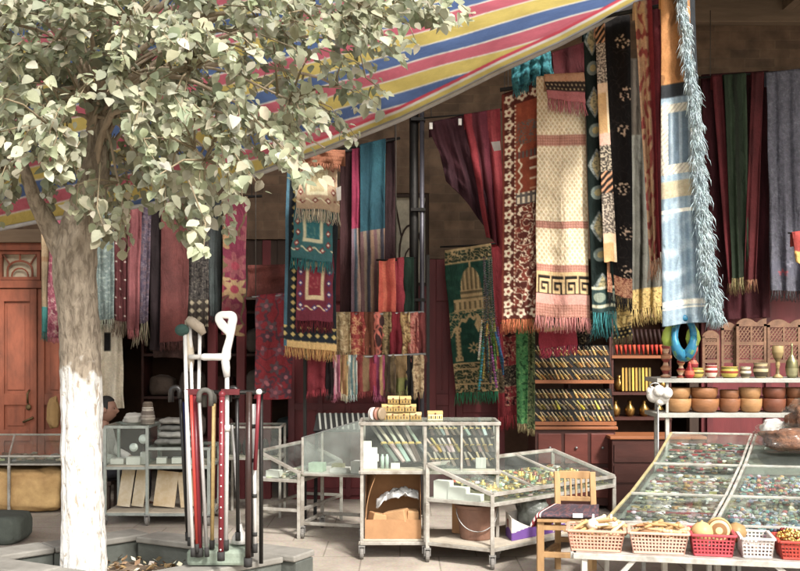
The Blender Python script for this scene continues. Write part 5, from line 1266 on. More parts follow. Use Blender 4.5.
for a, lab, tl in ((.12, 'large white and yellow panel leaning in the low cabinet', .10), (.34, 'second white and yellow panel leaning right in the low cabinet', -.14)):
    boxthing('leaning_board', lab, 'board', fb(a, .22, .128 + .175), (.2, .016, .33), M('stained white board', 'd3c7b0', .7, 0, .3, 4, .1, dirt='b08f58'), 0, 'panels leaning in the low cabinet', .003, -.15, tl)
for k, (a, b, d, c, lab) in enumerate(((.2, .24, (.34, .34, .06), '7d7d78', 'lowest grey folded cloth on the low cabinet'), (.22, .24, (.32, .32, .06), '9a9a94', 'pale grey folded cloth second in the pile on the low cabinet'), (.2, .26, (.30, .30, .055), '6a6a66', 'dark grey folded cloth third in the pile on the low cabinet'), (.2, .25, (.27, .28, .05), '8a8780', 'grey folded cloth on top of the pile on the low cabinet'))):
    c0 = fb(a, b, .722 + .061 * k + .03); mb = MB(); mb.col = hx(c)
    def fp(u, v, c0=c0, d=d, k=k):
        an = 2 * pi * u; x = math.cos(an); y = math.sin(an); m_ = max(abs(x), abs(y)); x /= m_ ** .85; y /= m_ ** .85
        z = -math.cos(pi * v); s = math.sin(pi * v) ** .35 if 0 < v < 1 else 0
        return c0 + V(x * s * d[0] / 2 * (1 + .05 * nz(an, k)), y * s * d[1] / 2, z * d[2] / 2 + .012 * nz(x * 2 + k, y * 2, z))
    mb.grid(36, 10, fp); tag(mb.build('folded_cloth', WC, None, True), lab, 'cloth', 'grey cloths folded on the low cabinet')
for a, lab in ((.06, 'small white box at the front of the low cabinet'), (.2, 'flat white box beside the small one in the low cabinet'), (.38, 'square white box at the right in the low cabinet')): boxthing('goods_box', lab, 'box', fb(a + .05, .1, .555 + .03), (.09, .09, .055), white, .1, 'white boxes in the low cabinet')
# stack of embroidered caps
stk = [(.062, .05, '8a8378'), (.064, .05, 'b5aca0'), (.058, .045, '7a7068'), (.050, .04, 'cfc8bc'), (.045, .05, '6f6255')]
z = .912
for i, (r, h, c) in enumerate(stk):
    cc = hx(c); mb = MB(); mb.lathe(fa(.42, .22, z) + V(-.06, -.10, 0), [(r, 0), (r * 1.06, h * .3), (r * 1.02, h * .75), (r * .7, h * .98), (0, h)], 20, [cc, mixc(cc, hx('4a4038'), .5), cc, cc]); tag(mb.build('embroidered_hat', WC, None, True), ['lowest grey cap of the stack on the narrow cabinet', 'pale cap second from the bottom of the cap stack', 'brown grey cap in the middle of the cap stack', 'whitish cap second from the top of the cap stack', 'small brown cap on top of the cap stack'][i], 'hat', 'stack of round hats'); z += h * .86
sack('cloth_bundle', 'crumpled grey white cloth on top of the narrow cabinet', 'cloth', fa(.22, .28, .955), (.24, .2, .10), M('grey white cloth', 'b5b1a9', .9, 0, .2, 6, .3), 9, 18, .35)

# LEFT EDGE CASE D with yellow bundle below and stone block
AD, BD, CD, DD = V(-4.45, 10.22, 0), V(-4.1, 9.72, 0), V(-3.30, 9.72, 0), V(-3.40, 10.22, 0)
def z_(p, h): return Vector((p.x, p.y, h))
td = thing('glass_case_cart', 'low sloped glass case at the left edge in front of the red door', 'display case', (-3.8, 9.9, 0), CG)
q = [V(-4.75, 9.72, 0), V(-3.27, 9.72, 0), V(-3.27, 10.25, 0), V(-4.75, 10.25, 0)]
for p in q + [V(-3.80, 9.72, 0)]: bars('leg', [(z_(p, 0), z_(p, .47))], .026, cartm, td)
bars('case_frame', [(z_(q[i], .48), z_(q[(i + 1) % 4], .48)) for i in range(4)] + [(z_(q[0], .48), z_(q[0], .56)), (z_(q[1], .48), z_(q[1], .56)), (z_(q[0], .56), z_(q[1], .56)), (z_(q[3], .48), z_(q[3], .72)), (z_(q[2], .48), z_(q[2], .72)), (z_(q[3], .72), z_(q[2], .72)), (z_(q[0], .56), z_(q[3], .72)), (z_(q[1], .56), z_(q[2], .72)), (V(-3.80, 9.72, .48), V(-3.80, 9.72, .56)), (V(-3.80, 9.72, .56), V(-3.95, 10.25, .72))], .018, cartm, td)
mb = MB(); mb.bb((-4.75, 9.72, .482), (-3.27, 10.25, .492)); mb.build('case_floor', M('dark case lining', '4a4238', .9), td)
pane([z_(q[0], .565), z_(q[1], .565), z_(q[2], .725), z_(q[3], .725)], td); pane([z_(q[0], .49), z_(q[1], .49), z_(q[1], .555), z_(q[0], .555)], td)
rr = random.Random(41)
trinkets('dull brown small goods in the low case at the left edge', [V(rr.uniform(-4.7, -3.32), rr.uniform(9.77, 10.2), .494 + rr.random() * .03) for k in range(170)], .03, C('6a5a48', '8a7a60', '5a5040', '9a8a70', '7a7a70'), rr)
sack('tied_bundle', 'big yellow cloth bundle on the ground under the left edge case', 'bundle', V(-3.72, 9.98, .215), (.88, .5, .44), M('yellow sacking', 'c9a468', .85, 0, .3, 4, .5, dirt='9a7444', bscale=9), 5, 30, .16, None, .5)
sack('small_sack', 'small tan cloth sack hanging in front of the red door', 'sack', V(-3.62, 10.45, .92), (.12, .12, .34), M('tan sacking', 'a5824f', .9, 0, .25, 5, .4), 11, 18)
sack('stone_block', 'dark grey green rounded stone block on the pavement at the left edge', 'stone', V(-3.44, 8.42, .115), (.60, .45, .25), M('dark green stone', '50564f', .85, 0, .3, 6, .4), 2, 28, .05, None, .38)
# ------------------------------------------------------------------ right hand stall: stepped glass cases, basket table
wpaint = M('chipped white paint', 'bdbbb3', .5, .1, .25, 9, .15, dirt='868076')
US, WS = V(.98, -.20, 0), V(.44, .90, 0)
fs = frame((1.25, 6.15, 0), US, WS)
TZ = [(0, .575), (.68, .655), (1.40, .775), (2.10, .945)]
CW = .64
cols_lab = ['stepped sloping glass case of silver jewellery, left column of the right stall', 'stepped sloping glass case of coloured beads beside the jewellery case', 'stepped sloping glass case at the far right beyond the bead case']
ymet = M('yellowed edge paint', 'b8a878', .5, .2, .3, 10, .1)
g3 = GLASS('clear case glass', (.97, .985, .975), .03, .04)
for ci in range(3):
    a0, a1 = ci * CW + (.004 if ci else 0), (ci + 1) * CW - .004
    t = thing('stepped_glass_case', cols_lab[ci], 'display case', fs((a0 + a1) / 2, 1.0), 'stepped glass cases of the right stall')
    for (b0, z0), (b1, z1) in zip(TZ, TZ[1:]):
        bars('case_frame', [(fs(a0 + .012, b0, z0), fs(a1 - .012, b0, z0)), (fs(a0 + .012, b1 - .02, z1), fs(a1 - .012, b1 - .02, z1)), (fs(a1 - .012, b0, z0), fs(a1 - .012, b1 - .02, z1))], .016, wpaint, t)
        bars('side_bar', [(fs(a0 + .012, b0, z0), fs(a0 + .012, b1 - .02, z1))], .018, ymet if ci == 0 else wpaint, t)
        mb = MB(); d = .085; mb.hexa([fs(a, b, z - d - .01) for a, b, z in ((a0, b0, z0), (a1, b0, z0), (a1, b1 - .02, z1), (a0, b1 - .02, z1))] + [fs(a, b, z - d) for a, b, z in ((a0, b0, z0), (a1, b0, z0), (a1, b1 - .02, z1), (a0, b1 - .02, z1))])
        mb.build('tray_floor', M('grey green tray lining', '6f776c', .8, 0, .2, 9, .1), t)
        pane([fs(a0 + .02, b0, z0 + .004), fs(a1 - .02, b0, z0 + .004), fs(a1 - .02, b1 - .02, z1 + .004), fs(a0 + .02, b1 - .02, z1 + .004)], t, mat=g3)
        mb = MB(); mb.sheet([fs(a0 + .004, b0, z0 - d), fs(a0 + .004, b1 - .02, z1 - d), fs(a0 + .004, b1 - .02, z1 - .01), fs(a0 + .004, b0, z0 - .01)], .003); mb.build('side_pane', g3, t)
    for b in (.02, 1.05, 2.07):
        for a in (a0 + .015, a1 - .015): bars('leg', [(fs(a, b, 0), fs(a, b, TZ[0][1] - .1 + b * .15))], .028, wpaint, t)
    mb = MB(); mb.sheet([fs(a0, 2.075, .5), fs(a1, 2.075, .5), fs(a1, 2.075, .93), fs(a0, 2.075, .93)], .004); mb.build('back_pane', g3, t)
def onslope(a, b, k, off=-.082):
    (b0, z0), (b1, z1) = TZ[k], TZ[k + 1]; return fs(a, b, z0 + (z1 - z0) * (b - b0) / (b1 - b0) + off)
rr = random.Random(61)
SIL = C('c8cac6', '8a8e8a', 'd8d8d0', '5a625c', '7a7a5c', 'a8a88c', '465048', 'b09a5a')
BEA = C('5a8a90', '8a5a6a', '7a88a0', '4a6a5a', 'a8a8a4', '8a4a4a', '5a5a6a', '9a805a', '3a5a64', 'b4b8b4', '6a7a6a', '7a8a84')
for k, lab in enumerate(('jumbled silver and green jewellery in the lowest step of the jewellery case', 'bright silver jewellery and brooches in the middle step of the jewellery case', 'dark green and red jewellery in the top step of the jewellery case')):
    b0, b1 = TZ[k][0], TZ[k + 1][0]; pts = []
    nrow = 9
    for j in range(nrow):
        for i in range(30): pts.append(onslope(.04 + (CW - .08) * (i + rr.random()) / 30, b0 + (b1 - b0) * (j + .5 + rr.uniform(-.22, .22)) / nrow * .95 + .02, k))
    trinkets(lab, pts, .022, SIL if k < 2 else SIL + C('a83a3a', '3f5a48', '2f4a3c', '8a2c34', '4a5a50'), rr, 'jewellery', VC('shiny trinket metal', .3, 0, 20, .12, metal=.45))
    for j in (2, 5) if k != 1 else (5,):
        mb = MB(); b = b0 + (b1 - b0) * (j / 7); mb.bar(onslope(.03, b, k, -.07), onslope(CW - .03, b, k, -.07), .016, .012); tag(mb.build('red_divider', M('dark red velvet strip', '7a2a30', .9, 0, .2, 30, .2)), f'dark red velvet strip, the {"rear" if j == 5 else "front"} one in the {["lowest", "middle", "top"][k]} step of the jewellery case', 'strip', 'red strips in the jewellery case')
for ci, nm in ((1, 'coloured glass beads'), (2, 'mixed beads')):
    for k in range(3 if ci == 2 else 2):
        b0, b1 = TZ[k][0], TZ[k + 1][0]
        pts = [onslope(ci * CW + rr.uniform(.04, CW - .05), rr.uniform(b0 + .03, b1 - .06), k, -.08 + rr.random() * .028) for _ in range(520)]
        trinkets(f'{nm} heaped in the {["lowest", "middle", "top"][k]} step of the {"bead case" if ci == 1 else "far right case"}', pts, .0185, BEA, rr, 'beads', VC('glossy beads', .3, 0, 10, .1), .8)
        for j in range(7):
            mb = MB(); c = rr.choice(BEA); p = onslope(ci * CW + .08 + j * .075, b0 + .15 + rr.random() * .35, k, -.066)
            for q in range(16):
                a = 2 * pi * q / 16; mb.col = jit(c, .25, rr); mb.ball(p + V(.034 * math.cos(a), .034 * math.sin(a), .01 + .004 * math.sin(3 * a)), .0085, 6)
            tag(mb.build('bead_bracelet', VC('glossy beads'), None, True), f'coloured bead bracelet lying in the {["lowest", "middle", "top"][k]} step of the {"bead case" if ci == 1 else "far right case"}', 'bracelet', f'bead bracelets in the {["lowest", "middle", "top"][k]} step, {["", "bead", "far right"][ci]} case')
for k, b in ((0, .40), (0, .55), (1, 1.2), (2, 1.55)):
    mb = MB(); mb.col = hx('e8e8e4'); p = onslope(.24 + .16 * k + b * .05, b, k, -.05); mb.tube([p + V(.03 * math.cos(a), .022 * math.sin(a), .006 * math.sin(a * 2)) for a in [5.2 * q / 10 for q in range(11)]], .006, 6); tag(mb.build('silver_bangle', VC('shiny trinket metal'), None, True), f'bright open silver bangle in the {["lowest step", "middle step", "top step"][k]} of the jewellery case' + (', nearer one' if b == .40 else ', farther one' if b == .55 else ''), 'bangle', 'silver bangles')
# wrapped brown bowls in film on the top step
film = M('cloudy plastic film', 'b8b0a8', .2, 0, .2, 9, .5, spec=.7, bscale=16)
wb_ = thing('wrapped_parcel', 'brown fur like goods bundled in clear plastic on top of the bead case', 'parcel', onslope(.95, 1.85, 2, .02))
def lump(parent, nm, c, d, mat, seed, n=22, l=.25):
    o = sack(nm, None, None, c, d, mat, seed, n, l); o.location = o.location - parent.location; o.parent = parent; return o
fur = M('brown fur', '8a5a3c', .9, 0, .4, 14, .6, dirt='45291c', bscale=60)
lump(wb_, 'brown_goods', onslope(.98, 1.72, 2, .09), (.50, .36, .16), fur, 3); lump(wb_, 'brown_goods', onslope(1.12, 1.95, 2, .17), (.42, .3, .20), fur, 8)
clear = GLASS('thin clear film', (.97, .97, .96), .03, .12)
lump(wb_, 'plastic_wrap', onslope(.98, 1.72, 2, .10), (.60, .44, .22), clear, 5, 26, .3); lump(wb_, 'plastic_wrap', onslope(1.12, 1.96, 2, .18), (.5, .36, .28), clear, 12, 26, .3)
sack('white_bundle', 'white plastic bundle behind the brown wrapped goods', 'bundle', onslope(.80, 2.04, 2, .07), (.2, .14, .13), M('white plastic', 'd0ccc8', .3, 0, .15, 8, .4, bscale=20), 4, 18, .3)

# basket table
S0 = V(1.02, 5.86, 0)
ft = frame(S0, US, V(.2, .98, 0)); TL = 2.2; zt_ = .455
tt = thing('basket_table', 'low white metal table carrying the row of plastic baskets', 'table', ft(TL / 2, .1))
bars('top_frame', [(ft(0, -.13, zt_), ft(TL, -.13, zt_)), (ft(0, .15, zt_), ft(TL, .15, zt_)), (ft(0, -.13, zt_), ft(0, .15, zt_)), (ft(TL, -.13, zt_), ft(TL, .15, zt_))], .034, wpaint, tt)
mb = MB(); mb.hexa([ft(a, b, zt_ + .005) for a, b in ((0, -.12), (TL, -.12), (TL, .14), (0, .14))] + [ft(a, b, zt_ + .017) for a, b in ((0, -.12), (TL, -.12), (TL, .14), (0, .14))]); mb.build('table_top', wpaint, tt)
for a in (.06, .52, .66, .82, 1.5, 2.14):
    for b in ((-.12, .14) if a in (.06, 1.5, 2.14) else (.14,)): bars('leg', [(ft(a, b, 0), ft(a, b, zt_ - .012))], .032, wpaint, tt)
bars('brace', [(ft(.06, -.12, .12), ft(.34, -.12, zt_ - .01))], .028, wpaint, tt); bars('brace', [(ft(1.5, -.12, .12), ft(1.1, -.12, zt_ - .01))], .028, wpaint, tt)
mb = MB(); mb.bar(ft(.05, .12, .16), ft(2.1, .12, .16), .03, .09); mb.build('lower_plank', M('raw plank', 'a5865c', .8, 0, .3, 8, .2, stretch=(.2, 1, 1)), tt)

def basket(label, pxa, pxb, col, h=.12, dp=.25):
    def at(px):
        a = 0
        for _ in range(30):
            p = ft(a, -.10); a += ((px - 400) / FP * p.y - p.x) * .8
        return a
    a0, a1 = at(pxa) + .01, at(pxb) - .01; am = (a0 + a1) / 2; L = a1 - a0; z0 = zt_ + .018
    t = thing('plastic_basket', label, 'basket', ft(am, .02, z0), 'plastic baskets on the white table')
    m_ = M('basket plastic ' + col, col, .4, 0, .12, 10, .05); tp_ = .86
    def w(x, y, z): k = tp_ + (1 - tp_) * z / h; return ft(am + x * L / 2 * k, .02 + y * dp / 2 * k, z0 + z)
    mb = MB()
    for (xa, ya, xb, yb) in ((-1, -1, 1, -1), (1, -1, 1, 1), (1, 1, -1, 1), (-1, 1, -1, -1)):
        n = int((L if ya == yb else dp) / .02)
        for i in range(n + 1):
            s = i / n; x, y = xa + (xb - xa) * s, ya + (yb - ya) * s; mb.bar(w(x, y, .004), w(x, y, h - .006), .0075, .005)
        for z in (.012, .032, .052, .072, .092): mb.bar(w(xa, ya, min(z, h - .02)), w(xb, yb, min(z, h - .02)), .005, .008)
    mb.build('lattice_side', m_, t)
    mb = MB()
    for (xa, ya, xb, yb) in ((-1, -1, 1, -1), (1, -1, 1, 1), (1, 1, -1, 1), (-1, 1, -1, -1)): mb.bar(w(xa * 1.02, ya * 1.03, h), w(xb * 1.02, yb * 1.03, h), .02, .014); mb.bar(w(xa, ya, .006), w(xb, yb, .006), .012, .012)
    bevel(mb.build('rim', m_, t), .004)
    mb = MB(); mb.hexa([w(-1, -1, .002), w(1, -1, .002), w(1, 1, .002), w(-1, 1, .002), w(-1, -1, .008), w(1, -1, .008), w(1, 1, .008), w(-1, 1, .008)]); mb.build('bottom', m_, t)
    return w, h
rr = random.Random(71)
def sticks(w, n, cols, lab, nm, cat, grp, ln=.5, base=.065):
    wd = VC('carved wood', .6, .1, 40, .15)
    for k in range(n):
        x = rr.uniform(-.75, .75); y = rr.uniform(-.7, .7); z = base + .08 * (k / n) * (1.25 - abs(x) * .7) + rr.random() * .02; a = rr.uniform(-.9, .9)
        p = w(x, y, z); d = V(math.cos(a), math.sin(a), rr.uniform(-.1, .3)) * rr.uniform(.05, .085)
        mb = MB(); mb.col = jit(rr.choice(cols), .1, rr); mb.tube([p - d, p - d * .3, p + d * .5, p + d], [.006, .010, .009, .012], 8); mb.ball(p + d, .014, 8)
        tag(mb.build(nm, wd, None, True), lab, cat, grp)
PB = 'cf9c84'
w1, h = basket('salmon pink basket of pale wooden spoons at the left end of the table', 566, 626, PB)
sticks(w1, 34, C('d8bc88', 'c8a46c', 'e0cca0', 'b8925c'), 'pale wooden spoon heaped in the leftmost salmon pink basket', 'wooden_spoon', 'spoon', 'wooden spoons in the first basket')
for k, (x, y) in enumerate(((-.1, .1), (.55, .2))):
    mb = MB(); mb.col = hx('e8e0cc'); p = w1(x, y, .125); mb.lathe(p, [(.0, -.02), (.03, -.015), (.042, .01), (.03, .035), (.008, .045), (.005, .07)], 16); tag(mb.build('white_gourd', VC('pale gourd', .5, .1, 20, .1), None, True), ['white round garlic shaped gourd on the left of the spoons', 'white round garlic shaped gourd on the right of the spoons'][k], 'gourd', 'white gourds on the spoons')
w2, h = basket('salmon pink basket of brown wooden combs, second from the left', 628, 690, 'd2a894')
sticks(w2, 34, C('b8905c', '9a6f44', 'd0b080', 'c8a878'), 'brown wooden comb heaped in the second salmon pink basket', 'wooden_comb', 'comb', 'wooden combs in the second basket')
w3, h = basket('crimson pink basket holding two big round gourds', 690, 737, 'b8404a')
mb = MB(); p = w3(-.45, -.1, .115); cc = hx('c8a468'); mb.col = cc; mb.lathe(p, [(0, -.062), (.03, -.056), (.055, -.03), (.064, 0), (.055, .032), (.03, .055), (.006, .063), (.004, .07)], 28); tag(mb.build('round_gourd', VC('polished gourd', .4, .05, 20, .15), None, True), 'plain tan round gourd at the left in the crimson basket', 'gourd', 'gourds in the crimson basket')
mb = MB(); p = w3(.52, -.1, .12); cs = [hx('a5804f'), hx('8a6238'), hx('c8a468'), hx('7a5530'), hx('d8bc84'), hx('8a6238'), hx('d8bc84')]; mb.lathe(p + V(0, .07, 0), [(.03, -.09), (.07, -.05), (.074, .0), (.066, .05), (.06, .056), (.045, .06), (.02, .064), (0, .066)], 28, cs, axis=(-.25, -1, .12)); tag(mb.build('carved_gourd', VC('polished gourd'), None, True), 'ring carved gourd facing forward at the right in the crimson basket', 'gourd', 'gourds in the crimson basket')
mb = MB(); p = w3(1.3, .9, .10); mb.col = hx('9a7a4a'); mb.lathe(p, [(0, -.06), (.05, -.04), (.062, 0), (.05, .04), (0, .06)], 20); tag(mb.build('round_gourd', VC('polished gourd'), None, True), 'brown gourd behind the ring carved one', 'gourd', 'gourds in the crimson basket')  # darker brown than the plain tan gourd
w4, h = basket('off white pink plastic basket of small shells', 740, 776, 'cfc4be', .11)
trinkets('small white shells and beads lying in the off white basket', [w4(rr.uniform(-.85, .85), rr.uniform(-.8, .8), .02 + rr.random() * .045) for k in range(120)], .012, C('e0dcd4', 'c8c0b8', 'b8a898'), rr, 'shells')
w5, h = basket('red plastic basket of gold chains at the right edge', 778, 832, 'b03a2c', .10)
for k in range(26):
    mb = MB(); x, y = rr.uniform(-.7, .7), rr.uniform(-.7, .7); p = w5(x, y, .06 + rr.random() * .08); c = rr.choice(C('d0a840', 'b8862c', 'e0c468', '8a2c24'))
    r = rr.uniform(.02, .04); tl = rr.uniform(-.6, .6)
    for q in range(14): a = 2 * pi * q / 14; mb.col = jit(c, .15, rr); mb.ball(p + V(r * math.cos(a), r * math.sin(a), tl * r * math.cos(a) + .004), .0075, 6)
    tag(mb.build('gold_chain', VC('shiny trinket metal'), None, True), 'gold bead chain heaped in the red basket at the right edge', 'chain', 'gold chains in the red basket')
for k, lab in enumerate(('white plastic foam tray behind the off white basket', 'second white foam tray behind the red basket')): boxthing('foam_tray', lab, 'tray', ft(1.52 + k * .45, .10, zt_ + .06), (.36, .05, .08), white, -.2, 'foam trays on the table')

# rear shelf rack with bowls, pots and carved screens
shelfm = M('grey shelf board', 'a5a49c', .6, .1, .25, 8, .1)
YS = 8.15; zu, zl_ = CAMH - .0385 * YS, CAMH - .0735 * YS
rk = thing('shelf_rack', 'two level grey shelf of bowls and pots behind the right stall', 'shelf', gpt(760, 8.3))
xa, xb = (657 - 400) * .00815, 4.6
for z in (zu, zl_): mb = MB(); mb.bb((xa, YS, z - .035), (xb, YS + .42, z)); bevel(mb.build('shelf_board', shelfm, rk), .004)
for x in (xa + .09, xb - .1, 3.3):
    for y in (YS + .03, YS + .38): bars('post', [(V(x, y, 0), V(x, y, zl_ - .037))], .03, wpaint, rk); bars('post', [(V(x, y, zl_ + .002), V(x, y, zu - .037))], .022, wpaint, rk)
woodb = [M('bowl wood ' + c, c, .45, 0, .3, 9, .1, stretch=(1, 1, 3)) for c in ('a5703f', '8d5a38', 'b0814f', '7a4630', '98653c')]
def sx(px): return (px - 400) / FP * (YS + .16)
def bowl(p, r, h, mat, lab, grp, name='wooden_bowl'):
    mb = MB(); mb.lathe(p, [(r * .62, 0), (r * .82, h * .12), (r * .98, h * .5), (r, h * .95), (r * .97, h), (r * .9, h * .96), (r * .86, h * .5), (r * .5, h * .15), (0, h * .12)], 28); return tag(mb.build(name, mat, None, True), lab, 'bowl', grp)
bw = [(678, .105, 'big pale'), (704, .118, 'widest reddish'), (729, .088, 'plain small brown'), (750, .094, 'honey coloured'), (773, .098, 'dark red brown'), (797, .095, 'striped brown'), (822, .095, 'brown'), (848, .095, 'tan')]
for i, (px, r, nm) in enumerate(bw):
    m0 = woodb[[2, 4, 1, 2, 3, 1, 0, 4][i]]; x = sx(px); hh = .115
    bowl((x, YS + .15, zl_), r, hh, m0, f'{nm} wooden bowl, the lower of its pair on the lower shelf', 'wooden bowls stacked in pairs')
    if i != 2: bowl((x + R.uniform(-.006, .006), YS + .15, zl_ + hh - .012), r * .96, hh * .88, m0, f'{nm} wooden bowl, the upper of its pair on the lower shelf', 'wooden bowls stacked in pairs')
    else: bowl((x, YS + .15, zl_ + hh - .02), r * .9, .09, m0, f'{nm} wooden bowl, the upper of its pair on the lower shelf', 'wooden bowls stacked in pairs')
def pot(px, r, h, cs, lab, prof=None, dy=.1, grp='painted pots on the upper shelf', name='painted_pot', cat='pot', mat=None):
    prof = prof or [(.6, 0), (.78, .1), (1, .42), (1, .62), (.9, .8), (.86, .84), (.95, .96), (.95, 1), (.8, .96), (.6, .3), (0, .2)]
    cc = [hx(cs[i % len(cs)]) for i in range(len(prof))]
    mb = MB(); mb.lathe((sx(px), YS + dy, zu), [(r * a, h * b) for a, b in prof], 24, cc); return tag(mb.build(name, mat or VC('painted wood pot', .4, .05, 20, .15), None, True), lab, cat, grp)
pot(694, .062, .085, ['8a7a30', 'b09a40', '5a4a24', 'b09a40', '8a3a24'], 'olive yellow banded small bowl on the upper shelf')
pot(709, .05, .105, ['a03a30', 'd0b8a8', '8a2c28', 'd8c8b0', 'a03a30'], 'red and white zigzag cup on the upper shelf')
pot(727, .07, .095, ['7a7430', 'b8a840', '8a3a24', 'a89a3c', '6a5a24'], 'wider olive bowl with red rim on the upper shelf')
pot(743, .045, .095, ['c8bc9c', '5a5240', 'd0c8ac', '6a5a44', 'c8bc9c'], 'cream and black patterned cup on the upper shelf')
pot(758, .06, .125, ['a89870', '4a4030', 'b8a880', '5a4a38', 'a89068'], 'tall tan patterned jar on the upper shelf')
gob = [(.7, 0), (.75, .04), (.3, .12), (.22, .3), (.35, .4), (.25, .5), (.6, .62), (.85, .78), (.8, .98), (.72, 1), (.66, .9), (0, .66)]
pot(775, .055, .27, ['8a744a', 'a08a5a', '6a5838'], 'tall tan turned goblet on the upper shelf', gob, name='goblet', cat='goblet')
pot(789, .052, .29, ['8f8a64', 'a5a078', '79744f'], 'pewter coloured vase with thin spout on the upper shelf', [(.6, 0), (.85, .08), (1, .28), (.85, .48), (.4, .6), (.2, .66), (.15, .9), (.12, 1), (0, 1)], name='vase', cat='vase', mat=VC('dull pewter', .35, 0, 20, .2, metal=.7))
pot(803, .055, .24, ['7a6a4a', '9a8a60', '5f5238'], 'bulging brass jar at the right edge of the upper shelf', [(.6, 0), (.9, .1), (1, .35), (.7, .6), (.4, .7), (.5, .9), (.5, 1), (0, .98)], name='vase', cat='vase', mat=VC('dull pewter'))
pot(826, .06, .11, ['8a3a30', 'c8b098', '7a2c28'], 'red banded bowl past the right edge of the upper shelf')
tur = [(.8, 0), (.85, .04), (.4, .1), (.7, .2), (.9, .27), (.5, .34), (.35, .42), (.75, .52), (.8, .6), (.4, .68), (.6, .8), (.75, .88), (.4, .95), (0, 1)]
pot(667, .05, .30, ['a06a48', 'c8a080', '8a3c34', 'b8805c'], 'tallest turned red tan candle stand at the left of the upper shelf', tur, .2, 'turned candle stands', 'candle_stand', 'candle stand')
pot(679, .042, .24, ['b07a50', '8a2c2c', 'd0b08c'], 'shorter turned candle stand with red rings near the shelf left end', tur, .1, 'turned candle stands', 'candle_stand', 'candle stand')
pot(698, .05, .42, ['8a2c30', 'b0604c', '6a2428'], 'tall dark red turned stand behind the olive bowl', tur, .3, 'turned candle stands', 'candle_stand', 'candle stand')
pot(686, .04, .14, ['a82c28', 'c85a40', '8a2020'], 'small red pear shaped pot at the left end of the upper shelf', [(.7, 0), (1, .2), (.9, .45), (.4, .7), (.3, .9), (0, 1)], .06)
# carved wooden screens
carv = M('carved brown wood', '7d5a40', .65, 0, .3, 9, .2, dirt='543a2a')
def screen(px0, px1, pyt, lab, Y, ncol):
    t = thing('carved_screen', lab, 'screen', V((px0 + px1) / 2 * .001 * Y - .4 * Y, Y, zu), 'carved wooden screens on the upper shelf')
    xA, xB = (px0 - 400) / FP * Y, (px1 - 400) / FP * Y; zT = CAMH - (pyt - HZ) / FP * Y; wd = xB - xA
    e = .022; top = zT - .05
    f = MB(); f.bb((xA, Y - .012, zu), (xA + e, Y + .012, top)); f.bb((xB - e, Y - .012, zu), (xB, Y + .012, top)); f.bb((xA + e, Y - .011, zu + .12), (xB - e, Y + .011, zu + .15)); f.bb((xA + e, Y - .011, zu + .27), (xB - e, Y + .011, zu + .30))
    if ncol > 1: f.bb(((xA + xB) / 2 - .009, Y - .010, zu + .15), ((xA + xB) / 2 + .009, Y + .010, top))
    n = 16; lp_ = [V(xA + wd * i / n, Y - .012, top + .002 + .045 * abs(math.sin(pi * i / n * (1.5 if ncol > 1 else 1))) ** .7) for i in range(n + 1)]
    f.prism([V(xB, Y - .012, top - .02), V(xA, Y - .012, top - .02)] + lp_, V(0, .024, 0)); f.build('screen_frame', carv, t)
    for z0, z1 in ((zu + .16, zu + .268), (zu + .302, top - .02)):
        l = MB(); k = max(2, int(wd / .033)); m_ = max(2, int((z1 - z0) / .033)); sx_ = (wd - 2 * e) / k; sz = (z1 - z0) / m_
        for i in range(k):
            for j in range(m_):
                x, z = xA + e + sx_ * (i + .5), z0 + sz * (j + .5)
                l.bar(V(x - sx_ / 2, Y - .003, z - sz / 2), V(x + sx_ / 2, Y - .003, z + sz / 2), .009, .008, (0, 1, 0)); l.bar(V(x - sx_ / 2, Y + .006, z + sz / 2), V(x + sx_ / 2, Y + .006, z - sz / 2), .009, .008, (0, 1, 0))
        l.build('lattice_panel', carv, t)
screen(702, 719, 330, 'narrow dark carved screen behind the red and white cup', 8.44, 1); screen(721, 736, 322, 'second narrow dark carved screen, right of the first', 8.47, 1)
screen(736, 766, 318, 'broad pale carved lattice screen with scalloped top, left of its twin', 8.42, 2); screen(767, 800, 319, 'broad pale carved lattice screen behind the goblet', 8.45, 2); screen(802, 836, 319, 'broad carved lattice screen past the right edge of the shelf', 8.45, 2)
# white shell ornament on a thin pole
so = thing('shell_ornament', 'white puffy flower ornament on a thin pole left of the bowl shelf', 'ornament', gpt(659, 8.02))
mb = MB(); mb.tube([gpt(658, 8.0, 0), P(658, 400, 8.0)], .008, 8); mb.build('pole', steel, so, smooth=True)
mb = MB(); rr = random.Random(2)
for px, py, r in ((654, 395, 8), (662, 397, 8), (667, 393, 6), (659, 391, 6), (651, 391, 5), (660, 401, 5)): mb.ball(P(px, py, 7.98 + rr.uniform(-.03, .03)), r * .0080, 14, (1, .8, 1))
subd(mb.build('petals', M('white shell', 'd8d2ca', .4, 0, .2, 14, .3), so, smooth=True), 1)
mb = MB(); mb.tube([P(655 + 5 * math.cos(a), 386 + 3 * math.sin(a), 7.98) for a in [2 * pi * k / 12 for k in range(13)]], .006, 6); mb.build('wire_loop', steel, so, smooth=True)

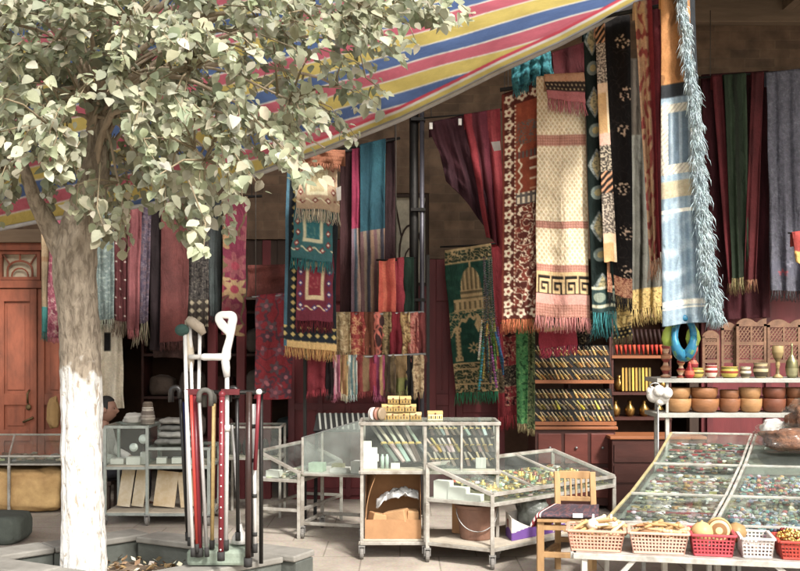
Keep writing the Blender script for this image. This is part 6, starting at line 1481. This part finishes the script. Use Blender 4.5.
# ------------------------------------------------------------------ knife cabinet inside the open bay
kw = M('dark red brown wood', '4a261f', .5, 0, .35, 7, .1, stretch=(.3, 1, 1)); edgew = M('orange brown wood', '9a5c34', .5, 0, .3, 8, .1, stretch=(.2, 1, 1))
fk = frame(gpt(535, 9.95), (1, 0, 0), (0, 1, 0)); KW_ = .80
kc = thing('knife_cabinet', 'dark red wooden cabinet with drawers and sloping knife shelves above', 'cabinet', fk(KW_ / 2, .25))
def bb_(f, a0, b0, z0, a1, b1, z1): mb = MB(); mb.bb(f(a0, b0, z0), f(a1, b1, z1)); return mb
bevel(bb_(fk, 0, 0, .04, KW_, .55, .80).build('body', kw, kc), .005); bevel(bb_(fk, -.02, -.03, .80, KW_ + .02, .56, .83).build('counter_top', edgew, kc), .005)
for i in range(3):
    for j in range(2): a = .02 + i * .262; o = bevel(bb_(fk, a + .01, -.014, .12 + j * .34, a + .24, -.001, .42 + j * .34).build('drawer', M('drawer red wood', '6a3228', .5, 0, .3, 7, .1, stretch=(.3, 1, 1)), kc), .006); mb = MB(); mb.ball(fk(a + .125, -.028, .28 + j * .34), .014, 10); mb.build('knob', steel, o, smooth=True)
# two sloping decks
decks = [(.86, .02, .33, .20), (1.27, .14, .36, .20)]
for z0, b0, dz, db in decks:
    mb = MB(); mb.sheet([fk(0, b0, z0), fk(KW_, b0, z0), fk(KW_, b0 + db, z0 + dz), fk(0, b0 + db, z0 + dz)], .012); mb.build('sloping_deck', tray, kc)
    mb = MB(); mb.bar(fk(-.01, b0 - .012, z0), fk(KW_ + .01, b0 - .012, z0), .03, .035); mb.build('deck_edge', edgew, kc)
for a in (-.012, .39, KW_ + .012): bevel(bb_(fk, a - .011, .30, .832, a + .011, .56, 1.72).build('side_board', kw, kc), .003)
rr = random.Random(91); KCOL = C('b8904a', 'a5783a', 'c0a068', '94683a', 'b09a74')
names = ['lowest', 'second', 'third', 'fourth', 'fifth', 'sixth']
r_ = 0
for z0, b0, dz, db in decks:
    for j in range(3):
        for a0, a1, n in ((.02, .38, 9), (.41, .78, 9)):
            s = j / 3
            slantrow(fk, a0, a1, n, z0 + dz * s + .01, b0 + db * s - .006, dz / 3 * .85, db / 3 * .85, KCOL if (r_ % 2 == 0 or z0 > 1) else C('8a7448', 'c8b828', 'b0a088', '6a5a48'), rr, 'sheath_knife', f'brass handled sheath knife in the {names[r_]} row of the knife cabinet, {"left" if a0 < .3 else "right"} half', f'knives in the {names[r_]} row, {"left" if a0 < .3 else "right"} half', .15, .024, .06)
        r_ += 1
# shelf unit to its right
fe = frame(gpt(612, 10.35), (1, 0, 0), (0, 1, 0)); EW = .62
ec = thing('shop_shelf', 'dim wooden shelf with red tipped brushes and brass pots deep in the bay', 'shelf', fe(EW / 2, .2))
for z, nm in ((1.50, edgew), (1.12, kw), (.86, kw), (.55, kw)): bb_(fe, 0, 0, z, EW, .4, z + .03).build('shelf_board', nm, ec)
for a in (0, EW - .02): bb_(fe, a, .02, 0, a + .02, .39, 1.95).build('side_board', kw, ec)
bb_(fe, .021, .38, .03, EW - .021, .39, 1.95).build('back_panel', inwall, ec); bb_(fe, 0, 0, 1.93, EW, .4, 1.96).build('shelf_board', kw, ec)
for k in range(12):
    mb = MB(); a = .05 + k * .046; c = jit(hx(['b8341f', 'c85028', 'a02818'][k % 3]), .1); mb.col = hx('2b1714'); mb.tube([fe(a - .02, .04, 1.80), fe(a, .03, 1.64)], .017, 8); mb.col = c; mb.tube([fe(a, .03, 1.64), fe(a + .008, .025, 1.54)], [.018, .006], 8); tag(mb.build('brush', VC('carved wood'), None, True), 'black handled brush with red tip hanging over the orange shelf edge', 'brush', 'red tipped brushes in the bay')
for k in range(9):
    mb = MB(); a = .12 + k * .035; mb.col = jit(hx(['c8a82c', 'b0882c', '8a7a30'][k % 3]), .1); mb.bar(fe(a, .02, 1.16), fe(a + .015, .10, 1.40), .02, .014); tag(mb.build('yellow_knife', VP), 'yellow handled knife leaning on the middle shelf in the bay', 'knife', 'yellow knives on the middle shelf')
brass = M('dull brass', '9a7434', .3, .85, .3, 12, .1)
for k in range(8):
    mb = MB(); a = .06 + (k % 4) * .15; z = .89 if k < 4 else 1.15; mb.lathe(fe(a + (.04 if k > 3 else 0), .12, z), [(.03, 0), (.05, .03), (.056, .08), (.03, .12), (.018, .14), (.026, .17), (0, .17)], 18); tag(mb.build('brass_pot', brass, None, True), f'dull brass pot on the {"lower" if k < 4 else "middle"} shelf deep in the bay', 'pot', f'brass pots on the {"lower" if k < 4 else "middle"} shelf')
# a dim sideboard further right in the bay
sb = thing('sideboard', 'long dark wooden sideboard under the dim shelf in the bay', 'sideboard', gpt(645, 10.0))
fd = frame(gpt(612, 9.75), (1, 0, 0), (0, 1, 0)); bevel(bb_(fd, 0, 0, 0, .9, .45, .72).build('body', kw, sb), .006); bevel(bb_(fd, -.02, -.02, .722, .92, .47, .75).build('top', edgew, sb), .004)
for k in range(3): bb_(fd, .02, -.014, .10 + k * .2, .88, -.001, .27 + k * .2).build('drawer', kw, sb)

# ------------------------------------------------------------------ wooden chair with blanket
wood = M('raw pale wood', 'b08a58', .65, 0, .3, 9, .15, stretch=(1, 1, .25), dirt='8a6740')
cl, cr, bl, br_ = V(.975, 6.95, 0), V(1.30, 6.90, 0), V(1.165, 7.38, 0), V(1.42, 7.34, 0)
ch = thing('wooden_chair', 'low raw wood chair with slatted back in front of the long sloped case', 'chair', (cl + br_) / 2)
zz = lambda p, h: Vector((p.x, p.y, h))
SH = .43
for p in (cl, cr): bars('leg', [(zz(p, 0), zz(p, SH - .001))], .048, wood, ch)
tops = []
for p in (bl, br_):
    tp_ = zz(p, .715) + V(.0, .05, 0); tops.append(tp_); mb = MB(); mb.bar(zz(p, 0), zz(p, SH), .042); mb.bar(zz(p, SH), tp_, .042, .036); bevel(mb.build('leg', wood, ch), .004)
mb = MB(); mb.hexa([zz(p, SH) for p in (cl + V(-.03, -.04, 0), cr + V(.03, -.04, 0), br_ + V(.02, -.025, 0), bl + V(-.02, -.025, 0))] + [zz(p, SH + .025) for p in (cl + V(-.03, -.04, 0), cr + V(.03, -.04, 0), br_ + V(.02, -.025, 0), bl + V(-.02, -.025, 0))]); bevel(mb.build('seat', wood, ch), .005)
for a, b, h in ((cl, cr, .39), (cl, bl, .39), (cr, br_, .39), (cl, cr, .20), (cl, bl, .18), (cr, br_, .18), (bl, br_, .22)): bars('rail', [(zz(a, h).lerp(zz(b, h), .06), zz(a, h).lerp(zz(b, h), .94))], .036, wood, ch)
q = lambda s, z: bl.lerp(br_, s) + V(0, .05 * (z - SH) / .285, z)
mb = MB(); mb.bar(q(.07, .692), q(.93, .692), .028, .055); bevel(mb.build('back_rail', wood, ch), .004)
mb = MB(); mb.bar(q(.07, .52), q(.93, .52), .028, .035); bevel(mb.build('back_rail', wood, ch), .004)
for s in (.22, .38, .53, .68, .82): mb = MB(); mb.bar(q(s, .537), q(s, .665), .012, .026 if s != .22 else .022, (0, 1, 0)); mb.build('slat', wood, ch)
# folded blanket on the seat
mb = MB(); cA = zz(cl, SH + .027) + V(-.075, -.05, 0); cB = zz(cr, SH + .027) + V(.06, -.05, 0); cC = zz(br_, SH + .027) + V(.03, -.05, 0); cD = zz(bl, SH + .027) + V(-.06, -.05, 0)
def bp_(u, v):
    an = 2 * pi * v; hgt = .021
    s = u; inner = .5 + .5 * math.cos(an); rim = max(abs(math.cos(an)), abs(math.sin(an)))
    p = (cA.lerp(cB, s)).lerp(cD.lerp(cC, s), .5 + .5 * math.copysign(abs(math.cos(an)) ** .35, math.cos(an)))
    drop = -.07 * max(0, (.10 - s) / .10) ** 1.3
    return p + V(0, 0, hgt + hgt * math.copysign(abs(math.sin(an)) ** .6, math.sin(an)) + drop + .005 * nz(u * 5, v * 3))
def bc_(u, v):
    x = u * 40
    if u < .16: return hx('8d2a34') if int(x * 1.2) % 2 else hx('d8d0c8') if v < .6 else hx('7a2430')
    return hx('6a4a4e') if nz(u * 20, v * 20) > .1 else hx('4e434c')
mb.grid(46, 24, bp_, bc_); tag(mb.build('folded_blanket', WC, None, True), 'folded grey blanket with red striped end on the wooden chair seat', 'blanket')
boxthing('white_card', 'small white card lying at the front of the chair blanket', 'card', zz(cl.lerp(cr, .75), SH + .06) + V(0, -.055, -.005), (.07, .012, .03), white, -.1)

# ------------------------------------------------------------------ stand of walking sticks and crutches
YC = 6.6
DS = .44
def PS(px, py, Y): return P(px, py, Y - DS)
def KS(x, y, z): k = (y - DS) / y; return Vector((x * k, y - DS, max(.30, CAMH - (CAMH - z) * k)))
st = thing('stick_stand', 'black metal stand with pale green base holding sticks and crutches', 'stand', KS(-1.17, 6.6, .10))
gm = M('pale green painted base', '8a9788', .75, 0, .35, 6, .3, dirt='5f6a5e')
mb = MB(); mb.bb((-1.31, 6.13, .303), (-.945, 6.36, .40)); bevel(mb.build('base_block', gm, st), .02, )
for x in (-1.33, -.925): mb = MB(); mb.tube([KS(x, 6.66, .10), KS(x, 6.66, 1.37)], .013, 10); mb.build('upright', iron, st, smooth=True)
mb = MB()
for y in (6.56, 6.66): mb.tube([KS(-1.40, y, 1.345), KS(-.90, y, 1.345)], .011, 8)
for x in (-1.40, -.90): mb.tube([KS(x, 6.56, 1.345), KS(x, 6.66, 1.345)], .011, 8)
mb.build('top_rack', iron, st, smooth=True)
mb = MB(); mb.bar(KS(-1.40, 6.55, 1.35), KS(-1.26, 6.55, 1.35), .03, .035); mb.bar(KS(-1.17, 6.55, 1.35), KS(-1.05, 6.55, 1.35), .03, .035); mb.build('red_tape', M('red tape', '5f1a20', .5, 0, .2, 20, .1), st)
SGp = 'walking sticks and crutches in the stand'
def cyl(nm, mat, pts, r, parent, n=12): mb = MB(); mb.tube(pts, r, n); return mb.build(nm, mat, parent, smooth=True)
gloss = lambda n, c: M(n, c, .35, 0, .2, 12, .05)
alu = M('white enamelled tube', 'cfcdca', .35, .1, .15, 10, .05); redw = gloss('red lacquer', '74202a'); tipm = M('dark rubber tip', '2c2b2a', .8)
def stick(lab, cat, top, bot, r, mat, tip=True, Ya=YC, Yb=YC, nm='walking_stick'):
    t = thing(nm, lab, cat, PS(*bot, Yb), SGp); a, b = PS(*top, Ya), PS(*bot, Yb)
    cyl('shaft', mat, [a, b], r, t)
    if tip: cyl('tip', tipm, [b + (a - b).normalized() * .05, b - (a - b).normalized() * .004], r * 1.35, t)
    return t, a, b
# canes
stick('plain white straight stick at the left front of the stand', 'walking stick', (186, 390), (193, 556), .011, alu, True, 6.52, 6.5)
t, a, b = stick('white crutch with dark green padded top at the left of the stand', 'crutch', (185, 333), (190, 545), .012, alu, True, 6.60, 6.6, 'crutch')
mb = MB(); mb.ball(PS(182, 330, 6.6), .05, 14, (.9, .7, .75)); mb.build('pad', M('dark green foam', '2f4a44', .9, 0, .2, 20, .3), t, smooth=True)
t = thing('crutch', 'underarm crutch of two white tubes with beige pad', 'crutch', PS(199, 548, 6.62), SGp)
for p in ((190, 326), (200, 328)): cyl('tube', alu, [PS(*p, 6.62), PS(p[0] * .5 + 98, 430, 6.62), PS(197, 545, 6.62)], .011, t)
cyl('pad', M('beige foam', '9a8d7c', .9, 0, .2, 20, .2), [PS(187, 319, 6.60), PS(192, 322, 6.60), PS(200, 328, 6.6), PS(204, 334, 6.6)], [.022, .032, .032, .018], t)
mb = MB(); mb.tube([PS(189, 357, 6.6), PS(204, 357, 6.6)], .016, 10); mb.build('hand_grip', M('grey grip', 'b5b2ac', .8), t, smooth=True)
cyl('tip', tipm, [PS(197, 540, 6.62), PS(197, 549, 6.62)], .018, t)
mb = MB(); mb.tube([PS(187, 320, 6.63), PS(190, 357, 6.63), PS(191, 372, 6.63)], [.014, .03, .012], 8); mb.build('grip_plate', M('beige plastic', 'b8ac98', .5), t, smooth=True)
# forearm crutch
t = thing('forearm_crutch', 'white forearm crutch with looped arm cuff standing highest in the stand', 'crutch', PS(226, 540, 6.58), SGp)
wp = M('white moulded plastic', 'd2d0cc', .35, 0, .08, 8, .02)
def flat_loop(name, loops, Yp, mat, parent, ex=.010, bd=.010):
    cv = bpy.data.curves.new('outline', 'CURVE'); cv.dimensions = '2D'; cv.fill_mode = 'BOTH'; cv.extrude = ex; cv.bevel_depth = bd; cv.bevel_resolution = 3
    for lp in loops:
        sp = cv.splines.new('BEZIER'); sp.bezier_points.add(len(lp) - 1); sp.use_cyclic_u = True
        for k, q in enumerate(lp):
            w_ = PS(*q, Yp) - parent.location; bp = sp.bezier_points[k]; bp.co = (w_.x, w_.z, 0); bp.handle_left_type = bp.handle_right_type = 'AUTO'
    tmp = bpy.data.objects.new('outline', cv); COL.objects.link(tmp); dg = bpy.context.evaluated_depsgraph_get(); me = bpy.data.meshes.new_from_object(tmp.evaluated_get(dg)); bpy.data.objects.remove(tmp)
    y0_ = PS(0, 0, Yp).y - parent.location.y
    for v in me.vertices: v.co = (v.co.x, y0_ - v.co.z, v.co.y)
    me.materials.clear(); me.materials.append(mat); o = bpy.data.objects.new(name, me); COL.objects.link(o); o.parent = parent
    return o
flat_loop('arm_cuff', [[(217, 317), (220, 313.6), (226, 312.8), (233, 313.6), (235.2, 317), (234.2, 326), (231.8, 338), (229.4, 349), (226.5, 361), (223.5, 360), (224, 351), (226.6, 342), (227.8, 335), (224, 330.5), (219.4, 325.5)], [(221.8, 317.6), (226, 317), (229.6, 318), (229.6, 322), (228, 325.6), (224.6, 323.2)]], 6.58, wp, t)
cyl('socket', wp, [PS(225, 358, 6.58), PS(226, 368, 6.58), PS(227, 377, 6.58)], [.026, .025, .019], t)
mb = MB(); mb.tube([PS(201, 357, 6.56), PS(204, 357, 6.56), PS(214, 357, 6.56), PS(225, 357, 6.58)], [.016, .022, .021, .024], 12); mb.build('hand_grip', wp, t, smooth=True)
cyl('tube', alu, [PS(227, 374, 6.58), PS(227, 440, 6.58), PS(226, 545, 6.58)], [.014, .013, .013], t); cyl('collar', wp, [PS(227, 425, 6.58), PS(227, 431, 6.58)], .02, t); cyl('tip', tipm, [PS(226, 540, 6.58), PS(226, 550, 6.58)], .018, t)
def hook(lab, top, bot, r, mat, hmat, hw, Y, spots=None):
    t, a, b = stick(lab, 'walking stick', top, bot, r, mat, True, Y, Y + .03, 'walking_cane')
    pts = [PS(top[0], top[1] + 6, Y)] + [PS(top[0] + hw / 2 - hw / 2 * math.cos(k * pi / 8) , top[1] - abs(hw) / 2 * math.sin(k * pi / 8), Y) for k in range(9)] + [PS(top[0] + hw, top[1] + 10, Y)]
    cyl('curved_handle', hmat, pts, r * 1.5, t, 10)
    if spots:
        for k in range(spots): p = a.lerp(b, (k + 1) / (spots + 1)); mb = MB(); mb.lathe(p - V(0, 0, .004), [(r * 1.1, 0), (r * 1.1, .008)], 10); mb.build('stud', alu, t)
    return t
hook('silver grey cane with thick grey crook handle', (199, 396), (207, 556), .011, M('silver tube', 'b0aeac', .35, .5, .2, 10, .05), M('grey rubber handle', '57554f', .7), 12, 6.5)
hook('straw coloured bamboo cane with dark grey crook handle', (214, 397), (212, 548), .012, M('bamboo cane', 'c0a468', .5, 0, .3, 18, .15), M('dark handle', '48463f', .7), -10, 6.56, None)
t, a, b = stick('red lacquer stick with pale studs down its front', 'walking stick', (222, 396), (221, 560), .017, redw, True, 6.47, 6.45)
for k in range(15): p = a.lerp(b, (k + .5) / 15.5); mb = MB(); mb.ball(p + V(0, -.016, 0), .0055, 8); mb.build('stud', alu, t, smooth=True)
mb = MB(); mb.ball(a + V(0, 0, .01), .022, 12); mb.build('knob', redw, t, smooth=True)
stick('thick dark red stick left of the crook handled canes', 'walking stick', (195, 392), (199, 556), .02, redw, True, 6.56, 6.56)
stick('bright red thin stick with gold rings beside the thick red one', 'walking stick', (191, 395), (197, 552), .010, gloss('bright red lacquer', 'a03024'), True, 6.5, 6.52)
stick('deep blue thin stick at the left rear of the stand', 'walking stick', (184, 402), (186, 512), .010, gloss('blue lacquer', '2f3a78'), False, 6.68, 6.68)
stick('very dark brown thick staff at the right end of the stand', 'walking stick', (249, 392), (248, 566), .019, gloss('dark brown lacquer', '33211c'), True, 6.5, 6.5)
t, a, b = stick('white stick with black bands beside the dark brown staff', 'walking stick', (254, 404), (255, 552), .012, alu, True, 6.53, 6.53)
for k in (.15, .38, .62, .88): p = a.lerp(b, k); cyl('black_band', tipm, [p + V(0, 0, .012), p - V(0, 0, .012)], .015, t)
t, a, b = stick('dark red slim stick with white ball top at the right of the stand', 'walking stick', (259, 392), (255, 470), .012, redw, False, 6.48, 6.5)
mb = MB(); mb.ball(a, .019, 12); mb.build('knob', wp, t, smooth=True)
stick('black slim stick with white top between the red ones', 'walking stick', (251, 399), (252, 556), .008, gloss('black lacquer', '1f1d1c'), True, 6.56, 6.56)
hook('black crook handled cane hanging at the right of the stand', (237, 392), (238, 540), .012, gloss('black lacquer', '1f1d1c'), gloss('black lacquer', '1f1d1c'), -8, 6.6)
hook('black crook handled cane leaning at the far left of the stand', (180, 392), (188, 540), .012, gloss('black lacquer', '1f1d1c'), gloss('black lacquer', '1f1d1c'), -9, 6.64)
t = thing('mop', 'white handled mop with wide white foot behind the sticks', 'mop', PS(240, 545, 6.72), None)
cyl('handle', alu, [PS(232, 425, 6.72), PS(240, 530, 6.72)], [.007, .010], t); mb = MB(); mb.lathe(PS(240, 543, 6.72), [(.055, 0), (.05, .04), (.02, .08), (.012, .12)], 16); mb.build('foot', wp, t, smooth=True)

# ------------------------------------------------------------------ seated shopkeeper half hidden by the trunk
skin = M('tanned skin', '86604e', .6, 0, .15, 12, .05); shirt = M('white shirt cotton', 'd0ccc8', .9, 0, .15, 9, .2); trou = M('dark trousers cloth', '2e2c33', .9, 0, .2, 9, .2); hairm = M('black hair', '191614', .7, 0, .3, 30, .3)
px0 = (99 - 400) * .0099
pr0 = thing('person', 'seated shopkeeper in white shirt and dark trousers, half hidden behind the trunk', 'person', V(px0, 9.9, 0))
def skinmesh(name, vs_, es, rs, mat, parent, root=0, sub=2):
    me = bpy.data.meshes.new(name); off = parent.location if parent.parent is None else parent.parent.location
    me.from_pydata([Vector(v) - off for v in vs_], es, []); o = bpy.data.objects.new(name, me); COL.objects.link(o); o.parent = parent
    m = o.modifiers.new('skin', 'SKIN'); 
    if not me.skin_vertices: me.attributes.new if False else None
    for i, r in enumerate(rs):
        s = me.skin_vertices[0].data[i]; s.radius = (r, r) if not isinstance(r, tuple) else r; s.use_root = (i == root)
    m.use_smooth_shade = True; subd(o, sub); me.materials.append(mat); return o
b0 = V(px0, 9.9, 0)
def rel(x, y, z): return b0 + V(x, y, z)
# pelvis, spine, chest, neck, head base, legs and arms (turned towards the right)
vv = [rel(0, 0, .42), rel(.02, 0, .58), rel(.03, 0, .74), rel(.05, 0, .86), rel(.055, -.005, .91),
      rel(.06, -.09, .41), rel(.40, -.13, .44), rel(.38, -.15, .22), rel(.37, -.15, .07), rel(.47, -.17, .03),
      rel(.06, .09, .41), rel(.42, .11, .44), rel(.43, .12, .22), rel(.42, .12, .07), rel(.52, .13, .03),
      rel(.03, -.17, .78), rel(.07, -.23, .57), rel(.26, -.17, .50), rel(.33, -.15, .49),
      rel(.03, .17, .78), rel(.08, .22, .57), rel(.27, .15, .50), rel(.34, .13, .49)]
ee = [(0, 1), (1, 2), (2, 3), (3, 4), (0, 5), (5, 6), (6, 7), (7, 8), (8, 9), (0, 10), (10, 11), (11, 12), (12, 13), (13, 14), (2, 15), (15, 16), (16, 17), (17, 18), (2, 19), (19, 20), (20, 21), (21, 22)]
rs = [.12, .115, .12, .05, .05, .085, .06, .052, .036, .03, .085, .06, .052, .036, .03, .052, .042, .034, .026, .052, .042, .034, .026]
try:
    body = skinmesh('body', vv, ee, rs, skin, pr0)
    skinmesh('shirt', [vv[0], vv[1], vv[2], vv[2] + V(.015, 0, .07), vv[15], vv[16], vv[17], vv[19], vv[20], vv[21]], [(0, 1), (1, 2), (2, 3), (2, 4), (4, 5), (5, 6), (2, 7), (7, 8), (8, 9)], [.135, .132, .137, .07, .068, .058, .048, .068, .058, .048], shirt, pr0)
    skinmesh('trousers', [vv[0], vv[5], vv[6], vv[7], vv[8], vv[10], vv[11], vv[12], vv[13]], [(0, 1), (1, 2), (2, 3), (3, 4), (0, 5), (5, 6), (6, 7), (7, 8)], [.13, .10, .075, .066, .06, .10, .075, .066, .06], trou, pr0)
except Exception as ex: print('skin failed', ex)
hd = MB(); hc = rel(.085, -.01, 1.0)
def headp(u, v):
    a = 2 * pi * u; t = pi * v; n = V(math.sin(t) * math.cos(a), math.sin(t) * math.sin(a), -math.cos(t)); r = V(.095, .075, .118)
    f = n.x; k = 1.0
    if n.z < -.1: k -= .16 * (-n.z) * (1 - max(0, f) * .6)
    p = V(n.x * r.x * k, n.y * r.y * k, n.z * r.z)
    if f > .8 and -.35 < n.z < .15: p.x += .028 * max(0, 1 - abs(n.y) / .22) * (1 - abs(n.z + .12) / .3 if abs(n.z + .12) < .3 else 0)   # nose
    if f > .6 and abs(n.z - .12) < .1 and .2 < abs(n.y) < .6: p.x -= .008   # eye sockets
    if f > .7 and abs(n.z + .5) < .06 and abs(n.y) < .4: p.x += .006      # lips
    return hc + p
hd.grid(40, 32, headp); hd.build('head', skin, pr0, smooth=True)
for sy in (-1, 1):
    e = MB(); e.ball(hc + V(.080, sy * .03, .013), .007, 10); e.build('eye', M('dark eye', '2a1d18', .3), pr0, smooth=True)
    e = MB(); e.ball(hc + V(-.005, sy * .078, 0), .03, 10, (.7, .3, 1)); e.build('ear', skin, pr0, smooth=True)
    hb = rel(.345, sy * .14 - .01, .487); h = MB(); h.ball(hb + V(.03, 0, 0), .032, 12, (1.2, 1.0, .55)); hand = h.build('hand', skin, pr0, smooth=True)
    for k in range(4): f = MB(); y = (k - 1.5) * .016; l = [.058, .07, .066, .05][k]; f.tube([hb + V(.055, y, .004), hb + V(.055 + l * .5, y * 1.1, .002), hb + V(.055 + l, y * 1.1, -.018)], [.009, .008, .006], 8); f.build('finger', skin, hand, smooth=True)
    f = MB(); f.tube([hb + V(.015, -sy * .026, 0), hb + V(.05, -sy * .05, -.004), hb + V(.075, -sy * .05, -.012)], [.011, .010, .007], 8); f.build('thumb', skin, hand, smooth=True)
hm = MB(); hm.grid(40, 20, lambda u, v: hc + V(-.008, 0, .012) + (headp(u, .50 + .5 * v) - hc) * (1.09 if not (math.cos(2 * pi * u) > .45 and v < .42) else .9)); hm.build('hair', hairm, pr0, smooth=True)
sl = thing('low_stool', 'low dark wooden stool under the seated shopkeeper', 'stool', V(px0, 9.9, 0))
bevel(bb_(lambda a, b, z: rel(a, b, z), -.17, -.17, .27, .17, .17, .31).build('seat', dkwood, sl), .008)
for x in (-.13, .13):
    for y in (-.13, .13): bb_(lambda a, b, z: rel(a, b, z), x - .018, y - .018, 0, x + .018, y + .018, .269).build('leg', dkwood, sl)

# dim goods on shelves inside the left bay
fi = frame(V(-3.0, 11.7, 0), (1, 0, 0), (0, 1, 0))
isf = thing('back_shelf', 'dim wooden shelf of bundles deep inside the left shop bay', 'shelf', fi(1.1, .2))
for z in (.5, 1.0, 1.5, 2.0): bb_(fi, 0, 0, z, 2.2, .4, z + .03).build('shelf_board', kw, isf)
for a in (-.03, 1.09, 2.2): bb_(fi, a, .01, 0, a + .03, .39, 2.2).build('side_board', kw, isf)
rr = random.Random(17)
for z, lv in ((.53, 'lowest'), (1.03, 'second'), (1.53, 'third')):
    for k, c in enumerate(('6a5a50', '8a7a70', '5a3a34', '7a7068', '4f5a58', '8a6a4a')):
        x = .18 + k * .36 + (.06 if k > 2 else 0)
        sack('rolled_cloth', f'{["brown grey", "pale grey", "dark red", "dusty grey", "slate green", "tan"][k]} bundle on the {lv} shelf inside the left bay', 'bundle', fi(x, .18, z + .12 + .03 * (k % 2)), (.30, .3, .24 + .06 * (k % 2)), M('bundle cloth ' + c, c, .9, 0, .3, 8, .3), k + z, 12, .12, 'bundles on the back shelf', .6)
